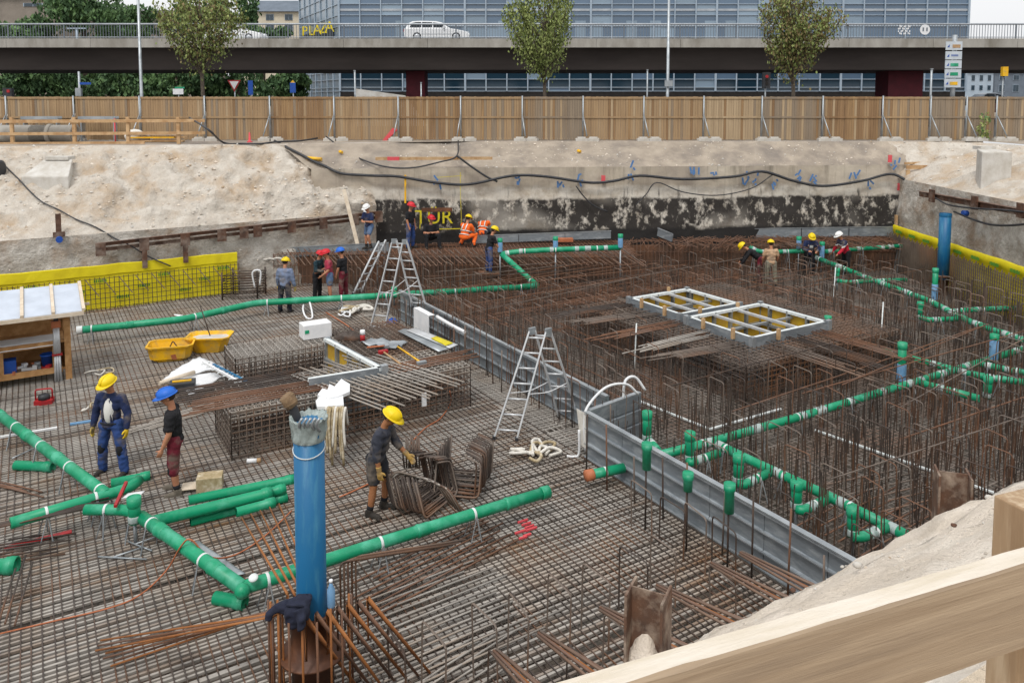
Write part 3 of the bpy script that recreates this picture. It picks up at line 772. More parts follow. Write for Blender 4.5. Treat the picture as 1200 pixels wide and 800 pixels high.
# ================================================================ STREET FURNITURE
def lamp(px, D, ptop, label, r=.085, head=None):
    x = U(px, 60, y=D).x; t = thing('street_lamp', label, 'lamp', (x, D, ZG))
    zt = U(px, ptop, y=D).z
    MB().tube([V(x, D, ZG), V(x, D, ZG + 1.4), V(x, D, ZG + 1.45), V(x, D, zt)], [r * 1.35, r * 1.3, r, r * .7], 10).build('pole', 'galv', t)
    m = MB(); m.tube([V(x, D, zt - .1), V(x + .1, D, zt + .1), V(x + 1.1, D, zt + .25)], .035, 6); m.build('arm', 'galv', t)
    MB().box((x + 1.4, D, zt + .25), (.7, .25, .1)).build('lamp_head', 'galv', t, bevel=.02)
    return t
lamp(164, 42, -60, 'tall grey lamp post rising past the bridge at left')
t = lamp(783, 42, -60, 'tall grey lamp post right of the middle street tree')
x = U(783, 98, y=42).x; MB().box((x, 41.87, U(0, 98, y=42).z), (.42, .1, .32)).build('box_sign', 'galv', t)
# lamp standing on the bridge
x = U(90, 40, y=64).x; t = thing('bridge_lamp', 'low double armed white lamp on the bridge at left', 'lamp', (x, 64, zk))
zt = U(90, 33.5, y=64).z; MB().tube([V(x, 64, zk - .4), V(x, 64, zt)], .07, 8).build('pole', 'mullion', t)
MB().box((x, 64, zt), (1.5, .2, .08)).build('lamp_head', 'mullion', t)
def pole_sign(name, label, cat, px, ptop, D, r, parts):
    x = U(px, 100, y=D).x; t = thing(name, label, cat, (x, D, ZG))
    MB().tube([V(x, D, ZG), V(x, D, U(px, ptop, y=D).z)], r, 8).build('pole', 'galv', t)
    for pname, mm, fn in parts: fn(x, D).build(pname, mm, t)
    return t
def PZ(py, D): return U(600, py, y=D).z
pole_sign('signpost', 'white post with a small blue street name plate under the bridge at left', 'sign', 93, 84, 50, .07, [('name_plate', 'royal', lambda x, D: MB().box((x + .42, D - .08, PZ(98, D)), (.7, .04, .14))), ('control_box', 'galv', lambda x, D: MB().box((x, D - .1, PZ(108, D)), (.35, .2, .5)))])
def tri_(x, D):
    z = PZ(100, D); return MB().prism([V(x - .4, D - .08, z + .3), V(x, D - .08, z - .4), V(x + .4, D - .08, z + .3)], (0, .03, 0))
def tri_in(x, D):
    z = PZ(100, D); return MB().prism([V(x - .28, D - .1, z + .23), V(x, D - .1, z - .25), V(x + .28, D - .1, z + .23)], (0, .015, 0))
pole_sign('give_way_sign', 'triangular give way sign on a pole under the bridge', 'sign', 275, 95, 48, .035, [('plate', 'red', tri_), ('plate_face', 'white', tri_in)])
pole_sign('parking_sign', 'blue sign plate on a pole under the bridge left of the glass building', 'sign', 343.5, 95, 48, .035, [('plate', 'royal', lambda x, D: MB().box((x, D - .07, PZ(103, D)), (.34, .03, .6))), ('plate_top', 'yellow_tub', lambda x, D: MB().prism([V(x - .16, D - .08, PZ(97.5, D)), V(x + .16, D - .08, PZ(97.5, D)), V(x, D - .08, PZ(94, D))], (0, .03, 0)))])
pole_sign('narrow_sign', 'narrow dark blue sign on a post under the bridge', 'sign', 294, 96, 50, .04, [('plate', 'royal', lambda x, D: MB().box((x, D - .08, PZ(103, D)), (.3, .03, .9)))])
pole_sign('white_board', 'low white board on two legs under the bridge left of the street tree', 'sign', 209, 103, 50, .03, [('board', 'white', lambda x, D: MB().box((x, D - .06, PZ(107.5, D)), (.65, .04, .35))), ('top_strip', 'green', lambda x, D: MB().box((x + .1, D - .06, PZ(103, D)), (.6, .04, .1)))])
pole_sign('bare_post', 'thin white post under the bridge left of the dark red pier', 'post', 416, 83, 52, .06, [('cap', 'galv', lambda x, D: MB().box((x, D, PZ(83, D)), (.14, .14, .06)))])
pole_sign('bare_post', 'thin white post under the bridge right of the middle street tree', 'post', 758.5, 82, 52, .05, [('cap', 'galv', lambda x, D: MB().box((x, D, PZ(82, D)), (.12, .12, .06)))])
pole_sign('bare_post', 'white post under the bridge between red pier and direction sign', 'post', 1091, 81, 52, .07, [('cap', 'galv', lambda x, D: MB().box((x, D, PZ(81, D)), (.16, .16, .06)))])
pole_sign('short_post', 'short pale post standing before the left dark red pier', 'post', 493.5, 97, 48, .04, [('cap', 'galv', lambda x, D: MB().box((x, D, PZ(97, D)), (.1, .1, .05)))])
t = pole_sign('traffic_light', 'dark traffic light on a post left of the bronze street tree', 'traffic light', 897, 86, 50, .05, [('signal_head', 'black', lambda x, D: MB().box((x, D - .12, PZ(94, D)), (.45, .25, .95)))])
for dy, mm in ((90, 'red'), (94, 'dark'), (98, 'dark')):
    x = WL[t.name].x; MB().lathe((x, 50 - .25, PZ(dy, 50)), [(.1, 0), (.1, .03)], 10, ax=(V(1, 0, 0), V(0, 0, 1), V(0, -1, 0))).build('lens', mm, t)
t = pole_sign('traffic_light', 'yellow backed traffic light under the bridge at far right', 'traffic light', 1175, 80, 52, .05, [('signal_head', 'yellow_tub', lambda x, D: MB().box((x, D - .12, PZ(84, D)), (.35, .25, .6)))])
t = pole_sign('traffic_light', 'traffic light with red lamp just over the fence at far left', 'traffic light', 11, 104, 46, .05, [('signal_head', 'black', lambda x, D: MB().box((x, D - .12, PZ(109, D)), (.5, .25, .55))), ('lens', 'red', lambda x, D: MB().box((x + .08, D - .26, PZ(107, D)), (.16, .04, .16)))])
# direction sign with stacked plates
DS = 43.0; x = U(1117, 60, y=DS).x
M['sign_grey'] = mat('sign_face', '#c3cad0', '#b6bec5', 3, .5)
ds = thing('direction_sign', 'tall direction sign of five stacked white plates with green and orange fields', 'sign', (x, DS, ZG))
MB().tube([V(x + .12, DS + .1, ZG), V(x + .12, DS + .1, PZ(41, DS))], .12, 10).build('pole', 'galv', ds)
wS = 19 * DS / FPX
for k, (y0, y1, c) in enumerate(((49, 59, 'timber'), (60.5, 70, None), (71, 80.5, 'green'), (81.5, 91.5, 'green'), (92.5, 102.5, 'yellow_tub'))):
    zc, h = (PZ(y0, DS) + PZ(y1, DS)) / 2, PZ(y0, DS) - PZ(y1, DS)
    pl = MB().box((x, DS - .06, zc), (wS, .05, h)).build('plate', 'sign_grey', ds)
    if c: MB().box((x + (.05 if c != 'timber' else .12), DS - .095, zc - .02), (.42, .012, h * .38)).build('colour_field', c, pl)
    m = MB()                                   # illegible dark print: arrow and rows of strokes
    m.prism([V(x - .37, DS - .09, zc - .08), V(x - .25, DS - .09, zc + .08), V(x - .25, DS - .09, zc - .08)], (0, -.008, 0))
    if not c:
        for q in range(7): m.box((x - .12 + q * .055, DS - .092, zc), (.03, .01, .1))
    m.build('print', 'royal', pl)

# ================================================================ CARS
M['car_white'] = mat('white_car_paint', '#e4e6e8', None, rough=.25, spec=.6); M['car_red'] = mat('red_car_paint', '#8c1f2a', None, rough=.3, spec=.6); M['car_grey'] = mat('grey_car_paint', '#6d747c', None, rough=.3, spec=.6)
M['car_glass'] = mat('car_glass', '#1c2329', None, rough=.15, spec=.2); M['tyre'] = mat('tyre', '#1c1c1e', None, rough=.85); M['rim'] = mat('alloy_rim', '#b5b8bc', None, rough=.35, metal=.6)
M['lamp_red'] = mat('tail_light', '#a01820', None, rough=.3); M['lamp_clear'] = mat('head_light', '#d9dde0', None, rough=.15)
def car(label, loc, paint, wagon=True, flip=False, group=None):
    t = thing('car' if not wagon else 'estate_car', label, 'car', loc, group); L_ = 4.75; W_ = 1.78; ox, oy, oz = loc; s = -1 if flip else 1
    def P(x, z): return V(ox + s * (x - L_ / 2), 0, oz + z)
    # x runs 0 (tail) to L (nose)
    lower = [(0.02, .42), (0.0, .62), (.03, .88), (.10, .93), (1.2, .95), (3.2, .93), (3.75, .86), (4.35, .74), (4.66, .60), (4.74, .46), (4.70, .26), (4.3, .2), (.35, .2), (.05, .3)]
    m = MB(); m.prism([P(a, b) + V(0, oy - W_ / 2, 0) for a, b in (lower if not flip else lower[::-1])], (0, W_, 0)); m.build('body', paint, t, bevel=.07)
    roof = [(.10, .93), (.35, 1.30), (.62, 1.43), (1.2, 1.47), (2.3, 1.44), (2.75, 1.34), (3.35, .93)] if wagon else [(.55, .93), (1.0, 1.30), (1.5, 1.43), (2.3, 1.44), (2.75, 1.34), (3.35, .93)]
    top = MB(); n = len(roof); prof = []
    rows = [[V(P(a, b).x, oy + k * (W_ / 2 - .03 - max(0, b - .93) * .28), P(a, b).z) for a, b in roof] for k in (-1, -.6, 0, .6, 1)]
    for r in (1, 2, 3):
        for i in range(n): rows[r][i].z += .02 if 0 < i < n - 1 else 0
    top.sheet(rows); b_ = len(top.v)
    for r, rev in ((rows[0], 0), (rows[-1], 1)):
        k = len(top.v); top.v.extend(r); top.face([k + i for i in (range(n) if rev else range(n - 1, -1, -1))])
    top.build('cabin', paint, t)
    def win(pts):
        g = MB(); b0 = []
        for sd in (-1, 1):
            for a, b in pts: pass
            q = [V(P(a, b).x, oy + sd * (W_ / 2 - .03 - (b - .93) * .28 + .008), P(a, b).z) for a, b in pts]
            g.prism(q, (0, sd * .012, 0))
        return g
    r0 = [(.42, .99), (.55, 1.3), (.85, 1.37), (1.25, 1.38), (1.25, .99)] if wagon else [(.95, .99), (1.15, 1.28), (1.5, 1.36), (1.5, .99)]
    win(r0).build('side_window', 'car_glass', t)
    win([(1.31, .99), (1.31, 1.385), (2.05, 1.365), (2.05, .99)]).build('side_window', 'car_glass', t)
    win([(2.12, .99), (2.12, 1.36), (2.66, 1.28), (3.05, .99)]).build('side_window', 'car_glass', t)
    ws = MB(); ws.prism([V(P(3.3, .965).x + s * .02, oy - .72, P(0, .975).z), V(P(3.3, .965).x + s * .02, oy + .72, P(0, .975).z), V(P(2.8, 1.33).x, oy + .6, P(0, 1.335).z), V(P(2.8, 1.33).x, oy - .6, P(0, 1.335).z)], (s * .015, 0, .015)); ws.build('windscreen', 'car_glass', t)
    for wx in (.95, 3.78):
        for sd in (-1, 1):
            c = V(P(wx, 0).x, oy + sd * (W_ / 2 - .1), oz + .32)
            w_ = MB().lathe(c, [(.3, -.1 * sd), (.33, -.07 * sd), (.33, .09 * sd), (.28, .115 * sd)][::1], 20, ax=(V(1, 0, 0), V(0, 0, 1), V(0, 1, 0))).build('wheel', 'tyre', t)
            rm = MB().lathe(c, [(.22, .10 * sd), (.22, .122 * sd), (.06, .126 * sd)], 16, ax=(V(1, 0, 0), V(0, 0, 1), V(0, 1, 0))).build('rim', 'rim', w_)
    for sd in (-1, 1):
        MB().box((P(.05, .75).x, oy + sd * .7, oz + .76), (.14, .34, .2)).build('tail_light', 'lamp_red', t)
        MB().box((P(4.5, .64).x, oy + sd * .66, oz + .63), (.34, .36, .14)).build('headlight', 'lamp_clear', t)
        MB().box((P(2.9, .98).x, oy + sd * (W_ / 2 + .07), oz + 1.0), (.14, .16, .12)).build('mirror', paint, t)
    MB().box((P(2.4, .45).x, oy, oz + .5), (3.4, W_ + .012, .03)).build('side_strip', 'car_grey', t)
    return t
zd = zk - .12
car('white estate car driving on the bridge, facing right', (U(513, 40, y=58.9).x, 58.9, zd + .02), 'car_white')
car('pale car on the bridge half hidden by the sparse street tree', (U(272, 40, y=62).x, 62.5, zd + .25), 'car_white', False)
car('dark red car parked low under the bridge right of the direction sign', (U(1172, 106, y=70).x, 70, ZG + .5), 'car_red', False)
car('grey car parked behind the dark red car under the bridge', (U(1150, 100, y=78).x, 76, ZG + 1.0), 'car_grey', False)
# concrete ramp wall beside the left pier
m = MB(); a, b = U(416, 104, y=54), U(474, 113, y=54); m.prism([V(a.x, 54, ZG), V(b.x + 1.5, 54, ZG), V(b.x, 54, b.z + .05), V(a.x, 54, a.z)], (0, .4, 0)); m.build('ramp_wall', 'conc_white', label='pale sloping ramp wall left of the dark red pier', cat='wall')
# round emblem boards hung on the railing at right
for px, lab, w_ in ((1060, 'white patterned banner on the bridge railing above the right pier', 1.0), (1084, 'round white emblem board on the bridge railing right of the banner', .0)):
    p = U(px, 35, y=yr - .08); m = MB()
    if w_:
        for i in range(9):
            for j in range(4):
                if (i * 7 + j * 5) % 3: m.box((p.x - .42 + i * .1, yr - .06, p.z - .28 + j * .17 + .03 * (i % 2)), (.08, .02, .12))
    else:
        m.lathe((p.x, yr - .06, p.z), [(.36, 0), (.36, .03)], 18, ax=(V(1, 0, 0), V(0, 0, 1), V(0, -1, 0)))
    o = m.build('railing_banner' if w_ else 'emblem_board', 'white', label=lab, cat='banner' if w_ else 'emblem')
    if not w_:
        for sx in (-.13, .13): MB().box((p.x + sx, yr - .1, p.z + .02), (.1, .015, .26)).build('mark', 'rail_dark', o)
# ================================================================ REINFORCEMENT
PY_FRONT = 28.6                                       # front of the raised zone at the back
def px_clip(p, q):
    """keep what lies in the pit"""
    return clip(p, q)
def wob_bar(m, p, q, r, step=3.0, w=.012):
    n = max(1, int((q - p).length / step)); pts = []
    for i in range(n + 1):
        t = i / n; pts.append(p.lerp(q, t) + V(rnd.uniform(-w, w), rnd.uniform(-w, w), rnd.uniform(-w * .6, w * .6)))
    m.tube(pts, r, 4, smooth=False)
def view_x(p): return abs(p.x) < .70 * p.y + 1.2
def layer(m, a0, a1, b0, b1, z, da, db, ra, rb, skip=0.03, pick=None):
    if da:
        b = b0
        while b < b1:                                  # bars running along a
            s = clip(G(a0, b, z), G(a1, b, z))
            if s and rnd.random() > skip:
                if pick: m.m = rnd.choice(pick)
                j = rnd.uniform(-.018, .018); wob_bar(m, s[0] + E1 * j, s[1] + E1 * j, ra * rnd.uniform(.85, 1.15))
            b += da
    if db:
        a = a0
        while a < a1:
            s = clip(G(a, b0, z), G(a, b1, z))
            if s and rnd.random() > skip:
                j = rnd.uniform(-.012, .012); wob_bar(m, s[0] + E2 * j, s[1] + E2 * j, rb)
            a += db
WALL_A, WALL_A2, JOG_B = 8.83, 9.65, 11.8
m = MB(); layer(m, -21, WALL_A - .08, 4.2, 28.9, 0.0, .088, 0, .024, .0125, skip=.008, pick=(0, 0, 0, 0, 2))
m.m = 1; layer(m, -21, WALL_A - .08, 4.2, 28.9, 0.022, 0, .118, .0135, .0105, skip=.01)
m.m = 0; layer(m, WALL_A - .2, WALL_A2 - .06, JOG_B + .1, 28.9, .002, .10, .128, .022, .0125)
m.build('rebar_mesh', ['rebar_grey', 'rebar_dark', 'rebar_mid'], kind='stuff', origin=(0, 12, -.02))
m = MB(); layer(m, -21, WALL_A - .08, 4.2, 28.9, -.085, .21, .256, .011, .010)
m.build('lower_rebar_mesh', 'rebar', kind='stuff', origin=(0, 12, -.1))
m = MB(); layer(m, WALL_A + .3, 34, 4.2, 28.9, 0.0, .13, .128, .012, .011)
layer(m, WALL_A + .3, 34, 4.2, 28.9, -.09, .26, .26, .011, .010)
m.build('rebar_mesh', 'rebar_mat', kind='stuff', origin=(12, 12, -.1))

# overlap bars laid over the near-left mesh
def laid_bars(name, mat_, label, p, q, n, width, r=.014, z=.05, jit=.12, group=None):
    """a set of bars lying side by side from p to q (grid a,b)"""
    A, B = G(*p, z), G(*q, z); d = (B - A).normalized(); sd = V(-d.y, d.x, 0)
    t = thing(name, label, 'rebar', ((A + B) / 2), group)
    for i in range(n):
        o = sd * (width * ((i + .5) / n - .5) + rnd.uniform(-.02, .02)); e0, e1 = rnd.uniform(-jit, jit) * 3, rnd.uniform(-jit, jit) * 3
        MB().tube([A + o - d * e0, A.lerp(B, .5) + o + V(0, 0, rnd.uniform(0, .01)), B + o + d * e1], r, 5).build('bar', mat_, t)
    return t
def g(px, py, z=0.0): return AB(U(px, py, z=z))
laid_bars('bar_bundle', 'rebar_rust', 'rust brown bars laid side by side in front of the long green pipe', g(430, 700, .05), g(577, 625, .05), 9, .9)
laid_bars('bar_bundle', 'rebar_grey', 'long grey brown bars laid over the mesh right of the big blue pipe', g(418, 765, .06), g(600, 690, .06), 14, 1.9)
laid_bars('bar_bundle', 'rebar_grey', 'row of dark bars lying across the mesh in the bottom middle', g(470, 830, .06), g(590, 752, .06), 6, .8)
laid_bars('bar_bundle', 'rebar_dark', 'bundle of dark bars resting across the left branch of the green pipe', g(-20, 618, .42), g(102, 592, .42), 7, .22, z=.42)
laid_bars('bar_bundle', 'rebar_dark', 'grey bars fanned on the mesh at the left edge below the branch pipe', g(-30, 650, .1), g(62, 636, .1), 8, .8, z=.08)
laid_bars('bar_bundle', 'rebar_grey', 'long dark bars lying from the plan sheets to the cage', g(168, 500, .05), g(330, 452, .05), 7, .55)
laid_bars('bar_bundle', 'rebar_dark', 'few dark bars leaning at the bottom left corner', g(0, 740, .3), g(30, 660, .1), 3, .3, z=.2)
laid_bars('bar_bundle', 'rebar_rust', 'short bundle of rusty tie pieces at the left edge beside the loose green pipe', g(-4, 566, .06), g(38, 576, .06), 5, .12)

# ---------------------------------------------------------------- hoops and uprights
def hoop_pts(h, w, r=.07):
    return arc_path([V(0, 0, 0), V(0, 0, h), V(w * -E1.x, w * -E1.y, h - .02), V(w * -E1.x, w * -E1.y, 0.02)], r, 3)
hoop_mesh = {}
def hoop_me(h, w, mt, r=.011):
    k = (round(h, 1), round(w, 1), mt, r)
    if k not in hoop_mesh: hoop_mesh[k] = MB().tube(hoop_pts(k[0], k[1]), r, 4, smooth=False).mesh('rebar_hoop', mt)
    return hoop_mesh[k]
HL = 'bent reinforcing hoop standing upright in the right hand mesh'
spots = []
b = 4.6
while b < 28:                                          # right zone
    a = WALL_A + .75
    while a < 27:
        p = G(a + rnd.uniform(-.12, .12), b + rnd.uniform(-.15, .15))
        if p.x < RIGHT_X - .6 and p.y < 30.6 and view_x(p) and rnd.random() < .9: spots.append(p)
        a += .62 + .012 * max(0, p.y - 12)
    b += .68
boxes_hole = []
def in_shaft(p):
    a, b_ = AB(p); return SH_A0 - .4 < a < SH_A1 + .4 and SH_B0 - .4 < b_ < SH_B1 + .4
# lift shaft formwork zone (grid extents at z = 1.1)
SZ = 1.12
c_l, c_f, c_r = g(730, 349, SZ), g(882, 397, SZ), g(966, 374, SZ)
SH_A0, SH_B0 = c_f[0] - .0, c_f[1]
SH_A1 = c_r[0]; SH_B1 = c_l[1]
hs_, rest = [], MB()
spots.sort(key=lambda p: p.y)
nh = 0; ups = MB()
for p in spots:
    if in_shaft(p): continue
    h = rnd.choice((.8, 1.0, 1.1, 1.2)); w_ = rnd.choice((.4, .5)); mt = rnd.choice(('rebar', 'rebar_dark', 'rebar_dark', 'rebar', 'rebar_rust'))
    if p.y > 24: h *= .8
    if nh < 270:
        o = inst(hoop_me(h, w_, mt), 'rebar_hoop', None, p); tag(o, HL, 'rebar', 'rebar hoops in the right hand mesh'); nh += 1
        o.rotation_euler = (rnd.uniform(-.05, .05), rnd.uniform(-.05, .05), rnd.uniform(-.15, .15))
    else:
        rest.tube([q + p for q in hoop_pts(h, w_)], .013, 4, smooth=False)
rest.build('far_rebar_hoops', 'rebar', kind='stuff', origin=(8, 22, 0))
# plain uprights between them
um = MB(); n = 0
for p in spots:
    if in_shaft(p): continue
    for k in range(7 if p.y < 22 else 5):
        q = p + E2 * rnd.uniform(-.3, .3) + E1 * rnd.uniform(-.35, .35)
        h = rnd.choice((.5, .7, .9, 1.0)) if p.y > 12 else rnd.choice((.4, .7, 1.0))
        um.tube([q, q + V(rnd.uniform(-.06, .06), rnd.uniform(-.06, .06), h)], .0095, 4, smooth=False)
um.build('upright_bars', 'rebar_dark', kind='stuff', origin=(8, 18, 0))
# hoops along the near wall, standing on the left mesh (seen close)
for k, (x0, y0, ybot) in enumerate(sorted(((456, 735, 800), (494, 722, 812), (555, 703, 800), (595, 688, 765), (641, 668, 740), (681, 653, 738), (725, 637, 715), (762, 625, 690), (571, 765, 830), (663, 757, 820), (706, 722, 783), (834, 603, 665), (801, 585, 655), (832, 672, 720), (772, 582, 640), (740, 562, 618)))):
    pb = U(x0, ybot, z=0); h = max(.7, min(1.3, CZ - (CZ) * (y0 - 118) / (ybot - 118)))
    o = inst(hoop_me(h, .5, ('rebar_dark', 'rebar', 'rebar')[k % 3], .014), 'rebar_hoop', None, pb); tag(o, ORD[k] + ' tall dark reinforcing hoop from the left along the near edge of the left mesh', 'rebar', 'tall hoops along the near edge')
    o.rotation_euler = (rnd.uniform(-.03, .03), rnd.uniform(-.03, .03), rnd.uniform(-.12, .12))
# uprights in front of the grey stop-end wall
for k in range(26):
    b_ = 5.6 + k * .62; a = (WALL_A if b_ < JOG_B else WALL_A2) - rnd.uniform(.15, .5)
    h = rnd.uniform(.8, 1.35)
    o = MB().tube([G(a, b_), G(a, b_) + V(rnd.uniform(-.03, .03), rnd.uniform(-.03, .03), h)], .015, 5).build('upright_bar', ('rebar_dark', 'rebar', 'rebar_rust')[k % 3], label=ORD[k] + ' upright bar in front of the grey stop end wall, counted from its near end', cat='rebar', group='upright bars along the grey wall')

# ---------------------------------------------------------------- raised zone along the back wall
zt_ = 1.2
m = MB()
for z in (1.2, .8, .4):
    y = PY_FRONT
    while y < BACK_Y - .1:
        s = clip(V(-12, y, z), V(RIGHT_X, y + .3, z))
        if s and y < PY_FRONT + 2.5: s = clip(V(-12, y, z), V(4.6, y + .1, z))
        if s and (s[1].x > -3.5): wob_bar(m, s[0], s[1], .014, 2.5, .03)
        if s and z > 1.1: pass
        y += .16 if z > 1 else .5
x = -12.0
while x < RIGHT_X:
    yf = PY_FRONT + (0 if x < 4.6 else 2.5)
    for k, zz in enumerate((1.22, .8)):
        s = clip(V(x, yf, zz), V(x - .5, BACK_Y, zz))
        if s: wob_bar(m, s[0], s[1], .013, 2.5, .02)
    s = clip(V(x, yf, 0), V(x + .01, yf + .5, 0))
    if s: m.tube([V(x, yf, 0), V(x, yf, 1.22)], .013, 4)
    x += .15
m.build('back_rebar_cage', 'rebar_rust', kind='stuff', origin=(2, 30.5, 0))
# its dark inside: a solid fill, coloured for the shade among rusty bars
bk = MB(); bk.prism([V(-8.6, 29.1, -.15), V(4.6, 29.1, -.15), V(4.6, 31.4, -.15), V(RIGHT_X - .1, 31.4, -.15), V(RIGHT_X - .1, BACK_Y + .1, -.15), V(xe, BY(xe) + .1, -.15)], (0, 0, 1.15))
M['cage_shade'] = mat('rusty_cage_shade', '#6b5445', '#51433a', 1.5, .9, bump=.02, c3='#7a563f', scale3=.7)
bk.build('back_shade_fill', 'cage_shade', kind='structure')
# slanting bars leaning out of the front of the raised zone
sl_ = MB()
def lean_bar(p, q, mt='rebar_rust', r=.016): return MB().tube([p, q], r, 4).mesh('leaning_bar', mt)
for k in range(64):
    x = -9.0 + k * .215
    if x > 4.3: break
    p = V(x + rnd.uniform(-.04, .04), PY_FRONT + .45, 1.32 + rnd.uniform(-.03, .03)); q = V(x + .75 + rnd.uniform(-.1, .1), PY_FRONT - .55, .95 + rnd.uniform(-.08, .05))
    if clip(p, q) is None: continue
    o = MB().tube([p, q], .017, 4).build('leaning_bar', ('rebar_rust', 'rebar', 'rebar')[k % 3], label='slanting bar leaning out of the front of the raised back cage', cat='rebar', group='slanting bars on the back cage')
for k in range(110):                                   # right part, under the grey kerb board
    x = 4.8 + k * .1; x += rnd.uniform(-.05, .05)
    p = V(x, 31.95, 1.3 + rnd.uniform(-.05, .05)); q = p + V(rnd.uniform(-2.2, 1.8), rnd.uniform(-1.9, -1.2), rnd.uniform(-.25, -.05))
    s = clip(p, q)
    if s: sl_.tube([s[0], s[1]], .014, 4)
sl_.build('loose_back_bars', 'rebar_rust', kind='stuff', origin=(10, 31, 1))
# rusty mats over the far part of the right mesh
fm = MB()
for k in range(150):
    a, b_ = rnd.uniform(9.8, 24), rnd.uniform(16.5, 25); p = G(a, b_, rnd.choice((.05, .3, .55)))
    along = rnd.random() < .6; q = p + (E2 if along else -E1) * rnd.uniform(2.5, 6)
    s = clip(p, q)
    if s and s[1].y < 31: wob_bar(fm, s[0], s[1], .013, 2, .02)
for k in range(100):
    a, b_ = rnd.uniform(9.9, 22), rnd.uniform(21, 28); p = G(a, b_, rnd.choice((.05, .12)))
    s = clip(p, p + E2 * rnd.uniform(3, 7))
    if s and s[1].y < 31: wob_bar(fm, s[0], s[1], .014, 2, .02)
layer(fm, 10.0, 30, 21.0, 28.9, .03, .16, .128, .013, .012)
fm.build('rusty_rebar_mats', 'rebar_rust', kind='stuff', origin=(8, 24, 0))

# long thin distribution bars lying over the tops of the hoops
for k in range(46):
    a, b_ = rnd.uniform(10.2, 15), rnd.uniform(7.5, 25); l = rnd.uniform(5, 10); p, q = G(a, b_, rnd.uniform(.75, 1.12)), G(a + l, b_ + rnd.uniform(-.8, .8), rnd.uniform(.75, 1.12))
    if SH_B0 - 1 < b_ < SH_B1 + .8: continue
    s = clip(p, q)
    if not s or s[1].y > 30.8: continue
    m = MB(); wob_bar(m, s[0], s[1], .0125, 2.5, .03); m.build('distribution_bar', ('rebar', 'rebar_rust', 'rebar_rust', 'rebar_dark')[k % 4], label='long thin bar lying across the tops of the hoops in the right hand mesh', cat='rebar', group='long bars over the right hand hoops')
# ---------------------------------------------------------------- cages: generic box of bars with top and side meshes
def cage(label, a0, a1, b0, b1, h, mt_top, mt_side, da=.15, db=.15, hole=None, group=None, z0=0.0, layers=2, name='rebar_cage'):
    t = thing(name, label, 'rebar', G((a0 + a1) / 2, (b0 + b1) / 2, z0), group)
    tm = MB()
    def seg(p, q, z, r=.013):
        tm.tube([G(*p, z), G(*q, z)], r, 4)
    for li in range(layers):
        z = z0 + h - .12 * li
        b = b0
        while b <= b1 + .01:
            if hole and hole[2] < b < hole[3]: seg((a0, b), (hole[0], b), z); (hole[1] < a1 - .1) and seg((hole[1], b), (a1, b), z)
            else: seg((a0 - .0, b), (a1, b), z)
            b += da
        a = a0
        while a <= a1 + .01:
            if hole and hole[0] < a < hole[1]: seg((a, b0), (a, hole[2]), z); (hole[3] < b1 - .1) and seg((a, hole[3]), (a, b1), z)
            else: seg((a, b0), (a, b1), z)
            a += db
    tm.build('top_mesh', mt_top, t, kind='stuff')
    def side(p, q, nm='side_mesh', lv=.12):
        s = MB(); A, B = G(*p), G(*q); n = int((B - A).length / .14)
        for i in range(n + 1):
            c = A.lerp(B, i / n); s.tube([c + V(0, 0, z0), c + V(rnd.uniform(-.01, .01), 0, z0 + h + rnd.uniform(0, .05))], .012, 4)
        z = z0 + .08
        while z < z0 + h:
            s.tube([A + V(0, 0, z), B + V(0, 0, z)], .011, 4); z += lv
        s.build(nm, mt_side, t, kind='stuff')
    side((a0, b0), (a1, b0)); side((a0, b0), (a0, b1)); side((a1, b0), (a1, b1)); side((a0, b1), (a1, b1))
    if hole:
        side((hole[0], hole[2]), (hole[1], hole[2]), 'hole_mesh'); side((hole[0], hole[2]), (hole[0], hole[3]), 'hole_mesh')
        side((hole[1], hole[2]), (hole[1], hole[3]), 'hole_mesh'); side((hole[0], hole[3]), (hole[1], hole[3]), 'hole_mesh')
    # inner dark layers, so that the cage is dense
    inner = MB()
    for i in range(int((a1 - a0) / .3)):
        for j in range(int((b1 - b0) / .3)):
            a, b = a0 + .15 + i * .3, b0 + .15 + j * .3
            if hole and hole[0] - .05 < a < hole[1] + .05 and hole[2] - .05 < b < hole[3] + .05: continue
            inner.tube([G(a, b, z0), G(a, b, z0 + h)], .012, 4)
    for z in (z0 + .25, z0 + .55):
        b = b0
        while b < b1:
            if not (hole and hole[2] < b < hole[3]): inner.tube([G(a0, b, z), G(a1, b, z)], .012, 4)
            b += .2
    inner.build('inner_bars', 'rebar_dark', t, kind='stuff')
    return t
# left cage with the L-shaped formwork
CH = .95
ca, cb = g(272, 541)                                   # near left corner on the mesh
cr = g(529, 462)                                       # near right corner
back = g(212, 458)
CA0, CB0, CA1, CB1 = ca, cb, cr[0], cb + 4.6
print('cage', CA0, CA1, CB0, CB1)
hl = (CA0 + 1.1, CA0 + 3.2, CB0 + 1.55, CB0 + 3.9)
zL = CH + .18
pA, pB, pC = U(450, 430, z=zL), U(384, 395, z=zL), U(362, 444, z=zL)
aA, bA = AB(pA); bB = AB(pB)[1]; A0b = g(262, 446)[0]
cage('raised dark rebar cage behind the big blue pipe, near length', CA0, CA1, CB0, CB0 + 1.5, CH, 'rebar_grey', 'rebar', group='raised cages on the left mesh')
cage('raised rebar cage right of the L shaped form, tools lying on it', aA + .05, CA1, CB0 + 1.56, bB + 1.2, CH, 'rebar', 'rebar', group='raised cages on the left mesh')
cage('raised rebar cage behind the square opening, white box standing on it', A0b, aA, bB + .05, bB + 1.2, CH, 'rebar_grey', 'rebar', group='raised cages on the left mesh')
hl = (A0b, aA, CB0 + 1.5, bB)
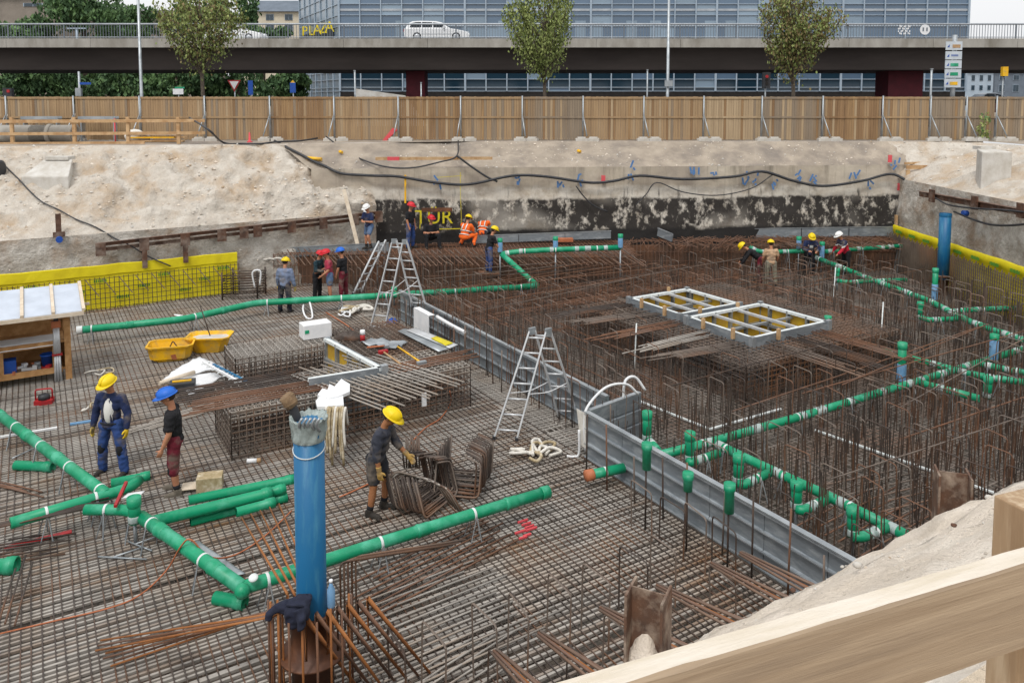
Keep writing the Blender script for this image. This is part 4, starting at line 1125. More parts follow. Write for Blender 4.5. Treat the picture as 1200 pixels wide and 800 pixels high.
for k, (p, q, n, w_, lab) in enumerate((
    ((CA0 - .9, CB0 + .5), (CA0 + 2.0, CB0 + .45), 7, .75, 'rusty bars laid on the near left corner of the raised cage'),
    ((CA0 - 1.0, CB0 + 1.25), (CA0 + 1.6, CB0 + 1.15), 9, 1.0, 'dark bars laid on the left edge of the raised cage'),
    ((CA0 + 2.5, CB0 + 1.6), (CA0 + 3.4, CB0 - 1.1), 16, 2.2, 'parallel bars slanting down over the front of the raised cage'),
    ((CA1 - 1.5, CB0 + .55), (CA1 + .35, CB0 + .6), 6, .6, 'rusty bars on the right end of the raised cage'))):
    t = laid_bars('bar_bundle', ('rebar_rust', 'rebar_dark', 'rebar_grey', 'rebar_rust')[k], lab, p, q, n, w_, z=CH + .05, r=.017)
    if k == 2:
        t.rotation_euler = (0, 0, 0)
# cages round the lift shaft forms on the right
zc = SZ - .22
cage('wide rusty rebar cage round the two lift shaft forms', SH_A0 - 1.2, SH_A1 + 1.5, SH_B0 - .9, SH_B1 + .6, zc, 'rebar', 'rebar_dark', .17, .17, hole=(SH_A0, SH_A1, SH_B0, SH_B1), layers=2)
for k in range(5):
    bb = SH_B0 + .2 + k * 1.1
    laid_bars('bar_bundle', ('rebar', 'rebar_grey', 'rebar_rust', 'rebar', 'rebar_dark')[k], ('dark bars sticking out left of the shaft forms, nearest bundle', 'grey bars sticking out left of the shaft forms, second bundle', 'rusty bars sticking out left of the shaft forms, middle bundle', 'brown bars sticking out left of the shaft forms, fourth bundle', 'dark bars sticking out left of the shaft forms, farthest bundle')[k], (SH_A0 - 2.6, bb + rnd.uniform(-.3, .3)), (SH_A0 - .1, bb), 7, .5, z=zc + .06, jit=.2)
for k in range(3):
    aa = SH_A0 + .5 + k * .9
    laid_bars('bar_bundle', ('rebar', 'rebar_dark', 'rebar_rust')[k], ('brown bars sticking out in front of the near shaft form, at its left corner', 'dark bars sticking out in front of the near shaft form, at its middle', 'rusty bars sticking out in front of the near shaft form, at its right corner')[k], (aa + rnd.uniform(-.2, .2), SH_B0 - 2.6), (aa, SH_B0 - .1), 7, .6, z=zc + .06, jit=.2)

# starter bars pushed out of the near wall
for k, (x0, y0, x1, y1) in enumerate(((580, 763, 640, 820), (632, 742, 700, 790), (704, 712, 780, 752), (770, 686, 850, 724), (834, 660, 905, 697), (868, 648, 935, 682), (705, 470, 705, 470))):
    if k == 6: break
    z1 = .95; p, q = U(x0, y0, z=z1), U(x1, y1, z=z1 + .02); d = (q - p).normalized(); q = p + d * 2.2
    t = thing('starter_bar_bundle', ('first', 'second', 'third', 'fourth', 'fifth', 'sixth')[k] + ' fan of rusty starter bars from the left along the near pit edge', 'rebar', p, 'starter bar fans along the near edge')
    for i in range(5):
        o = V(d.y, -d.x, 0) * (.05 * (i - 2)); e = V(d.y, -d.x, 0) * (.1 * (i - 2))
        MB().tube([p + o * .35 + V(0, 0, .02 * (i % 2)), q + e + V(0, 0, .03 * (i % 2))], .017, 5).build('bar', ('rebar_rust', 'rebar', 'rebar_orange')[i % 3], t)
laid_bars('bar_bundle', 'rebar_rust', 'rusty bars lying behind the grey wall beside the near sandy edge', g(985, 640, .3), g(1075, 590, .3), 8, 1.6, z=.3)
laid_bars('bar_bundle', 'rebar', 'brown bars lying before the right rusty steel pile', g(1010, 580, .3), g(1100, 560, .3), 6, 1.2, z=.3)
# ================================================================ GREY STOP-END WALL of ribbed sheet panels
def stop_wall(label, p, q, h=.9, nsheet=6, th=.05, name='stop_end_wall'):
    t = thing(name, label, 'formwork', (p + q) / 2, 'grey stop end walls'); d = (q - p); Ln = d.length; d.normalize(); n = V(d.y, -d.x, 0)
    rows = [0, .04, .27, .30, .33, .56, .59, .62, .86, .9]
    off = [0, 0, 0, .035, 0, 0, .035, 0, 0, 0]
    for k in range(nsheet):
        a, b = p + d * (Ln * k / nsheet + .006), p + d * (Ln * (k + 1) / nsheet - .006)
        prof = [(o, z * h / .9) for o, z in zip(off, rows)]
        m = MB(); poly = [a + n * o + V(0, 0, z) for o, z in prof] + [a - n * (th - o) + V(0, 0, z) for o, z in reversed(prof)]
        m.prism(poly, b - a); m.build('sheet_panel', 'form_grey', t)
    for z in (.04, .3, .6, .88):                          # folded flanges, catching the light
        MB().beam(p + n * .03 + V(0, 0, z * h / .9), q + n * .03 + V(0, 0, z * h / .9), .05, .018, up=(0, 0, 1)).build('flange', 'galv', t)
    MB().beam(p + V(0, 0, h + .012), q + V(0, 0, h + .012), .1, .024, up=(0, 0, 1)).build('top_edge', 'galv', t)
    k = 0.3
    while k < Ln:
        MB().tube([p + d * k - n * .1, p + d * k - n * .1 + V(0, 0, h * .95)], .012, 4).build('stay', 'rebar_dark', t); k += 1.2
    return t
stop_wall('near length of the grey ribbed stop end wall, running into the sandy edge', G(WALL_A, JOG_B), G(WALL_A, 4.3), nsheet=7)
stop_wall('far length of the grey ribbed stop end wall, up to the tall step ladder', G(WALL_A2, 22.6), G(WALL_A2, JOG_B + .4), nsheet=9)
stop_wall('short grey return panel joining the two stop end walls', G(10.35, JOG_B + .25), G(WALL_A + .08, JOG_B + .02), nsheet=2)
# white water stop strips along the floor
for k, (a, b, lab) in enumerate(((g(735, 467), g(832, 506), 'white strip on the mesh running on from the jog of the grey wall'), (g(955, 507), g(1190, 590), 'white strip across the right hand mesh towards the sandy edge'), (g(832, 506), g(915, 482), 'white strip on the mesh behind the near end of the long green pipe'))):
    MB().beam(G(*a, .06), G(*b, .06), .05, .03, up=(0, 0, 1)).build('water_stop_strip', 'white_band', label=lab, cat='strip')

# ================================================================ GREEN DRAIN PIPES
def pipe(label, pts, r=.1, z=.42, bands=2.2, group='green drain pipes', stands=True, name='drain_pipe', cat='pipe', wrap=False, endcap=None, collar=3.0, bend=.28):
    P = [U(a[0], a[1], y=a[3]) if len(a) > 3 else U(a[0], a[1], z=(a[2] if len(a) > 2 else z)) for a in pts]
    t = thing(name, label, cat, V(P[0].x, P[0].y, 0), group)
    path = arc_path(P, bend, 5) if len(P) > 2 else P
    MB().tube(path, r, 16).build('tube', 'green', t)
    # straight stretches get sockets, straps and stands
    for i in range(len(P) - 1):
        A, B = P[i], P[i + 1]; d = B - A; Ln = d.length; d.normalize()
        if abs(d.z) > .7: continue
        ax = (*frame_of(d), d)
        s = .35 if Ln > 1 else Ln * .5; k = 0
        while s < Ln - .2:
            c = A + d * s
            MB().lathe(c - d * .03, [(r * 1.03, 0), (r * 1.07, .004), (r * 1.07, .036), (r * 1.03, .04)], 16, ax=ax).build('strap', 'white_band', t)
            if stands and c.z > .2:
                st = MB(); sd = V(d.y, -d.x, 0)
                for e in (-1, 1):
                    st.tube([c + sd * (.09 * e), V(c.x, c.y, .02) + sd * (.2 * e) + d * .03], .012, 4)
                    st.tube([c + sd * (.09 * e), V(c.x, c.y, .02) + sd * (.12 * e) - d * .12], .010, 4)
                st.build('stand', 'galv', t)
            s += bands
        s = collar * .5
        while s < Ln - .3:
            c = A + d * s
            MB().lathe(c - d * .1, [(r * 1.02, 0), (r * 1.15, .02), (r * 1.15, .05), (r * 1.08, .06), (r * 1.08, .2), (r * 1.02, .21)], 16, ax=ax).build('socket', 'wrap' if wrap else 'green', t)
            s += collar
        if wrap:
            s = .2
            while s < Ln - .2:
                c = A + d * s; l = .14
                MB().lathe(c - d * l / 2, [(r * 1.02, 0), (r * 1.06, .005), (r * 1.06, l - .005), (r * 1.02, l)], 14, ax=ax).build('tape', 'wrap', t); s += rnd.uniform(.8, 1.5)
    if endcap:
        A, B = P[endcap[0]], P[endcap[1]]; d = (A - B).normalized(); ax = (*frame_of(d), d)
        MB().lathe(A, [(r * 1.12, -.12), (r * 1.16, -.1), (r * 1.16, .03), (r * .2, .035)], 16, ax=ax).build('end_cap', 'white_band' if len(endcap) < 3 else endcap[2], t)
    return t
def stub(label, px, ytop, ybot, r=.085, sleeve=None, cap='wrap', name='standpipe', elbow=None, group='green standpipes', zb=.15, y=None):
    """upright pipe whose foot is seen at ybot"""
    B = U(px, ybot, z=zb) if y is None else U(px, ybot, y=y); h = (B.y) * (ybot - ytop) / FPX * .985
    t = thing(name, label, 'pipe', B, group)
    MB().tube([B, B + V(0, 0, h)], r, 16).build('tube', 'green', t)
    MB().lathe(B + V(0, 0, h - .14), [(r * 1.02, 0), (r * 1.16, .02), (r * 1.16, .15), (r * .96, .15), (r * .96, .1)], 16, caps=False).build('socket', 'green', t)
    MB().lathe(B + V(0, 0, h - .02), [(r * .98, 0), (r * .98, .012)], 16).build('cap', cap, t)
    MB().lathe(B + V(0, 0, .02), [(r * 1.03, 0), (r * 1.08, .01), (r * 1.08, .09), (r * 1.03, .1)], 16).build('tape', 'wrap', t)
    if sleeve:
        MB().lathe(B + V(0, 0, h * sleeve[0]), [(r * 1.08, 0), (r * 1.14, .02), (r * 1.12, h * (sleeve[1] - sleeve[0]) - .02), (r * 1.05, h * (sleeve[1] - sleeve[0]))], 16).build('sleeve', 'lightblue', t)
    MB().tube([V(B.x, B.y, 0), B], .03, 6).build('foot', 'galv', t)
    return t, B
# left hand system
pipe('long green pipe on stands from the workbench past the tall step ladder', [(91, 387), (215, 374), (300, 355), (440, 347), (630, 335)], .1, .42, 2.3, endcap=(0, 1), collar=2.6)
pipe('green pipe running back from the elbow near the two men in orange', [(630, 335), (588, 298, 0, 28.15)], .095, .42, 1.5)
pipe('green pipe along the front of the raised back cage', [(588, 298, 0, 28.15), (604, 295, 0, 28.2), (640, 293, 0, 28.2), (727, 290, 0, 28.3)], .095, .42, 1.5, stands=False, wrap=True)
stub('short green stub behind the tall step ladder', 462, 336, 348, .085, zb=.3)
pipe('big green pipe coming in from the left edge of the picture', [(-14, 476), (110, 568), (126, 580)], .095, .42, 1.3, collar=1.5)
pipe('green branch pipe running to the left edge under the dark bars', [(12, 613), (96, 588), (130, 578), (152, 571), (163, 562)], .088, .42, 1.2, collar=1.6, bend=.2)
pipe('short green pipe with red handle on it joining the corner standpipe', [(100, 597), (150, 597), (168, 607)], .083, .42, 1.0)
pipe('big green pipe from the standpipe down to the corner left of the blue pipe', [(165, 605), (224, 646), (285, 689)], .095, .42, 1.0, collar=1.3)
pipe('long straight green pipe passing behind the big blue pipe to the middle', [(283, 689), (420, 644), (532, 609), (641, 576)], .088, .42, 1.35, collar=2.0, endcap=(3, 2, 'green'))
stub('green standpipe where the short branch meets the big pipe', 158, 580, 612, .09, zb=.36)
c = U(297, 677, z=.56); MB().lathe(c, [(.055, 0), (.062, .006), (.062, .014), (.03, .018)], 16, ax=(V(1, 0, 0), V(0, .9, .43), V(0, -.43, .9))).build('inspection_cap', 'white_band', label='white oval cap on the corner of the big green pipes', cat='cap')
c = U(284, 692, z=.42); MB().ball(c, .102, 14).build('pipe_bend', 'green', label='rounded green bend at the corner left of the blue pipe', cat='pipe')
def loose(label, p0, p1, r=.08, z=None, group='loose green pipes', closed=False):
    z = r if z is None else z
    A, B = U(*p0, z=z), U(*p1, z=z); d = B - A; L_ = d.length; d.normalize(); ax = (*frame_of(d), d)
    t = thing('loose_pipe', label, 'pipe', (A + B) / 2 - V(0, 0, z), group)
    MB().lathe(A, [(r * .9, .0), (r, 0), (r, L_ - .16), (r * 1.14, L_ - .15), (r * 1.14, L_), (r * .98, L_), (r * .9, L_ - .1)], 18, ax=ax, caps=False).lathe(A, [(r * .88, .02), (r * .88, L_ - .05)], 14, ax=ax).build('tube', 'green', t)
    MB().lathe(A + d * (L_ - .1), [(r * 1.12, 0), (r * 1.18, .01), (r * 1.18, .04), (r * 1.12, .05)], 18, ax=ax, caps=False).build('socket_ring', 'green', t)
    return t
loose('short loose green pipe lying beside the left end of the big green pipe', (18, 545), (62, 547), .088)
loose('green pipe end poking in at the left edge above the bottom corner', (-30, 666), (20, 662), .11)
loose('short green pipe lying behind the branch, by the men', (130, 566), (176, 557), .078)
loose('green offcut lying under the corner of the big green pipes', (252, 700), (287, 706), .088)
loose('longest green pipe at the back of the loose pile', (221, 586), (345, 561), .078)
loose('green pipe reaching out of the pile to the standpipe', (178, 611), (318, 577), .09, .26)
loose('green pipe lying between two others in the pile', (240, 598), (334, 572), .078, .23)
loose('green pipe along the front of the loose pile', (223, 611), (336, 582), .078)
loose('short green offcut at the front of the loose pile', (277, 600), (322, 588), .075, .24)
# right hand system
pr = .082
pipe('main green pipe crossing the right hand mesh', [(1225, 401), (1110, 436), (948, 485), (840, 516), (762, 536)], pr, .42, 1.1, wrap=True)
pipe('green pipe slanting to the sandy near edge with four branches', [(835, 518), (900, 549), (975, 583), (1064, 628)], pr, .42, 1.0, wrap=True)
SB = [('first', 808, 504, 540, (809, 542), (842, 531)), ('second', 865, 530, 566, (872, 568), (903, 553)), ('third', 933, 561, 596, (941, 598), (969, 585)), ('fourth', 999, 591, 628, (1011, 629), (1042, 617))]
for nm, px, y0, y1, e0, e1 in SB:
    stub(f'green standpipe, {nm} from the left on the row of branches', px, y0, y1, .085, zb=.38)
    pipe(f'short green branch pipe at the foot of the {nm} standpipe in the row', [(px, y1, .42), e0, e1], .075, .42, .9, wrap=True, bend=.12)
stub('green standpipe just behind the jog of the grey wall', 758, 480, 516, .085, zb=.38)
pipe('short green branch at the foot of the standpipe behind the grey wall jog', [(759, 514), (771, 528)], .075, .42, .9, wrap=True)
def sleeve_on_bar(label, px, y0, y1, ybar):
    B = U(px, ybar, z=0); s = B.y / FPX; t = thing('pipe_sleeve', label, 'pipe', V(B.x, B.y, 0), 'green sleeves pushed over upright bars')
    z1, z0 = (ybar - y0) * s * .99, (ybar - y1) * s * .99
    MB().tube([B, B + V(0, 0, z0 + .2)], .016, 5).build('bar', 'rebar_dark', t)
    MB().lathe(B + V(.01, 0, 0), [(.065, z0), (.07, z0), (.07, z1 - .12), (.085, z1 - .1), (.085, z1), (.06, z1 - .02)], 14, caps=True).build('sleeve', 'green', t)
sleeve_on_bar('green sleeve on an upright bar, leftmost in front of the grey wall', 756, 510, 543, 622)
sleeve_on_bar('short green sleeve on a bar, second in front of the grey wall', 804, 545, 568, 645)
sleeve_on_bar('green sleeve on a bar, rightmost in front of the grey wall', 852, 556, 593, 672)
pipe('green pipe with orange end passing out of the grey wall', [(688, 557, .28), (731, 548, .3)], .085, .28, 3, stands=False, endcap=(0, 1, 'orange_cable'), collar=9)
stub('green capped pale blue pipe standing inside the wall jog', 711, 472, 505, .085, sleeve=(.0, .6), zb=.25)
pipe('far right main green pipe running towards the right edge', [(954, 301, 0, 30.7), (1031, 331), (1088, 352), (1137, 377), (1215, 404)], .09, .42, 1.4, wrap=True)
pipe('green pipe at the back behind the men with yellow helmets', [(878, 289, 0, 30.9), (889, 295, 0, 30.8), (913, 295, 0, 30.8), (943, 294, 0, 30.8), (956, 301, 0, 30.7)], .085, .42, 1.5, wrap=True, bend=.2)
pipe('green pipe at the back right towards the yellow membrane', [(966, 295, 0, 30.8), (1000, 292, 0, 30.9), (1062, 288, 0, 31.0)], .085, .42, 1.5, wrap=True)
stub('blue sleeved standpipe beside the man in navy at the back', 963, 283, 303, .085, sleeve=(.05, .9), y=30.6)
stub('blue sleeved standpipe left of the man in navy at the back', 936, 277, 292, .085, sleeve=(.05, .9), y=30.8)
stub('green standpipe left of the far right main pipe', 981, 314, 330, .08, zb=.3)
pipe('thin green cross pipe under the far right main pipe', [(982, 329), (994, 331), (1024, 329), (1062, 328)], .075, .42, 1.4, wrap=True, bend=.15)
stub('green standpipe in the middle of the far right mesh', 1078, 353, 373, .085, zb=.3)
pipe('short green cross pipe from the middle standpipe to the main pipe', [(1079, 372), (1088, 375), (1133, 373)], .075, .42, 1.4, wrap=True, bend=.15)
pipe('green pipe branching off towards the right edge', [(1114, 365), (1140, 363), (1215, 360)], .08, .42, 1.4, wrap=True)
stub('tall green standpipe with blue foot left of the slim blue pile', 1095, 313, 351, .085, sleeve=(.0, .5), zb=.3)
pipe('low green pipe under the yellow membrane at far right', [(1117, 327), (1150, 327), (1176, 326)], .075, .42, 1.4, wrap=True)
stub('green standpipe before the yellow membrane at far right', 1179, 310, 325, .085, zb=.3)
pipe('green pipe coming out of the shaft form cage towards the right', [(992, 398), (1040, 412), (1117, 433), (1150, 441), (1215, 450)], .08, .42, 1.2, wrap=True)
pipe('green side pipe ending at the capped standpipe on the right', [(1078, 448), (1092, 452), (1148, 467)], .078, .42, 1.2, wrap=True)
pipe('green pipe leaving the right edge above the crossing', [(1148, 426), (1170, 431), (1215, 439)], .078, .42, 1.2, wrap=True)
stub('green standpipe with blue foot where the side pipe leaves', 1056, 399, 446, .09, sleeve=(.0, .45), zb=.38)
stub('short green standpipe at the end of the side pipe', 1157, 440, 466, .085, zb=.38)
stub('pale blue standpipe near the right edge', 1164, 390, 424, .09, sleeve=(.1, .85), zb=.38)
stub('green stub beside the right corner of the near shaft form', 970, 370, 381, .085, zb=.7)
for px, y0, y1, lab in ((651, 277, 292, 'blue sleeve standing on the pipe along the back cage, middle'), (727, 274, 291, 'blue sleeve standing at the right end of the pipe along the back cage'), (586, 279, 296, 'blue sleeve standing at the corner of the back pipe beside the man in black')):
    stub(lab, px, y0, y1, .08, sleeve=(.05, .95), y=28.25, group='blue sleeves on the back pipe')

# ================================================================ BIG BLUE PIPES
B = U(366, 690, z=.0)
bp = None
yb = U(366, 818, z=0).y                                # foot of the brown sleeve on the mesh
cx = U(365, 690, y=yb).x; s = yb / FPX
zt_p = PZ(492, yb); z_s = PZ(716, yb)
t = thing('blue_casing_pipe', 'big blue casing pipe with wrapped head standing in a brown steel sleeve', 'pipe', (cx, yb, 0))
top_x = U(361.5, 490, y=yb).x
MB().tube([V(cx, yb, .2), V(cx - .0, yb, z_s), V(top_x, yb, zt_p)], [.168, .168, .168], 28).build('casing', 'blue', t)
M['brown_wrap'] = mat('brown_hessian', '#8b7357', '#6f5a44', 14, .9, bump=.004, bscale=50)
M['brown_sleeve'] = mat('brown_sleeve_steel', '#5d3a26', '#4a3024', 3, .55, bump=.002, bscale=30, c3='#7b4f33', scale3=3)
MB().lathe((cx, yb, 0), [(.235, 0), (.235, .56), (.37, .56), (.37, .585), (.24, .585), (.24, z_s), (.255, z_s), (.255, z_s + .03), (.22, z_s + .03), (.22, .7)], 30).build('steel_sleeve', 'brown_sleeve', t)
pb_ = MB()                                             # crumpled plastic bag over the head
n = 80; rows = []
for i, (rr, zz) in enumerate(((.172, -.28), (.184, -.26), (.178, -.21), (.186, -.15), (.194, -.09), (.202, -.04), (.208, -.01), (.19, -.02), (.15, -.06), (.09, -.09), (.01, -.10))):
    w_ = []
    for j in range(n + 1):
        a_ = 2 * math.pi * (j % n) / n; q_ = V(math.cos(a_) * 4.2, math.sin(a_) * 4.2, i * .55)
        cr = (noise.noise(q_) + .6 * noise.noise(q_ * 2.4)) * (.028 if 0 < i < 9 else .004)
        w_.append(V(top_x + (rr + cr) * math.cos(a_), yb + (rr + cr) * math.sin(a_), zt_p + .06 + zz + (.05 * noise.noise(q_ * 1.3 + V(5, 5, 5)) if 3 < i < 9 else 0)))
    rows.append(w_)
M['bag'] = mat('grey_plastic_film', '#87928f', '#a3aeab', 9, .25, bump=.006, bscale=35, spec=.6)
pb_.sheet(rows).build('plastic_wrap', 'bag', t)
hd = [U(350, 505, y=yb), U(347, 487, y=yb), U(341, 473, y=yb), U(337, 466, y=yb)]
MB().tube(hd, .05, 12).build('hose_neck', 'black', t)
MB().tube([hd[2] + V(.02, 0, -.02), hd[3] + V(-.02, -.02, .03)], [.07, .075], 12).build('hose_wrap', 'brown_wrap', t)
for k in range(5): MB().lathe(lerp(hd[2], hd[3], .1 + .25 * k) + V(0, 0, 0), [(.072, -.018), (.084, 0), (.072, .018)], 14, ax=(*frame_of(hd[3] - hd[2]), (hd[3] - hd[2]).normalized())).build('rope_turn', 'brown_wrap', t)
for i in range(5):
    a = U(355 + i * 5, 505, y=yb - .1); MB().tube(spline([a, a + V(-.01, -.12, .12), a + V(.03, -.13, .2)], 3), .016, 5).build('cable_end', 'galv', t)
MB().tube([V(top_x + .176 * math.cos(a), yb + .176 * math.sin(a), zt_p - .25 - .12 * (1 - math.sin(a)) * .5) for a in [2 * math.pi * k / 24 for k in range(24)]], .006, 4, closed=True).build('tie_wire', 'white_band', t)
# rebar cage round the sleeve
M_ro = 'rebar_orange'
ct = thing('column_cage', 'rust orange rebar cage standing round the foot of the big blue pipe', 'rebar', (cx, yb, 0))
for k in range(10):
    x = cx - .46 + .035 * k; MB().tube([V(x, yb - .1 - .03 * (k % 3), -.02), V(x, yb - .1 - .03 * (k % 3), z_s + .2)], .013, 5).build('bar', ('rebar_rust', M_ro)[k % 2], ct) if k < 6 else None
for k in range(9):
    a = -2.6 + k * .35; p = V(cx + .44 * math.cos(a), yb + .44 * math.sin(a), 0)
    MB().tube([p, p + V(0, 0, z_s + .15 + .1 * (k % 2))], .014, 5).build('bar', ('rebar_rust', M_ro)[k % 2], ct)
for k in range(8):                                     # bars fanning out to lower left
    a = V(cx - .35 + .02 * k, yb + .05 * k - .3, z_s + .14 - .012 * k); e = U(112 + k * 3, 762 + k * 3 - (k % 3) * 9, z=.12)
    MB().tube([a + V(.25, .2, .04), a, e], .013, 5).build('bar', (M_ro, 'rebar_rust')[k % 2], ct)
for k in range(7):                                     # and to lower right
    a = V(cx + .02 + .10 * k, yb - .35 + .07 * k, z_s + .17 - .01 * k); e = U(420 + k * 14, 806 - k * 3, z=.1)
    if k == 2: e = U(445, 800, z=.4)
    MB().tube([a - V(0, 0, .5), a, e], .016, 5).build('bar', (M_ro, 'rebar_rust')[k % 2], ct)
for k in range(5):                                     # back bars to upper left
    a = V(cx - .3 + .08 * k, yb + .1, z_s + .14); e = U(283 + k * 11, 606 - k * 4, z=.35)
    MB().tube([a - V(0, 0, .35), a + V(0, 0, .0), e], .013, 5).build('bar', M_ro, ct)
for k in range(5):                                     # bent bars right of the pipe
    a = U(400 + k * 4.5, 742 - k * 2, z=0); h = .95; MB().tube(arc_path([a, a + V(0, 0, h), a + V(0, 0, h) + (E2 * 1.6 + V(0, 0, -.25))], .08, 3), .014, 5).build('bar', ('rebar_dark', 'rebar', 'rebar_rust')[k % 3], ct)
# dark jacket thrown over the cage and a bottle
def cloth_lump(name, mt, label, cat, c, r, seed, n=26, parent=None):
    rows = []
    for i in range(11):
        ph = i / 10 * math.pi * .5; rr = math.sin(ph) if i else .02
        rows.append([Vector(c) + V(r[0] * rr * math.cos(2 * math.pi * j / n) * (1 + .28 * noise.noise(V(math.cos(2 * math.pi * j / n) * 2 + seed, math.sin(2 * math.pi * j / n) * 2, i * .25))), r[1] * rr * math.sin(2 * math.pi * j / n) * (1 + .28 * noise.noise(V(math.cos(2 * math.pi * j / n) * 2, seed + math.sin(2 * math.pi * j / n) * 2, i * .25))), r[2] * math.cos(ph) * (1 + .5 * noise.noise(V(math.cos(2 * math.pi * j / n) * 3 * rr, math.sin(2 * math.pi * j / n) * 3 * rr, seed)))) for j in range(n + 1)])
    return MB().sheet(list(reversed(rows))).build(name, mt, parent, label=label, cat=cat)
M['navy_cloth'] = mat('navy_cloth', '#262a3d', '#1d2130', 9, .9, bump=.01, bscale=14)
JK_C = U(350, 712, y=yb - .28)
c = U(388, 697, y=yb - .1)
bt = thing('bottle', 'pale blue plastic bottle wedged beside the blue pipe', 'bottle', c - V(0, 0, .14))
MB().lathe(c - V(0, 0, .14), [(.04, 0), (.045, .02), (.045, .2), (.02, .26), (.018, .29)], 12).build('body', 'lightblue', bt); MB().lathe(c + V(0, 0, .15), [(.022, 0), (.022, .03)], 10).build('cap', 'white', bt)
# slim blue pile at the right
yb2 = 27.4; x2 = U(1106, 300, y=yb2).x
t = thing('blue_pile', 'slim blue casing pile standing before the right hand wall', 'pile', (x2, yb2, 0))
w2 = 6.6 * yb2 / FPX
MB().tube([V(x2, yb2, PZ(327, yb2)), V(x2, yb2, PZ(251, yb2))], w2, 24).build('casing', 'blue', t)
MB().lathe((x2, yb2, PZ(254, yb2)), [(w2 * 1.01, 0), (w2 * 1.04, .02), (w2 * 1.04, .1), (w2 * 1.01, .12)], 24, caps=False).build('rim', 'blue', t)
MB().lathe((x2, yb2, 0), [(w2 * .9, 0), (w2 * .9, PZ(325, yb2)), (w2 * 1.04, PZ(325, yb2)), (w2 * 1.04, PZ(322, yb2)), (w2 * .9, PZ(322, yb2))], 20, caps=False).build('collar', 'rust_steel', t)

# ================================================================ LIFT SHAFT FORMS and L-shaped form
def panel(m_, parent, p, q, z0, z1, inner, th=.1):
    """steel framed form panel; 'inner' is the side with yellow ply"""
    d = (q - p).normalized(); n = V(-d.y, d.x, 0) * inner; Ln = (q - p).length
    MB().beam(p + V(0, 0, (z0 + z1) / 2), q + V(0, 0, (z0 + z1) / 2), .025, z1 - z0, up=(0, 0, 1)).build('form_face', 'form_grey', parent)
    k = 0
    while k < Ln - .3:
        l = min(.62, Ln - k)
        MB().beam(p + d * (k + .06) + n * .025 + V(0, 0, (z0 + z1) / 2), p + d * (k + l - .06) + n * .025 + V(0, 0, (z0 + z1) / 2), .015, (z1 - z0) - .1, up=(0, 0, 1)).build('ply_board', 'ply_yellow', parent)
        MB().box(p + d * (k + l) + n * .06 + V(0, 0, (z0 + z1) / 2), (.05, .1, z1 - z0 - .02), ax=(d, V(-d.y, d.x, 0), V(0, 0, 1))).build('rib', 'galv', parent)
        k += l
    for z in (z1 - .04, (z0 + z1) / 2):
        MB().beam(p + n * .06 + V(0, 0, z), q + n * .06 + V(0, 0, z), .1, .07, up=(0, 0, 1)).build('waler', 'galv' if z < z1 - .1 else 'white_band', parent)
def shaft_form(label, a0, a1, b0, b1, z1):
    t = thing('shaft_form', label, 'formwork', G((a0 + a1) / 2, (b0 + b1) / 2, 0), 'square shaft forms')
    C_ = [G(a0, b0), G(a1, b0), G(a1, b1), G(a0, b1)]
    for i in range(4): panel(None, t, C_[i], C_[(i + 1) % 4], 0, z1, 1)
    for f in (.33, .66):
        MB().beam(G(lerp(a0, a1, f), b0, z1 - .08), G(lerp(a0, a1, f), b1, z1 - .08), .08, .06, up=(0, 0, 1)).build('cross_brace', 'alu', t)
    MB().beam(G(a0, lerp(b0, b1, .5), z1 - .16), G(a1, lerp(b0, b1, .5), z1 - .16), .06, .06, up=(0, 0, 1)).build('cross_brace', 'galv', t)
    for a, b in ((lerp(a0, a1, .3), b0), (a0, lerp(b0, b1, .25)), (a0, lerp(b0, b1, .7)), (lerp(a0, a1, .7), b1)):
        MB().box(G(a, b, z1 - .02) - (E1 * .06 if b == b0 else E2 * .06), (.08, .07, .27), TH).build('timber_block', 'timber_new', t)
    for a, b in ((a0, b0), (a1, b0), (a1, b1), (a0, b1)):
        MB().box(G(a, b, z1 / 2 + .02), (.12, .12, z1 + .02), TH).build('corner_post', 'galv', t)
    return t
mid_b = lerp(SH_B0, SH_B1, .52)
print('shaft', SH_A0, SH_A1, SH_B0, SH_B1)
shaft_form('nearer square shaft form with yellow inner boards and white top frame', SH_A0 + .05, SH_A1 - .05, SH_B0 + .05, mid_b - .15, SZ)
shaft_form('farther square shaft form behind the nearer one', SH_A0 + .05, SH_A1 - .6, mid_b + .1, SH_B1 - .05, SZ)
t = thing('corner_form', 'L shaped steel form with yellow boards in the opening of the left cage', 'formwork', G(hl[1], hl[2], 0))
panel(None, t, V(pB.x, pB.y, 0), V(pA.x, pA.y, 0), .1, zL, -1); panel(None, t, V(pC.x, pC.y, 0), V(pA.x, pA.y, 0), .3, zL, 1)
MB().box((pA.x, pA.y, zL / 2 + .05), (.14, .14, zL), TH).build('corner_post', 'galv', t); MB().box((pB.x, pB.y, zL / 2), (.12, .12, zL), TH).build('corner_post', 'galv', t)
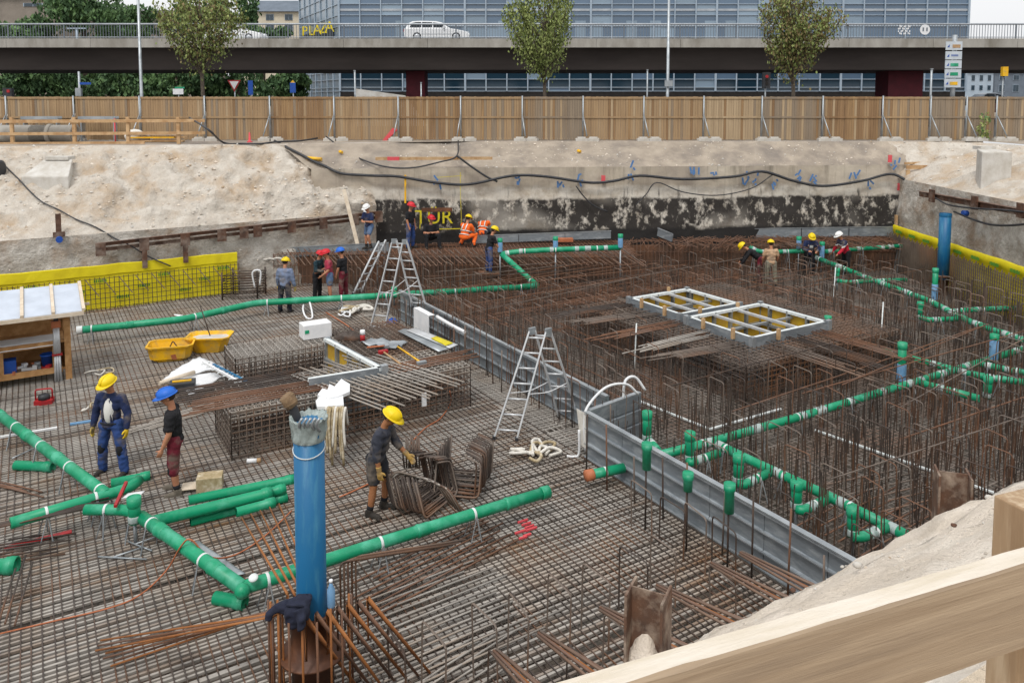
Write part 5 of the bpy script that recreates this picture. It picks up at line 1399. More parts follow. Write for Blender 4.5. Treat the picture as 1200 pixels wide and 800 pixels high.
# ================================================================ THINGS ON THE PIT WALLS
def onL(px, py, off=0.0):
    """point of the left wall plane seen at (px, py)"""
    d = ray(px, py); bb = L_B + off; k = E1.x * d.x + E1.y * d.y; t = bb / k
    return V(d.x * t, d.y * t, CZ + d.z * t)
def onR(px, py, x=RIGHT_X):
    d = ray(px, py); t = x / d.x; return V(x, d.y * t, CZ + d.z * t)
def onB(px, py, y=32.5): return U(px, py, y=WY(px, 32.5 - y))
from mathutils.bvhtree import BVHTree
bpy.context.view_layer.update()
_bv = []
for o in list(col.objects):
    if o.name in ('left_slope', 'left_wall', 'back_wall', 'back_slope', 'right_wall', 'right_slope', 'ground', 'near_ledge'):
        _bv.append(BVHTree.FromPolygons([v.co for v in o.data.vertices], [tuple(p.vertices) for p in o.data.polygons]))
_o = bpy.data.objects['near_ledge']; _bv_near = BVHTree.FromPolygons([v.co for v in _o.data.vertices], [tuple(p.vertices) for p in _o.data.polygons])
def S(px, py, off=.06):
    """the point of the pit's faces seen at (px, py), lifted off the surface towards the open side"""
    d = ray(px, py).normalized(); best = None
    for b in _bv:
        h = b.ray_cast(Vector((0, 0, CZ)), d, 200)
        if h[0] is not None and (best is None or h[3] < best[1]): best = (h[0], h[3], h[1])
    n = best[2] if best[2].dot(d) < 0 else -best[2]
    return best[0] + n * off
foundation('pale concrete foundation block sticking out of the sandy left slope', 24, 80, 186, 207, 258, S(52, 226, 0).y + .15, .9)
foundation('grey concrete foundation stump in the right slope below the fence', 1150, 1186, 174, 178, 228, S(1165, 214, 0).y + .05, .7)
# yellow membrane, left
t = thing('yellow_membrane', 'bright yellow membrane with green print along the foot of the left wall', 'membrane', L(-13.5, 0, -.14))
p, q = L(-19, 0, -.14), L(-9.75, 0, -.14)
rows = [[p.lerp(q, i / 40) + V(0, 0, z + .02 * noise.noise(V(i * .7, z * 3, 1))) - E1 * (.04 * noise.noise(V(i * .5, z * 2, 5)) + (.10 if z < .05 else 0)) for i in range(41)] for z in (-.05, .3, .6, .9, 1.15)]
MB().sheet(rows).build('sheet', 'yellow', t)
rows = [[p.lerp(q, i / 40) + V(0, 0, z + .03 * noise.noise(V(i * .4, 3, 1))) - E1 * (dd + .02 * noise.noise(V(i * .8, z * 9, 5))) for i in range(41)] for z, dd in ((1.10, .01), (1.12, .03), (1.43, .03), (1.45, .0))]
MB().sheet(rows, smooth=False).build('folded_edge', 'yellow', t)
for k in range(16):
    x = -18.5 + k * .55; z = (.95, .35, .65)[k % 3]; c = L(x, z, -.23)
    m = MB()
    for j in range(7): m.box(c + E2 * (.055 * j), (.035, .008, .09 + .02 * (j % 2)), TH)
    m.build('print', 'print_green', t)
m = MB(); n = int((q - p).length / .14)
for i in range(n + 1): c = p.lerp(q, i / n) - E1 * .26; m.tube([c, c + V(0, 0, 1.1)], .011, 4)
for z in (.08, .24, .4, .56, .72, .88, 1.05): m.tube([p - E1 * .24 + V(0, 0, z), q - E1 * .24 + V(0, 0, z)], .011, 4)
m.build('rebar_mat', 'rebar_dark', t, kind='stuff')
for k in range(14):
    c = p.lerp(q, .38 + k * .045) - E1 * .3 + V(0, 0, 1.05); MB().tube([c, c + E2 * .35 - E1 * .25 - V(0, 0, .5)], .014, 4).build('hanging_bar', 'rebar', t)
# yellow membrane, right
t = thing('yellow_membrane', 'yellow membrane strip along the right pit wall behind the slim blue pile', 'membrane', (RIGHT_X - .15, 26, 0))
rows = [[V(RIGHT_X - .16 - .03 * noise.noise(V(i * .6, z * 2, 8)) - dd, 32.1 - i * .42, z + .03 * noise.noise(V(i * .5, 0, 2))) for i in range(36)] for z, dd in ((-.05, .1), (.5, .02), (1.0, 0), (1.46, 0), (1.5, .04), (1.72, .04), (1.76, 0))]
MB().sheet(rows).build('sheet', 'yellow', t)
for k in range(12):
    m = MB(); c = V(RIGHT_X - .31, 31.6 - k * 1.05, 1.57)
    for j in range(7): m.box(c + V(0, -.07 * j, 0), (.008, .045, .1 + .02 * (j % 2)))
    m.build('print', 'print_green', t)
m = MB()
for i in range(230): m.tube([V(RIGHT_X - .36 - .12 * (i % 2), 32 - i * .058, 0), V(RIGHT_X - .36 - .12 * (i % 2), 32 - i * .058, 1.40 + .05 * (i % 3))], .016, 4)
for z in (.08, .2, .32, .44, .56, .68, .8, .92, 1.04, 1.16, 1.28, 1.38): m.tube([V(RIGHT_X - .34, 32.1, z), V(RIGHT_X - .34, 18.5, z)], .011, 4)
m.build('rebar_mat', 'rebar', t, kind='stuff')
# steel walers
t = thing('steel_waler', 'rusty double steel waler with soldier plates along the left wall', 'beam', onL(270, 275, -.1))
A, B = onL(112, 291, -.15), onL(446, 252, -.15)
za = A.z; zb2 = B.z
for dz in (.085, -.085):
    a, b = V(A.x, A.y, za + dz + .02), V(B.x, B.y, zb2 + dz + .02)
    MB().beam(a, b, .06, .12, up=(0, 0, 1)).beam(a - E1 * .04 + V(0, 0, .055), b - E1 * .04 + V(0, 0, .055), .12, .012, up=(0, 0, 1)).build('channel', 'rust_steel', t)
for k, px in enumerate((118, 169, 217, 260, 286, 302, 342, 379, 416, 444)):
    c = onL(px, 291 - (px - 112) * .117 + 2, -.24); MB().box(c, (.30, .05, .42), TH).build('plate', 'rust_steel', t)
    if k in (1, 2): MB().box(c - V(0, 0, .5), (.16, .04, .6), TH).build('soldier_end', 'rust_steel', t)
for px, py, lab in ((69, 262, 'rusty steel post end with blue cap sticking out of the left slope'),):
    c = onL(px, py + 13, .1); t = thing('steel_post', lab, 'post', c)
    MB().box(c + V(0, 0, .3), (.16, .03, .75), TH).box(c + V(0, .1, .3), (.03, .16, .75), TH).build('web', 'rust_steel', t)
    MB().box(c - E1 * .1 + V(0, 0, .02), (.34, .06, .16), TH).build('plate', 'rust_steel', t)
    MB().lathe(c - E1 * .16 + V(0, 0, -.12), [(.1, 0), (.1, .16)], 14, ax=(E2, V(0, 0, 1), -E1)).build('blue_cap', 'royal', t)
t = thing('steel_waler', 'rusty steel waler along the top of the right pit wall', 'beam', onR(1140, 236))
A, B = V(RIGHT_X - .12, onR(1083, 224).y, onR(1083, 227).z), V(RIGHT_X - .12, 22, onR(1200, 246, RIGHT_X).z)
MB().beam(A, B, .14, .2, up=(0, 0, 1)).beam(A + V(-.08, 0, .1), B + V(-.08, 0, .1), .16, .015, up=(0, 0, 1)).build('channel', 'rust_steel', t)
for px in (1092, 1142, 1196):
    c = onR(px, 228 + (px - 1083) * .165, RIGHT_X - .28); MB().box(c, (.06, .34, .46)).build('plate', 'rust_steel', t)
c = onR(1134, 250, RIGHT_X - .05); MB().lathe(c, [(.1, 0), (.1, .18)], 14, ax=(V(0, 1, 0), V(0, 0, 1), V(-1, 0, 0))).build('anchor_cap', 'royal', label='blue anchor cap on the right wall under the waler', cat='cap')
# orange plank frame at the right end of the back wall
t = thing('timber_box', 'orange brown timber box of planks at the right end of the back wall', 'frame', onB(1075, 235, 32.3))
def bplank(x0, y0, x1, y1, y, w, mt, nm='plank', par=None, th=.05):
    MB().beam(onB(x0, y0, y), onB(x1, y1, y), w, th, up=(0, -1, 0)).build(nm, mt, par if par else t)
bplank(1062, 196, 1090, 196, 32.2, .16, 'timber_new'); bplank(1064, 199, 1064, 226, 32.2, .16, 'timber_new'); bplank(1087, 199, 1087, 222, 32.2, .16, 'timber_new'); bplank(1062, 230, 1088, 230, 32.15, .34, 'timber')
bplank(1060, 191.5, 1105, 190, 32.6, .09, 'timber_new')
t = thing('timber_waler', 'orange brown plank fixed on the upper back wall', 'plank', onB(508, 190)); bplank(440, 186, 577, 185.5, 32.58, .12, 'timber_new'); bplank(454, 186, 468, 186, 32.56, .14, 'pink_paint', 'paint_mark')
t = thing('leaning_plank', 'pale plank leaning on the left wall beside the man in white helmet', 'plank', U(418, 290, y=29.6)); MB().beam(U(403, 222, y=30.0), U(420, 290, y=29.5), .14, .04, up=(0, -1, 0)).build('board', 'timber_pale', t)
t = thing('white_plank', 'white board standing behind the man in white helmet', 'plank', U(428, 290, y=29.9)); MB().beam(U(427, 240, y=30.3), U(433, 290, y=29.9), .12, .03, up=(0, -1, 0)).build('board', 'white', t)
t = thing('wall_board', 'dark red brown board on the back wall above the yellow letters', 'board', onB(510, 247)); bplank(494, 246, 530, 245.5, 32.4, .15, 'brown_sleeve')
t = thing('yellow_lath', 'thin yellow lath hanging on the back wall', 'lath', onB(475, 220)); bplank(475, 205, 475, 238, 32.45, .07, 'yellow_tub')
M['small_hose'] = M['black']
# spray painted letters and frame line on the back wall
ly = 32.32
p = onB(508.5, 262, 32.4); lettering('spray_letters', 'TÜR', .78, 'yellow_paint', None, p, (math.pi / 2, 0, math.atan(BC1)), .004, label='yellow spray painted letters TÜR on the blackened back wall', cat='lettering')
m = MB(); P = lambda x, y: onB(x, y, 32.4)
m.tube([P(512, 268.5), P(541, 268)], .022, 4).tube([P(541, 268), P(539.5, 222), P(539.5, 202)], .013, 4).tube([P(493, 253), P(492, 268)], .02, 4).tube([P(512, 208), P(541, 206)], .012, 4)
m.build('spray_line', 'yellow_paint', label='yellow sprayed line framing the letters on the back wall', cat='paint mark')
rg = random.Random(3)
for k, (px, py) in enumerate(sorted(((512, 216), (605, 213), (655, 217), (676, 208), (741, 201), (815, 200), (835, 205), (875, 207), (885, 211), (935, 208), (954, 208), (1000, 204), (1020, 215), (908, 216), (1050, 196)))):
    m = MB()
    for j in range(4): a = onB(px + rg.uniform(-5, 5), py + rg.uniform(-5, 5), 32.5 + (.02 if py > 212 else .06)); m.beam(a, a + V(rg.uniform(-.16, .16), 0, rg.uniform(-.3, .3)), .012, .07, up=(1, 0, 0))
    m.build('spray_mark', 'blue_paint', label=ORD[k] + ' blue sprayed survey mark from the left on the upper back wall', cat='paint mark', group='blue survey marks on the back wall')
for px, py, lab in ((1043, 186, 'red marker plate on the back wall near its right end'), (1054, 219, 'small red mark beside the plank frame'), (707, 210, 'pink sprayed mark on the back wall right of middle')):
    MB().box(onB(px, py, 32.55), (.16, .03, .3)).build('marker_plate', 'pink_paint', label=lab, cat='marker')
# cables and hoses
def cable(label, pts, r, mt='black', name='cable', group=None, plane=None, k=6):
    P = [Vector(p) for p in pts]; return MB().tube(spline(P, k), r, 6).build(name, mt, label=label, cat='cable' if name != 'hose' else 'hose', group=group)
W = lambda x, y, yy=32.4: U(x, y, y=WY(x, 32.5 - yy) if yy in (32.4, 32.5, 32.6, 32.3) else yy)
cable('thick black hose running in waves along the whole back wall', [S(322, 167), S(337, 174), S(352, 182), S(366, 190, .1), S(380, 197, .1), S(400, 203, .12), S(425, 205, .12), W(440, 206), W(467, 207), W(510, 214), W(550, 216), W(600, 206), W(640, 207), W(690, 214), W(720, 212), W(750, 206), W(800, 210), W(860, 207), W(893, 201), W(930, 212), W(965, 218), W(1010, 212), W(1043, 204), W(1062, 211, 32.1), W(1092, 224, 31.5)], .058, name='hose')
cable('black cable lying along the fence foot and over the slope top', [W(222, 138, 32.8), W(244, 152, 32.4), S(262, 169), S(285, 170), S(305, 170), S(325, 168), S(350, 167), W(372, 162, 34)], .04)
cable('thin cable hanging in a loop from the fence to the back wall', [W(382, 160, 33.5), W(410, 180, 32.0), W(445, 194, 32.5), W(480, 197), W(515, 190), W(535, 183), W(537, 165, 33.3)], .03)
cable('black cable slanting down from the fence foot to the thick hose', [W(536, 183), W(552, 195), W(570, 207), W(583, 213)], .04)
cable('thin cable hanging from the hose right of the middle', [W(675, 218), W(684, 230), W(696, 241), W(712, 248)], .025)
cable('thin cable hanging below the hose in a slack curve', [W(745, 240), W(757, 228), W(770, 214), W(800, 225), W(840, 229), W(880, 221), W(905, 205)], .022)
cable('thin black cable on the right of the back wall behind the plank frame', [W(1062, 206, 32.4), W(1098, 199, 33.0), W(1125, 186, 33.2), W(1135, 192, 32.6), W(1141, 198, 32.2)], .04)
cable('black cable hanging under the right waler', [onR(1096, 232, 15.4), onR(1112, 240, 15.4), onR(1140, 244, 15.4), onR(1175, 246, 15.4), onR(1215, 250, 15.4)], .03)
cable('black cable sagging across the right wall below the waler', [onR(1118, 248, 15.5), onR(1137, 256, 15.5), onR(1160, 263, 15.5), onR(1185, 264, 15.5), onR(1215, 261, 15.5)], .035)
cable('thin cable running down the left sandy slope', [S(-6, 184), S(10, 200), S(22, 212), S(36, 226), S(50, 238), S(70, 248), S(90, 258), S(112, 268), S(135, 280, .1), S(150, 288, .2), S(170, 300, .3), S(198, 309, .3)], .025)
c = S(-3, 200, .2); MB().lathe(c, [(.22, -.12), (.3, -.08), (.3, .08), (.22, .12)], 18, ax=(V(0, 1, 0), V(0, 0, 1), V(1, 0, 0))).build('hose_reel', 'black', label='dark round reel at the left edge on the sandy slope', cat='reel')
for px, y0, y1, lab in ((977, 312, 348, 'thin pale rod standing in the mesh left of the far right main pipe'), (744, 377, 420, 'thin pale rod standing left of the shaft forms'), (1032, 352, 402, 'thin pale rod standing in the right hand mesh')):
    c = U(px, y1, z=.3); MB().tube([V(c.x, c.y, 0), c, V(c.x + .03, c.y, c.z + (y1 - y0) * c.y / FPX)], .018, 6).build('marking_rod', 'white_band', label=lab, cat='rod')
for px, py, lab in ((369, 188, 'yellow pipe stub sticking out of the slope beside the thick hose'), (400, 180, 'small yellow cap on the upper slope above the back wall'), (679, 179, 'small yellow curved stub above the middle of the back wall')):
    c = S(px, py, .08); MB().tube([c - V(.3 if px < 390 else .06, 0, -.02), c + V(.3 if px < 390 else .06, -.1, -.02)], .07 if px < 390 else .06, 10).build('yellow_stub', 'yellow_tub', label=lab, cat='pipe')
# boards on the raised back zone
def kerb(label, p, q, h, n, group='grey edge boards on the back cage'):
    t = thing('edge_board', label, 'board', (p + q) / 2, group)
    for k in range(n): MB().beam(p.lerp(q, k / n + .002), p.lerp(q, (k + 1) / n - .002), .06, h, up=(0, 0, 1)).build('board', 'form_grey', t)
    MB().beam(p + V(0, 0, h / 2 + .012), q + V(0, 0, h / 2 + .012), .09, .02, up=(0, 0, 1)).build('lip', 'galv', t)
def at(px, py, y): return U(px, py, y=y)
kerb('grey edge board behind the four standing men at left', at(285, 298, 28.9), at(456, 290, 29.4), .34, 3)
kerb('grey edge board in front of the men in orange vests', at(553, 281, 30.6), at(716, 275, 31.0), .28, 3)
kerb('long grey edge board along the right half of the back wall', at(772, 275, 32.1), at(1050, 271, 32.15), .36, 5)
kerb('short slanting edge board at the left end of the long one', at(771, 272, 31.6), at(788, 279, 31.0), .3, 1)
MB().box(at(274, 306, 28.7), (.4, .1, .4), .2).build('black_mat', 'black', label='black mat piece between yellow membrane and grey edge board', cat='mat')
MB().box(at(1050, 262, 32.2), (.1, .1, .7)).build('timber_stake', 'timber_new', label='short timber stake at the right end of the grey edge board', cat='stake')
c = at(660, 281, 30.6); MB().box(c, (.75, .3, .12), .05).build('orange_sheet', 'orange_cable', label='folded orange sheet lying on the back cage right of the men', cat='sheet')
t = thing('torn_sheet', 'crumpled white foil strips on the front of the back cage at left', 'foil', at(310, 304, 28.6))
for k in range(4): a = at(292 + k * 9, 306 - k * .7, 28.5); MB().tube(spline([a, a + V(.2, -.05, .06), a + V(.45, 0, .0)], 4), .035, 5).build('strip', 'cloth_white', t)
cable('white cord loop on the grey edge board at left', [at(284, 295, 28.7), at(292, 293, 28.7), at(299, 303, 28.6), at(299, 296, 28.6)], .03, 'white')

# ================================================================ LADDERS
def ladder_section(t, p, q, wv, w0, w1, n):
    """two rails from p (foot) to q (top), rungs between"""
    wv = wv.normalized()
    for s in (-1, 1):
        MB().beam(p + wv * (s * w0 / 2), q + wv * (s * w1 / 2), .065, .032, up=wv).build('rail', 'alu', t)
        MB().box(p + wv * (s * w0 / 2) + V(0, 0, .03), (.06, .09, .07)).build('foot', 'black', t)
    for k in range(n):
        f = (k + .6) / n; c = p.lerp(q, f); w = lerp(w0, w1, f)
        MB().tube([c - wv * w / 2, c + wv * w / 2], .019, 8).build('rung', 'alu', t)
def step_ladder(label, f1, f2, apex, wv, w, n):
    t = thing('step_ladder', label, 'ladder', V((f1.x + f2.x) / 2, (f1.y + f2.y) / 2, min(f1.z, f2.z)), 'aluminium ladders')
    g_ = (f2 - f1).normalized() * .07
    ladder_section(t, f1, apex - g_, wv, w * 1.15, w * .85, n); ladder_section(t, f2, apex + g_, wv, w * 1.1, w * .8, n)
    for s in (-1, 1): MB().box(apex + wv.normalized() * (s * w * .42), (.16, .05, .14), math.atan2(g_.y, g_.x)).build('hinge', 'galv', t)
    for s in (-1, 1):
        a, b = f1.lerp(apex, .42) + wv.normalized() * (s * w * .5), f2.lerp(apex, .42) + wv.normalized() * (s * w * .5)
        MB().tube(spline([a, (a + b) / 2 - V(0, 0, .07), b], 5), .010, 5).build('strap', 'white', t)
    return t
fa_, fb_ = U(441, 391, z=.02), U(492, 361, z=.72)
ap = (fa_ + fb_) / 2; ap = U(468, 283, y=ap.y + .1)
step_ladder('tall aluminium step ladder standing astride the far end of the grey wall', fa_, fb_, ap, E1 * -1 + E2 * .9, .40, 8)
fa_, fb_ = U(592, 515, z=.02), U(667, 490, z=.02)
ap = U(633, 388, y=(fa_.y + fb_.y) / 2)
step_ladder('aluminium step ladder standing before the jog of the grey wall', fa_, fb_, ap, E2 * .9 - E1 * .75, .40, 7)
t = thing('prop_ladder', 'slanting aluminium ladder leaning on the back cage left of the tall step ladder', 'ladder', U(418, 345, z=0), 'aluminium ladders')
f1 = U(418, 344, z=.02); tp = U(448, 282, y=28.5); ladder_section(t, f1, tp, V(.55, .83, 0), .38, .36, 7)
ladder_section(t, U(445, 332, z=.02) + V(0, .1, 0), tp, V(.55, .83, 0), .36, .36, 4)

# ================================================================ SITE WORKBENCH at left
bench_a, bench_b = g(85, 444)
t = thing('workbench_hut', 'timber workbench hut with pale panelled roof at the left edge', 'workbench', G(bench_a - 1.6, bench_b, 0))
BL, BD = 3.4, 1.1
X0, X1 = bench_a - BL, bench_a
def bb(a0, a1, b0, b1, z0, z1): return MB().box(G((a0 + a1) / 2, bench_b + (b0 + b1) / 2, (z0 + z1) / 2), (a1 - a0, b1 - b0, z1 - z0), TH)
bb(X1 - .14, X1, 0, .10, .0, 1.86).build('post', 'bench_wood', t); bb(X1 - .14, X1, BD - .1, BD, 0, 2.0).build('post', 'bench_wood', t)
bb(X1 - 1.62, X1 - 1.5, 0, .1, 0, 1.05).build('leg', 'bench_wood', t); bb(X0, X0 + .12, 0, .1, 0, 1.9).build('post', 'bench_wood', t); bb(X0, X0 + .12, BD - .1, BD, 0, 2).build('post', 'bench_wood', t)
bb(X0, X1 - .1, BD - .03, BD, .25, 1.95).build('back_board', 'bench_wood', t)
bb(X1 - .1, X1 - .06, .1, BD - .1, .3, 1.0).build('end_board', 'bench_wood', t)
bb(X0, X1 - .14, .02, BD - .05, .95, 1.0).build('work_top', 'bench_wood', t); bb(X0, X1 - .3, .0, .05, .88, .97).build('apron', 'bench_wood', t)
bb(X0, X1 - .14, .02, BD - .05, .28, .32).build('shelf', 'bench_wood', t); bb(X0, X1 - .2, -.02, .03, .22, .36).build('shelf_edge', 'bench_wood', t)
bb(X1 - .4, X1 - .3, 0, .06, .3, .95).build('upright', 'bench_wood', t); bb(X1 - 1.5, X1 - 1.4, 0, .06, .3, .95).build('upright', 'bench_wood', t)
n_ = 6
rl_ = [G(X0 - .1, bench_b - .55, 1.80), G(X1 + .28, bench_b - .55, 1.80), G(X1 + .28, bench_b + BD + .1, 2.12), G(X0 - .1, bench_b + BD + .1, 2.12)]
M['roof_panel'] = mat('pale_blue_white_panel', '#c2cad6', '#b2bac6', 2, .5)
for k in range(n_):
    f0, f1_ = k / n_, (k + 1) / n_; P4 = [rl_[0].lerp(rl_[1], f0 + .01), rl_[0].lerp(rl_[1], f1_ - .01), rl_[3].lerp(rl_[2], f1_ - .01), rl_[3].lerp(rl_[2], f0 + .01)]
    MB().hexa([p - V(0, 0, .03) for p in P4] + P4).build('roof_panel', 'roof_panel', t)
    a, b_ = rl_[0].lerp(rl_[1], f1_), rl_[3].lerp(rl_[2], f1_); MB().beam(a + V(0, 0, .02), b_ + V(0, 0, .02), .07, .06, up=(0, 0, 1)).build('batten', 'timber_pale', t)
MB().beam(rl_[0] - V(0, 0, .06), rl_[1] - V(0, 0, .06), .05, .09, up=(0, 0, 1)).build('eaves_board', 'timber_pale', t)
bb(X1 - .1, X1 + .45, .3, .36, 1.72, 1.78).build('rafter_end', 'timber_pale', t)
# things on and in the bench
sh = MB(); sh.sheet([[G(X1 - 1.9 + .14 * i, bench_b - .02 + .12 * j, 1.01 + .012 * noise.noise(V(i * .6, j * .7, 0)) - (.10 if j == 0 else 0)) for i in range(12)] for j in range(7)]); sh.build('paper_sheet', 'white', label='large white plan sheet spread on the workbench top', cat='paper')
for k, (da, lab) in enumerate(((.50, 'blue bucket on the lower shelf of the workbench, right one'), (1.3, 'blue crate on the lower shelf of the workbench, left one'))):
    c = G(X1 - da, bench_b + .25, .32); m = MB()
    m.lathe(c, [(.12, 0), (.15, .3), (.165, .3), (.165, .33), (.14, .33), (.11, .03)], 16) if k == 0 else m.box(c + V(0, 0, .16), (.3, .3, .32), TH)
    m.build('bucket' if k == 0 else 'crate', 'royal', label=lab, cat='bucket' if k == 0 else 'crate')
for k in range(7):
    c = G(X1 - .6 - .1 * k, bench_b + .12 + .1 * (k % 3), .35 + .03 * (k % 2)); a = rnd.uniform(0, 3)
    m = MB(); m.box(c, (.3, .06, .06), a).box(c + V(.13 * math.cos(a), .13 * math.sin(a), .03), (.1, .12, .1), a)
    m.build('hand_tool', ('red', 'galv', 'orange_cable', 'alu', 'rust_steel', 'white', 'orange_cable')[k], label=('red power tool on the lower bench shelf', 'silver tool lying on the lower bench shelf', 'orange tool at the middle of the lower bench shelf', 'pale metal tool at the front of the lower bench shelf', 'rusty clamp on the lower bench shelf', 'white box tool on the lower bench shelf, left', 'orange tool at the left of the lower bench shelf')[k], cat='tool')
c = G(X1 - .30, bench_b - .05, 0); t = thing('tripod', 'folded surveying tripod with orange head leaning at the bench post', 'tripod', c)
for k in range(3):
    o = E2 * (.06 * (k - 1)); MB().tube([c + o, c + o * .7 + E1 * .03 + V(0, 0, .78)], .026, 8).tube([c + o * .8 + V(0, 0, .7), c + o * .6 + E1 * .04 + V(0, 0, 1.35)], .034, 8).build('leg', 'alu', t)
MB().box(c + E1 * .04 + V(0, 0, 1.42), (.2, .14, .16), TH).build('head', 'orange_cable', t); MB().box(c + E1 * .04 + V(0, 0, 1.53), (.1, .1, .08), TH).build('mount', 'black', t); MB().box(c + E1 * .02 + V(0, 0, .68), (.22, .1, .05), TH).build('strap', 'red', t)
c = G(X1 - 1.75, bench_b - .12, .55); t = thing('hanging_jacket', 'dark blue jacket hanging at the left edge of the workbench', 'jacket', c); cloth_lump('body', 'navy_cloth', None, None, c, (.16, .1, 1.0), 6, parent=t)

# ================================================================ LOOSE SITE THINGS
def mortar_tub(label, c, rz, fill):
    t = thing('mortar_tub', label, 'tub', c, 'yellow mortar tubs'); X, Y = V(math.cos(rz), math.sin(rz), 0), V(-math.sin(rz), math.cos(rz), 0)
    def ring(l, w, z, ch=.12):
        return [c + X * (sx * l / 2 - (sx * ch if i else 0)) + Y * (sy * w / 2 - (0 if i else sy * ch)) + V(0, 0, z) for sx, sy, i in ((-1, -1, 0), (-1, -1, 1), (1, -1, 1), (1, -1, 0), (1, 1, 0), (1, 1, 1), (-1, 1, 1), (-1, 1, 0))]
    m = MB(); rings = [ring(.78, .48, .02), ring(.8, .5, .0 + .03), ring(1.06, .72, .40), ring(1.16, .8, .41), ring(1.17, .81, .45), ring(1.08, .72, .45), ring(.98, .64, .37 if fill else .1), ring(.8, .5, .35 if fill else .06)]
    b = 0
    for r in rings: m.v.extend(r)
    for k in range(len(rings) - 1):
        for j in range(8): m.face([k * 8 + j, k * 8 + (j + 1) % 8, k * 8 + 8 + (j + 1) % 8, k * 8 + 8 + j])
    m.face(list(range(7, -1, -1)))
    m.build('shell', 'yellow_tub', t)
    f = MB(); rr = ring(.98, .64, .37) if fill else ring(.86, .55, .14); f.v = [p + V(0, 0, .02 * noise.noise(p * 5)) for p in rr] + [c + V(0, 0, .41 if fill else .16)]
    for j in range(8): f.face([j, (j + 1) % 8, 8])
    f.build('filling', 'concrete' if not fill else 'conc_white', t)
    return t
c1, c2 = U(201, 421, z=0), U(246, 411, z=0)
mortar_tub('yellow mortar tub, the nearer of the two, with dark spray mark', c1, .25, False)
MB().prism([c1 + V(.22, -.46, .15) , c1 + V(.34, -.44, .15), c1 + V(.32, -.48, .3), c1 + V(.2, -.5, .28)], (0, -.006, 0)).build('spray_mark', 'orange_cable', label='small orange mark on the nearer yellow tub', cat='paint mark')
mortar_tub('yellow mortar tub, the farther of the two, full of rubble', c2, .1, True)
for tt, cc in (('bar', c2 + V(0, .05, .4)),): MB().tube([cc, cc + V(-.25, 0, .85)], .016, 5).build('tub_bar', 'rebar_dark', label='thin bar sticking out of the farther yellow tub', cat='bar')
cc = c1 + V(.05, 0, .2); MB().tube(arc_path([cc - V(.15, 0, 0), cc + V(0, 0, .3), cc + V(.18, 0, .05)], .05, 3), .016, 5).build('bent_bar', 'rust_steel', label='bent rusty bar standing in the nearer yellow tub', cat='bar')
# plan sheets and level box left of the cage
def quad_sheet(name, mt, label, cat, pts, z, n=8, amp=.03, group=None, th=.0):
    P = [U(a, b, z=z) for a, b in pts]; rows = []
    for j in range(n + 1):
        v = j / n; rows.append([P[0].lerp(P[1], i / n).lerp(P[3].lerp(P[2], i / n), v) + V(0, 0, amp * noise.noise(V(i * .5, j * .5, len(label)))) for i in range(n + 1)])
    o = MB().sheet(rows).build(name, mt, label=label, cat=cat, group=group)
    s = o.modifiers.new('thickness', 'SOLIDIFY'); s.thickness = .008
    return o
quad_sheet('plan_sheet', 'white', 'white plan sheet lying unrolled beside the yellow tubs', 'paper', ((188, 448), (206, 432), (234, 418), (262, 430)), .35, 10, .05)
quad_sheet('plan_sheet', 'white', 'white plan sheet with yellow edge, lying nearer the man in blue helmet', 'paper', ((205, 440), (252, 437), (262, 441), (222, 464)), .32, 8, .03)
a, b = U(187, 449, z=.4), U(228, 436, z=.42); MB().tube([a, b], .05, 8).build('rolled_plan', 'timber_pale', label='rolled plan with wooden batten on the white sheets', cat='paper roll')
c = U(214, 459, z=.25); t = thing('tool_case', 'black tool case with yellow strip behind the man in blue helmet', 'case', c); MB().box(c + V(0, 0, .12), (.55, .35, .26), .3).build('shell', 'black', t, bevel=.02); MB().box(c + V(0, -.02, .262), (.4, .06, .03), .3).build('strip', 'yellow_tub', t)
for k, (p, q) in enumerate((((238, 424), (283, 449)), ((250, 427), (289, 447)))):
    a, b = U(*p, z=.62), U(*q, z=.62); d = (b - a); t = thing('spacer_rail', ('long', 'short')[k] + ' blue and white spacer rail lying beside the plan sheets', 'rail', (a + b) / 2)
    MB().beam(a, b, .05, .05, up=(0, 0, 1)).build('bar', 'blue' if k else 'white', t)
    for j in range(7): c = a.lerp(b, (j + .5) / 7); s_ = V(d.y, -d.x, 0).normalized(); MB().tube([c - s_ * .1, c + s_ * .1], .014, 5).build('rung', 'white_band', t)
# white box, bucket, sheets, towel on the far side of the cage
zc1 = CH + .02
A, B = U(356, 399, z=zc1), U(389, 394, z=zc1); d = (B - A); n = V(-d.y, d.x, 0).normalized() * .42
t = thing('white_box', 'white foam box standing on the raised cage beside the L shaped form', 'box', (A + B) / 2)
MB().hexa([A, B, B + n, A + n] + [p + V(0, 0, .36) for p in (A, B, B + n, A + n)]).build('body', 'white', t, bevel=.015); MB().box(A.lerp(B, .12) + V(0, -.004, .2) - n * .01, (.1, .01, .08), math.atan2(d.y, d.x)).build('stain', 'green', t)
c = U(460, 392, z=.0); t = thing('black_bucket', 'black bucket with blue rag standing by the tall step ladder', 'bucket', c); MB().lathe(c, [(.16, 0), (.2, .36), (.215, .36), (.215, .39), (.185, .39), (.15, .04)], 18).build('shell', 'black', t); cloth_lump('rag', 'royal', None, None, c + V(0, 0, .34), (.16, .14, .14), 9, parent=t)
for k, (pts, mt, lab) in enumerate(((((466, 388), (475, 385), (535, 406), (514, 412)), 'galv', 'galvanised sheet metal strip lying before the towel'), (((476, 387), (487, 384), (537, 404), (527, 408)), 'alu', 'second bright sheet metal strip lying before the towel'), (((505, 396), (512, 394), (531, 402), (522, 405)), 'yellow_paint', 'yellow stained strip on the sheet metal'))):
    quad_sheet('metal_sheet', mt, lab, 'sheet', pts, zc1 + .05 + .03 * k, 4, .01)
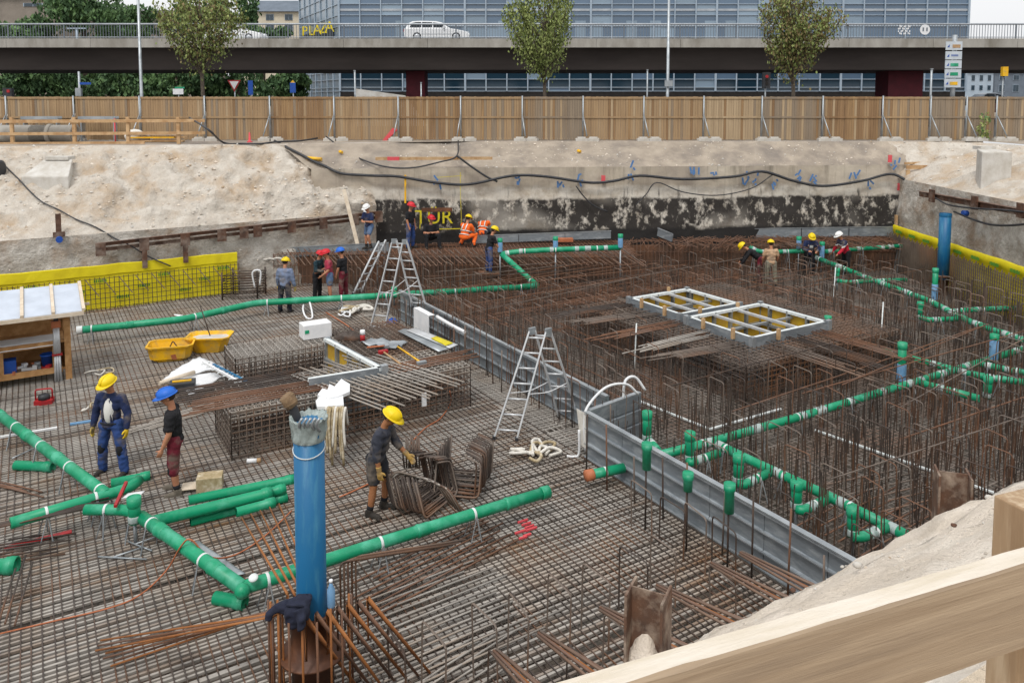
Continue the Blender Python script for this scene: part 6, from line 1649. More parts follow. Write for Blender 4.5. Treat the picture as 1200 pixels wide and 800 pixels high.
M['towel'] = M['cloth_white']
p = G(WALL_A2 - .05, 20.2, .0); p = U(497, 366, z=.95)
t = thing('towel', 'white towel hanging over the far end of the grey wall', 'towel', p)
MB().sheet([[p + E1 * (.5 - 1.0 * i / 8) - E2 * (.09 + .03 * noise.noise(V(i, j, 0))) + V(0, 0, .03 - .13 * j) for i in range(9)] for j in range(6)]).build('front_fold', 'white', t)
MB().sheet([[p + E1 * (.5 - 1.0 * i / 8) + E2 * (-.09 + .06 * j) + V(0, 0, .035) for i in range(9)] for j in range(4)]).build('top_fold', 'white', t)
a = U(512, 371, z=.96); cable('white cloth strip hanging along the top of the grey wall', [a, a - E1 * .8 + V(0, 0, -.02), a - E1 * 1.6 + V(0, 0, -.02)], .05, 'white', 'cloth_strip')
quad_sheet('foil_sheet', 'galv', 'crinkled silver foil lying on the raised cage behind the tools', 'foil', ((420, 402), (436, 396), (478, 401), (462, 408)), zc1 + .05, 10, .08)
def handle_tool(label, p, q, mt, head, z=zc1 + .06):
    a, b = U(*p, z=z), U(*q, z=z); t = thing('long_handled_tool', label, 'tool', (a + b) / 2)
    MB().tube([a, b], .022, 8).build('handle', mt, t); d = (b - a).normalized(); MB().box(a if head == 0 else b, (.22, .1, .08), math.atan2(d.y, d.x) + 1.57).build('head', 'galv' if head else 'red', t, bevel=.01)
handle_tool('yellow handled hammer lying on the raised cage', (466, 406), (494, 425), 'yellow_tub', 1); handle_tool('wooden handled mallet with red head on the raised cage', (449, 412), (469, 426), 'timber_new', 0)
handle_tool('orange shafted tool lying beside the mallet', (430, 407), (453, 405), 'orange_cable', 1)
c = U(425, 397, z=zc1); t = thing('tool_bag', 'small dark tool bag behind the red can', 'bag', c - V(.3, 0, 0)); cloth_lump('bag', 'rebar_dark', None, None, c + V(-.35, 0, 0), (.3, .14, .18), 4, parent=t)
c = U(425, 400, z=zc1); t = thing('spray_can', 'red can with white lid standing on the raised cage', 'can', c); MB().lathe(c, [(.06, 0), (.06, .18)], 12).build('body', 'red', t); MB().lathe(c + V(0, 0, .18), [(.065, 0), (.06, .1)], 12).build('lid', 'white', t)
# broken foam on the slanting bars, hanging straps, roll
z_ = CH + .15
def foam(label, pts, z, th=.06):
    P = [U(a, b, z=z) for a, b in pts]; MB().prism(P if (P[1] - P[0]).cross(P[2] - P[1]).z > 0 else P[::-1], (0, 0, th)).build('foam_sheet', 'white', label=label, cat='foam')
foam('ragged white foam piece lying on the slanting bars, upper one', ((372, 466), (378, 458), (384, 460), (386, 453), (392, 456), (400, 447), (410, 453), (410, 462), (396, 468), (385, 470)), CH + .12)
foam('white foam board with pale blue print below the ragged piece', ((370, 473), (376, 466), (402, 467), (403, 478), (372, 480)), CH + .1)
c = U(395, 486, z=CH); t = thing('strap_bundle', 'bundle of pale straps hanging over the raised cage beside the blue pipe', 'straps', c)
for k in range(9):
    a = c + V(-.2 + .045 * k, -.02 * (k % 3), .08); MB().tube(spline([a + V(.02, .12, -.3), a + V(0, .03, .06), a + V(-.01, -.1, -.2), a + V(rnd.uniform(-.04, .04), -.14, -.62 - .12 * (k % 4))], 5), .024, 6).build('strap', ('straw', 'cloth_white')[k % 4 == 0], t)
def strap_heap(label, px, py, z, n, r, seed, mt='cloth_white', th=.02, name='strap_heap', group=None):
    rg = random.Random(seed); c = U(px, py, z=z); t = thing(name, label, 'straps', c, group)
    for k in range(n):
        a = rg.uniform(0, 6.28); l = r * rg.uniform(.6, 1.2); e = c + V(l * math.cos(a), l * math.sin(a), .02)
        MB().tube(spline([c + V(rg.uniform(-.1, .1), rg.uniform(-.1, .1), .06), lerp(c, e, .6) + V(-.1 * math.sin(a), .1 * math.cos(a), .09), e + V(0, 0, .03), lerp(c, e, .5) + V(.12 * math.sin(a), -.12 * math.cos(a), .03)], 5), th, 5).build('strap', mt if k % 3 else ('straw' if mt == 'cloth_white' else mt), t)
strap_heap('spread heap of white and tan lashing straps on the mesh before the step ladder', 627, 534, .04, 9, .55, 1, th=.032)
strap_heap('white twisted strap lying near the workbench', 117, 436, .04, 3, .35, 2)
strap_heap('white strap loop lying behind the man in the navy jacket', 107, 481, .04, 2, .3, 3)
strap_heap('white hose coil and rags lying under the long green pipe', 402, 367, .06, 5, .6, 4, 'white', .03)
strap_heap('crumpled white and orange sheeting by the tall step ladder', 418, 362, .08, 6, .6, 5, 'cloth_white', .045)
strap_heap('white rag on the pipe stand behind the yellow tubs', 213, 374, .05, 3, .4, 6, 'white', .03)
cable('white coil of hose hanging below the long green pipe', [U(358, 350, z=.4), U(355, 362, z=.2), U(359, 372, z=.05), U(366, 372, z=.05), U(364, 358, z=.3), U(361, 350, z=.42)], .03, 'white', 'hose')
# white hose at the wall jog
a = G(WALL_A - .02, JOG_B, .0); cable('white hose curving from the wall jog over to the return panel', [a + V(0, 0, .15), a + V(-.02, 0, .7), a + V(.05, .05, 1.0), a + E2 * .5 + V(0, .1, 1.25), a + E2 * 1.0 + V(0, .1, 1.22), a + E2 * 1.3 + V(0, .05, .98)], .026, 'white', 'hose')
cable('second white hose loop on top of the return panel', [a + E2 * .95 + V(0, .2, .9), a + E2 * 1.0 + V(0, .2, 1.25), a + E2 * 1.25 + V(0, .2, 1.28), a + E2 * 1.5 + V(0, .1, 1.0)], .028, 'white', 'hose')
t = thing('film_bag', 'milky plastic film hanging on the corner of the wall jog', 'film', a); rows = [[a - E2 * (.03 + .03 * noise.noise(V(i, j, 3))) + E1 * (-.05 + .06 * i * (1 - .06 * j)) + V(0, 0, .9 - .085 * j) for i in range(6)] for j in range(9)]
MB().sheet(rows).build('film', 'cloth_white', t); cable('white bent conduit at the foot of the wall jog', [a + V(-.12, 0, .55), a + V(-.12, 0, .1), a + V(-.2, 0, .03), a + V(-.35, 0, .04)], .025, 'white', 'conduit')
# orange extension cords
cable('orange extension cord winding over the big green pipe at bottom left', [U(0, 742, z=.04), U(60, 728, z=.04), U(128, 712, z=.05), U(165, 696, z=.05), U(195, 668, z=.1), U(212, 640, z=.5), U(224, 632, z=.62), U(245, 652, z=.3), U(275, 650, z=.05), U(310, 628, z=.05), U(342, 598, z=.05)], .012, 'orange_cable')
cable('orange cord running down from the cage corner to the rebar stack', [U(527, 458, z=.5), U(528, 472, z=.1), U(516, 490, z=.04), U(500, 500, z=.04), U(485, 515, z=.04), U(478, 527, z=.04)], .013, 'orange_cable')
cable('orange cord lying by the man in the dark grey shirt', [U(398, 582, z=.04), U(410, 577, z=.04), U(425, 570, z=.04), U(442, 562, z=.04)], .015, 'orange_cable')
cable('orange cord lying behind the white box', [U(382, 366, z=.05), U(392, 372, z=.05), U(405, 380, z=.05), U(418, 390, z=.05)], .018, 'orange_cable')
# small things round the left men
c = U(243, 573, z=0); t = thing('cardboard_box', 'open cardboard box with red print by the boots of the man in maroon shorts', 'box', c); MB().box(c + V(.05, 0, .13), (.42, .3, .26), .25).build('body', 'straw', t); MB().box(c + V(.0, -.155, .16), (.12, .01, .08), .25).box(c + V(.16, -.12, .16), (.1, .01, .08), .25).build('print', 'red', t); MB().box(c + V(-.28, -.08, .1), (.25, .28, .01), .25).build('flap', 'timber_pale', t)
c = U(52, 473, z=0); t = thing('compact_tool', 'small red and black machine standing on the mesh left of the men', 'machine', c)
MB().box(c + V(0, 0, .06), (.36, .26, .1), .3).build('base', 'red', t); MB().lathe(c + V(0, 0, .1), [(.12, 0), (.12, .1), (.05, .14)], 12).build('motor', 'black', t); MB().tube(arc_path([c + V(-.16, -.05, .1), c + V(-.16, -.05, .34), c + V(.16, .05, .34), c + V(.16, .05, .1)], .05, 3), .018, 6).build('handle', 'red', t)
a, b = U(0, 512, z=.05), U(67, 501, z=.05); MB().beam(a, b, .06, .04, up=(0, 0, 1)).build('white_lath', 'white', label='white lath lying across the left edge above the loose pipe', cat='lath')
a, b = U(82, 497, z=.04), U(108, 493, z=.04); MB().beam(a, b, .05, .04, up=(0, 0, 1)).build('white_lath', 'lightblue', label='short blue white lath left of the man in the navy jacket', cat='lath')
a, b = U(135, 593, z=.55), U(148, 565, z=.62); MB().beam(a, b, .045, .045).build('red_bar', 'red', label='red handle bar standing against the branch pipe', cat='bar')
quad_sheet('white_card', 'white', 'white card lying on the branch pipe by the standpipe', 'card', ((143, 584), (150, 578), (170, 575), (164, 581)), .56, 3, .0)
a, b = U(5, 642, z=.06), U(84, 622, z=.06); MB().beam(a, b, .10, .015, up=(0, 0, 1)).build('red_tape', 'red', label='red tape strip lying on the mesh below the left branch pipe', cat='tape')
quad_sheet('clear_sheet', 'galv', 'ribbed translucent sheet lying beside the big green pipe', 'sheet', ((218, 636), (233, 634), (288, 672), (268, 676)), .06, 6, .01)
c = U(297, 540, z=.05); t = thing('small_bottle', 'small white and yellow bottle lying before the cage', 'bottle', c); MB().tube([c - V(.12, 0, 0), c + V(.06, .02, 0)], .045, 10).build('body', 'white', t); MB().tube([c + V(.06, .02, 0), c + V(.13, .03, 0)], .046, 10).build('label_band', 'timber', t)
c = U(497, 468, z=.62); MB().box(c, (.1, .03, .28), TH).build('white_tag', 'white', label='white tag hanging on the right end of the raised cage', cat='tag')
for k, (p, q, lab) in enumerate((((115, 652), (172, 655), 'galvanised stand frame lying below the short green pipe'), ((150, 634), (178, 645), 'galvanised strut lying below the standpipe'), ((14, 537), (40, 525), 'galvanised stand under the big green pipe at left'))):
    a, b = U(*p, z=.05), U(*q, z=.05); m = MB().tube([a, b], .014, 5).tube([a.lerp(b, .3), a.lerp(b, .6) + V(.1, .3, 0)], .014, 5); m.build('stand_frame', 'galv', label=lab, cat='frame')
# pink paint on mesh: sprayed bars
for k in range(7):
    a = U(605 + (k % 4) * 4 + rnd.uniform(-6, 6), 612 + k * 3.2, z=.045); MB().tube([a, a + E2 * rnd.uniform(.12, .3)], .02, 4).build('sprayed_bar_end', 'pink_paint', label='short bar end sprayed pink on the mesh near the end of the long green pipe', cat='bar', group='pink sprayed bar ends')

# ---------------------------------------------------------------- stacks of bent bars
def stirrup(m, c, X, Y, w, l, h, r=.014, hook=.25):
    m.tube(arc_path([c + X * (w * .5) + V(0, 0, h), c + X * (w * .5), c - X * (w * .5), c - X * (w * .5) + V(0, 0, h), c - X * (w * .5 - hook) + V(0, 0, h + .03)], .08, 3), r, 5)
def bent_stack(label, px, py, ang, n, w, l, seed, group='stacks of bent bars', mts=('rebar', 'rebar_dark', 'rebar_dark')):
    rg = random.Random(seed); c = U(px, py, z=.03); t = thing('bent_bar_stack', label, 'rebar', c, group); X, Y = V(math.cos(ang), math.sin(ang), 0), V(-math.sin(ang), math.cos(ang), 0)
    for k in range(n):
        o = c + X * rg.uniform(-.05, .05) + Y * (l * (k / n - .5)) + V(0, 0, .02 + .012 * (k % 5))
        tilt = rg.uniform(-.04, .04); m = MB()
        P = [o - X * w * .5 + V(0, 0, .62) + Y * .18, o - X * w * .5 + V(0, 0, .05), o + X * w * .5 + V(0, 0, .05 + tilt), o + X * w * .5 + V(0, 0, .60) + Y * .15, o + X * (w * .5 - .3) + V(0, 0, .68) + Y * .2]
        m.tube(arc_path(P, .09, 3), .017, 5); m.build('bent_bar', mts[k % 3], t)
    return t
bent_stack('stack of bent dark bars before the leaning man, nearer part', 498, 590, 1.05, 20, .95, .75, 1)
bent_stack('stack of bent dark bars at the right behind the nearer part', 541, 572, -.25, 20, .8, .9, 2)
t = thing('bent_bar_stack', 'sheaf of bent bars lying flat on top of the nearer stack', 'rebar', U(500, 580, z=.4), 'stacks of bent bars')
for k in range(12):
    a, b = U(465 + k * 2.5, 552 + k * .6, z=.75 - .01 * k), U(528 + k * 1.4, 590 + k * 1.2, z=.35); MB().tube(arc_path([a + V(0, 0, -.1) - V(.1, 0, 0), a, a.lerp(b, .7) + V(0, 0, .22), b], .12, 3), .017, 5).build('bent_bar', ('rebar', 'rebar_grey', 'rebar_dark')[k % 3], t)
for k in range(8):
    a = U(474 + k * 2.5, 548, z=.45); MB().tube([a, a + V(.05 * (k % 3) - .06, .05, .48 + .04 * (k % 3))], .017, 5).build('bent_bar', 'rebar', t)
t = thing('stirrup_basket', 'square basket of tied bent bars standing by the yellow membrane', 'rebar', U(276, 352, z=0))
c = U(276, 354, z=.02)
for k in range(9):
    m = MB(); o = c + V(-.55 + .02 * (k % 3), .3 - .0 * k, .1 + .09 * k)
    m.tube([o, o + V(1.15, .15, .02), o + V(1.2, .9, 0), o + V(.1, .8, 0)], .016, 5, closed=True); m.build('ring_bar', ('rebar', 'rebar_dark')[k % 2], t)
for x, y in ((-.55, .3), (.6, .45), (.65, 1.2), (-.45, 1.1)):
    MB().tube([c + V(x, y, 0), c + V(x, y, .95)], .03, 6).build('corner_bar', 'rebar_dark', t)
MB().tube(spline([c + V(.55, .35, .4), c + V(.5, .3, .95), c + V(.75, .35, .98), c + V(.72, .35, .5)], 5), .03, 6).build('lifting_strap', 'white', t)

# ================================================================ FOREGROUND: piles, guard rail
def h_pile(label, px, ptop, y, rz, ztop):
    c = U(px, ptop, y=y); t = thing('steel_pile', label, 'pile', (c.x, c.y, 2.3), 'rusty H piles along the near edge'); h = c.z - 2.3
    X, Y = V(math.cos(rz), math.sin(rz), 0), V(-math.sin(rz), math.cos(rz), 0); o = V(c.x, c.y, 2.3 + h / 2); ax = (X, Y, V(0, 0, 1)); wd = .26
    MB().box(o - Y * wd / 2, (wd, .018, h), ax=ax).build('flange', 'pile_rust', t); MB().box(o + Y * wd / 2, (wd, .018, h), ax=ax).build('flange', 'pile_rust', t); MB().box(o, (.012, wd - .018, h - .004), ax=ax).build('web', 'pile_rust', t)
    mo = MB(); mo.ball((c.x, c.y, 2.72 + (.0 if px < 900 else .1)), (.13, .13, .22), 14); mo.v = [p + V(*(noise.noise_vector(p * 5) * .07)) for p in mo.v]; mo.build('mortar', 'near_sand', t)
    return t
h_pile('rusty steel pile sticking out of the ledge near the bottom, left one', 760, 691, 5.45, R(64), 3.5)
h_pile('rusty steel pile sticking out of the ledge at the right', 1117, 553, 7.05, R(72), 3.5)
M['rail_beam'] = mat('weathered_plank', '#a7937b', '#95816a', 3.2, .8, bump=.0016, bscale=26, stretch=(.35, 9, 9), c3='#8a7864', scale3=2.6, k=(.40, .60), rot=R(21.5))
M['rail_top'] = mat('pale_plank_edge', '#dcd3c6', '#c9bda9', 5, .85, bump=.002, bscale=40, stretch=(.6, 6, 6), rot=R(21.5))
t = thing('guard_rail', 'big weathered timber guard rail crossing the lower right corner', 'railing', (.8, 1.4, ZG))
a, b = U(678, 805, y=1.12), U(1200, 651, y=1.45); d = (b - a).normalized(); a0, b0 = a - d * .6, b + d * 1.2
nrm = V(d.y, -d.x, 0).normalized(); up = nrm.cross(d).normalized(); up = up if up.z > 0 else -up
n = 60; sec = []
hh, tk = .165, .042
m = MB()
for i in range(n + 1):
    p = a0.lerp(b0, i / n); wv = .002 * noise.noise(V(i * .5, 0, 0)); ch = .004 + .006 * max(0, noise.noise(V(i * .33, 4, 0)))
    sec.append([p + nrm * tk * .5 - up * ch, p + nrm * (tk * .5 - ch) + up * wv, p - nrm * tk * .5 + up * wv, p - nrm * tk * .5 - up * hh, p + nrm * tk * .5 - up * (hh + wv)])
for s_ in sec: m.v.extend(s_)
for i in range(n):
    for j in range(5):
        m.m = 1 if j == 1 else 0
        q = [i * 5 + j, i * 5 + (j + 1) % 5, (i + 1) * 5 + (j + 1) % 5, (i + 1) * 5 + j]; m.face(q)
m.m = 0; m.face([0, 1, 2, 3, 4][::-1]); m.face([n * 5 + k for k in range(5)])
m.build('top_rail', ['rail_beam', 'rail_top'], t)
pp = U(1177, 640, y=1.53); xr = pp.x + .055
M['post_wood'] = mat('weathered_post', '#a98f71', '#94795c', 3, .8, bump=.001, bscale=30, stretch=(9, 9, .7), c3='#bda78b', scale3=4)
ztp = PZ(592, 1.57); MB().box((xr + .035, 1.60, (ZG - .05 + ztp) / 2 ), (.11, .07, ztp - ZG + .05), math.atan2(d.y, d.x)).build('post', 'post_wood', t, bevel=.003)
# small stones on the near ledge
rg = random.Random(8)
for k in range(12):
    x = rg.uniform(1.6, 6.5); b_ = rg.uniform(2.6, 3.9); v = (NEAR_B - .05 - b_) / (NEAR_B - .05 - 1.5); p = NB(b_, x, 2.78 + (ZG - 2.78) * v ** .85)
    m = MB(); r_ = rg.uniform(.012, .026); m.ball(p, (r_ * 1.3, r_, r_ * .8), 6); m.v = [q + V(*(noise.noise_vector(q * 30) * r_ * .35)) for q in m.v]
    m.build('stone', ('concrete', 'conc_white', 'rust_steel')[k % 3], label='small loose stone on the rough near ledge', cat='stone', group='loose stones on the near ledge')

# clods and pebbles on the faces of the pit: nobody could count them
rg = random.Random(21); pebbles = [MB() for _ in range(3)]
def scatter(ob, n, r0, r1, zlo=-9):
    me = ob.data; P = me.polygons; ws = [p.area for p in P]
    for p in rg.choices(P, ws, k=n):
        vs = [me.vertices[i].co for i in p.vertices]; a_, b_ = rg.random(), rg.random(); c_ = vs[0].lerp(vs[1], a_).lerp(vs[3].lerp(vs[2], a_), b_)
        if noise.noise(c_ * .7) < rg.uniform(-.5, .35): continue
        r_ = r0 + (r1 - r0) * rg.random() ** 3; m_ = pebbles[rg.randrange(3)]; k = len(m_.v)
        m_.v += [c_ + V(rg.uniform(.6, 1.3) * sx * r_, rg.uniform(.6, 1.3) * sy * r_, rg.uniform(.5, 1) * sz * r_) for sx, sy, sz in ((1, 0, 0), (-1, 0, 0), (0, 1, 0), (0, -1, 0), (0, 0, 1), (0, 0, -1))]
        for q in ((0, 2, 4), (2, 1, 4), (1, 3, 4), (3, 0, 4), (2, 0, 5), (1, 2, 5), (3, 1, 5), (0, 3, 5)): m_.face([k + i for i in q])
for nm, n, r0, r1 in (('left_slope', 4200, .012, .085), ('right_slope', 1200, .012, .08), ('back_slope', 1500, .01, .06), ('near_ledge', 0, .004, .02), ('left_wall', 900, .01, .05)):
    if n: scatter(bpy.data.objects[nm], n, r0, r1)
lp = bpy.data.objects['near_ledge']
for k in range(2600):
    x = rg.uniform(.3, 6.8); b_ = rg.uniform(1.3, 4.0); p = NB(b_, x, 8); 
    h = _bv_near.ray_cast(p, V(0, 0, -1))
    if h[0] is None or noise.noise(h[0] * 1.1) < rg.uniform(-.4, .4): continue
    r_ = .003 + .013 * rg.random() ** 4; m_ = pebbles[rg.randrange(3)]; c_ = h[0]; i0 = len(m_.v)
    m_.v += [c_ + V(rg.uniform(.6, 1.3) * sx * r_, rg.uniform(.6, 1.3) * sy * r_, rg.uniform(.5, 1) * sz * r_) for sx, sy, sz in ((1, 0, 0), (-1, 0, 0), (0, 1, 0), (0, -1, 0), (0, 0, 1), (0, 0, -1))]
    for q in ((0, 2, 4), (2, 1, 4), (1, 3, 4), (3, 0, 4), (2, 0, 5), (1, 2, 5), (3, 1, 5), (0, 3, 5)): m_.face([i0 + i for i in q])
for m_, mt in zip(pebbles, ('sand', 'conc_white', 'near_sand')): m_.build('loose_rubble', mt, kind='stuff', origin=(0, 25, 2))
# ================================================================ PEOPLE
def pm(name, c, r=.85, c2=None): M[name] = mat(name, c, c2, 5, r, bump=.004 if c2 else 0, bscale=22, c3='#6f655a' if c2 and r > .84 and 'black' not in name else None, scale3=3.2)
pm('skin', '#b98264', .6, '#a87357'); pm('skin_tan', '#a5714f', .6, '#95633f'); pm('helmet_yellow', '#e8c80c', .5); pm('helmet_red', '#c4202c', .5); pm('helmet_blue', '#1d63c4', .5); pm('helmet_white', '#e6e6e4', .35)
pm('hair', '#2f241c'); pm('work_navy', '#232f55', .9, '#1d2746'); pm('denim', '#2f4a86', .9, '#27406f'); pm('denim_pale', '#5e7596', .9, '#4f6585'); pm('shirt_black', '#1f1f23', .9, '#18181b'); pm('maroon', '#6f1c2d', .9, '#5d1725')
pm('shirt_grey', '#3a3d49', .9, '#31343e'); pm('shorts_grey', '#34363c', .9, '#2b2d33'); pm('shirt_blue_grey', '#7885a0', .9, '#6a7790'); pm('navy_pants', '#20253a', .9, '#1a1f30'); pm('teal_dark', '#1f3b44', .9, '#193039'); pm('black_pants', '#19191c', .9)
pm('pink_shirt', '#b03a52', .9, '#9c3147'); pm('beige', '#c4a384', .9, '#b39273'); pm('khaki', '#8d8a79', .9, '#7b7868'); pm('orange_vest', '#ee6a20', .75, '#dd5e1a'); pm('red_jacket', '#c8203a', .82, '#b41c33'); pm('white_tee', '#d9d7d2', .9); pm('glove_yellow', '#d9b62a', .85, '#c4a224'); pm('glove_tan', '#c09a4e', .85, '#ab863f')
pm('boot', '#3a3530', .8, '#2c2824'); pm('boot_tan', '#6e665b', .85, '#5d564c'); pm('sock', '#1e1f24', .95); pm('reflective', '#d9dcd8', .4); pm('knee_pad', '#1d1e22', .8)
def remesh(mb, voxel, smooth=3, fold=0.0, seed=0):
    me = mb.mesh('tmp', 'skin'); o = bpy.data.objects.new('tmp', me)
    r = o.modifiers.new('r', 'REMESH'); r.mode = 'VOXEL'; r.voxel_size = voxel
    s = o.modifiers.new('s', 'SMOOTH'); s.iterations = smooth; s.factor = .5
    out = evaluated_mesh(o); bpy.data.meshes.remove(me)
    if fold:
        for v in out.vertices:
            p = v.co * 9 + V(seed, 0, 0); v.co += v.normal * (fold * (noise.noise(V(p.x, p.y, p.z * 1.6)) + .5 * noise.noise(p * 2.3)))
    for p in out.polygons: p.use_smooth = True
    return out
def person(label, px, py, z, face, shirt, pants, helmet, y=None, sleeve='short', legs='long', lean=8, h=1.0, arms=None, legp=None, head=(10, 0), gloves=None, boots='boot', near=False, skin='skin', vest=False, extra=None, pel=None, group='workers on the site'):
    P0 = U(px, py, z=z) if y is None else V(U(px, py, y=y).x, y, z)
    t = thing('person', label, 'person', (0, 0, 0), group)
    vx = .011 if near else .02
    X, Y, Z = V(1, 0, 0), V(0, 1, 0), V(0, 0, 1)
    la = R(lean); s = V(0, math.sin(la), math.cos(la)); f = V(0, math.cos(la), -math.sin(la)); ax = (X, f, s)
    pv = V(0, 0, .93 if pel is None else pel)
    arms = arms or [(V(-.18, .05, -1), V(-.08, .22, -1)), (V(.18, .05, -1), V(.08, .22, -1))]
    legp = legp or [(V(-.10, .06, -1), V(-.04, -.06, -1)), (V(.10, .02, -1), V(.04, -.05, -1))]
    arms = [(Vector(a).normalized(), Vector(b).normalized()) for a, b in arms]; legp = [(Vector(a).normalized(), Vector(b).normalized()) for a, b in legp]
    nb = pv + s * .50; hp, hy = R(head[0]), R(head[1])
    hz = (s * .5 + Z * .5).normalized(); hf = (V(math.sin(-hy), math.cos(hy), 0)); hf = (hf - hz * hf.dot(hz)).normalized()
    hz2 = (hz * math.cos(hp) + hf * math.sin(hp)).normalized(); hf2 = (hf * math.cos(hp) - hz * math.sin(hp)).normalized(); hx = hf2.cross(hz2)
    hc = nb + s * .06 + hz2 * .135
    J = []
    for i, sd in enumerate((-1, 1)):
        sh = pv + s * .435 + X * (sd * .185); el = sh + arms[i][0] * .29; wr = el + arms[i][1] * .25
        hipj = pv + X * (sd * .095) - s * .02; kn = hipj + legp[i][0] * .43; an = kn + legp[i][1] * .41
        J.append((sh, el, wr, hipj, kn, an))
    low = min(j[5].z for j in J) - .075
    off = V(0, 0, -low)
    def torso(m, g=0.0, bottom=True):
        if bottom: m.ball(pv - s * .02, (.158 + g, .112 + g, .12 + g), 12, ax)
        m.ball(pv + s * .13, (.145 + g, .105 + g, .15 + g), 12, ax); m.ball(pv + s * .29, (.165 + g, .115 + g, .15 + g), 12, ax); m.ball(pv + s * .40, (.172 + g, .098 + g, .085 + g), 12, ax)
        m.ball(pv + s * .17 + f * .03, (.125 + g, .10 + g, .13 + g), 10, ax)
        for sd in (-1, 1): m.ball(pv + s * .425 + X * (sd * .165), (.075 + g, .07 + g, .07 + g), 10, ax)
    def limb(m, a, b, r0, r1, g=0.0, rm=None):
        rm = rm or (r0 + r1) / 2 * 1.04; m.tube([a, lerp(a, b, .33), lerp(a, b, .66), b], [r0 + g, rm + g, lerp(rm, r1, .5) + g, r1 + g], 12); m.ball(a, r0 + g, 10); m.ball(b, r1 + g, 10)
    def hand(m, i, g=0.0):
        sh, el, wr, *_ = J[i]; d = arms[i][1]; sd = (-1, 1)[i]
        fw = (f - d * f.dot(d)); fw = fw.normalized() if fw.length > .1 else X; n_ = d.cross(fw).normalized() * sd     # fingers side by side along fw, palm facing inwards
        inn = -X * sd; inn = (inn - d * inn.dot(d) - fw * inn.dot(fw)); inn = inn.normalized() if inn.length > .05 else n_
        pc = wr + d * .055; m.ball(pc, (.024 + g, .042 + g, .052 + g), 10, (inn, fw, d)); m.tube([wr - d * .02, wr + d * .03], .027 + g, 8)
        for k in range(4):
            o = fw * (.030 - .020 * k); l = (.036, .042, .039, .031)[k]; a = pc + o + d * .042; b_ = a + (d + inn * .25).normalized() * l; c = b_ + (d * .75 + inn * .65).normalized() * l * .8
            m.tube([a - d * .02, a, b_, c], [.0095 + g, .0095 + g, .009 + g, .0075 + g], 6); m.ball(c, .0076 + g, 6)
        a = pc + fw * .036 - d * .02; b_ = a + (fw * .8 + d * .6 + inn * .3).normalized() * .035; c = b_ + (d + fw * .25 + inn * .3).normalized() * .03
        m.tube([a, b_, c], [.013 + g, .011 + g, .009 + g], 6); m.ball(c, .009 + g, 6)
    # --- body: one continuous surface
    m = MB(); torso(m)
    for i in range(2):
        sh, el, wr, hj, kn, an = J[i]
        limb(m, sh, el, .054, .042); limb(m, el, wr, .043, .028, rm=.041); hand(m, i)
        limb(m, hj, kn, .085, .056); limb(m, kn, an, .054, .037, rm=.056)
        m.tube([an, an + V(0, .05, -.05), an + V(0, .13, -.055)], [.037, .038, .028], 8)
    m.tube([pv + s * .42, nb + s * .03, hc - hz2 * .04], [.062, .054, .056], 10)
    m.ball(hc + hz2 * .02, (.076, .096, .098), 14, (hx, hf2, hz2)); m.ball(hc + hf2 * .03 - hz2 * .055, (.056, .062, .062), 12, (hx, hf2, hz2)); m.ball(hc + hf2 * .062 - hz2 * .10, (.028, .022, .02), 8, (hx, hf2, hz2))
    m.tube([hc + hf2 * .090 + hz2 * .012, hc + hf2 * .108 - hz2 * .028], [.010, .016], 8); m.ball(hc + hf2 * .106 - hz2 * .03, (.018, .014, .012), 8, (hx, hf2, hz2))
    m.ball(hc + hf2 * .088 - hz2 * .068, (.026, .012, .011), 8, (hx, hf2, hz2))
    for sd in (-1, 1): m.ball(hc + hx * (sd * .078) - hz2 * .01 - hf2 * .005, (.012, .022, .033), 8, (hx, hf2, hz2)); m.ball(hc + hx * (sd * .034) + hf2 * .078 + hz2 * .022, (.026, .012, .009), 8, (hx, hf2, hz2))
    def add(name, me, mt, parent=t):
        me.materials.clear()
        for x in (mt if isinstance(mt, list) else [mt]): me.materials.append(M[x])
        me.name = name; o = bpy.data.objects.new(name, me); col.objects.link(o); o.parent = parent; o.location = off if parent is t else (0, 0, 0); return o
    body = add('body', remesh(m, vx, 2), skin)
    # --- clothes
    m = MB(); torso(m, .016, True)
    for i in range(2):
        sh, el, wr, *_ = J[i]
        if sleeve == 'long': limb(m, sh, el, .06, .05, .012); limb(m, el, lerp(el, wr, .92), .05, .036, .012, .05)
        elif sleeve == 'rolled': limb(m, sh, el, .06, .05, .012); limb(m, el, lerp(el, wr, .3), .05, .045, .012)
        else: limb(m, sh, lerp(sh, el, .68), .06, .055, .012)
    if sleeve == 'long': m.tube([pv + s * .44, nb + s * .015], [.085, .07], 12)
    me = remesh(m, vx * 1.15, 2, .012 if extra is not ex_navy else .006, len(label))
    sh_o = add('shirt' if not vest else 'vest', me, shirt if isinstance(shirt, list) else [shirt])
    if isinstance(shirt, list):                        # upper part of a two-tone jacket
        for p in me.polygons:
            q = (p.center - pv).dot(s); p.material_index = 1 if q > .35 else 2 if q > .30 and len(shirt) > 2 else 0
    m = MB(); m.ball(pv - s * .03, (.166, .122, .125), 12, ax)
    for i in range(2):
        _, _, _, hj, kn, an = J[i]
        limb(m, hj, kn if legs == 'long' else lerp(hj, kn, .98 if legs == 'knee' else .72), .094, .07 if legs != 'short' else .082, .010)
        if legs == 'long': limb(m, kn, an + V(0, 0, -.0), .07, .062, .006, .07)
        elif legs == 'knee': limb(m, kn, lerp(kn, an, .18), .07, .07, .006)
    add('trousers' if legs == 'long' else 'shorts', remesh(m, vx * 1.15, 2, .012, 3 + len(label)), pants)
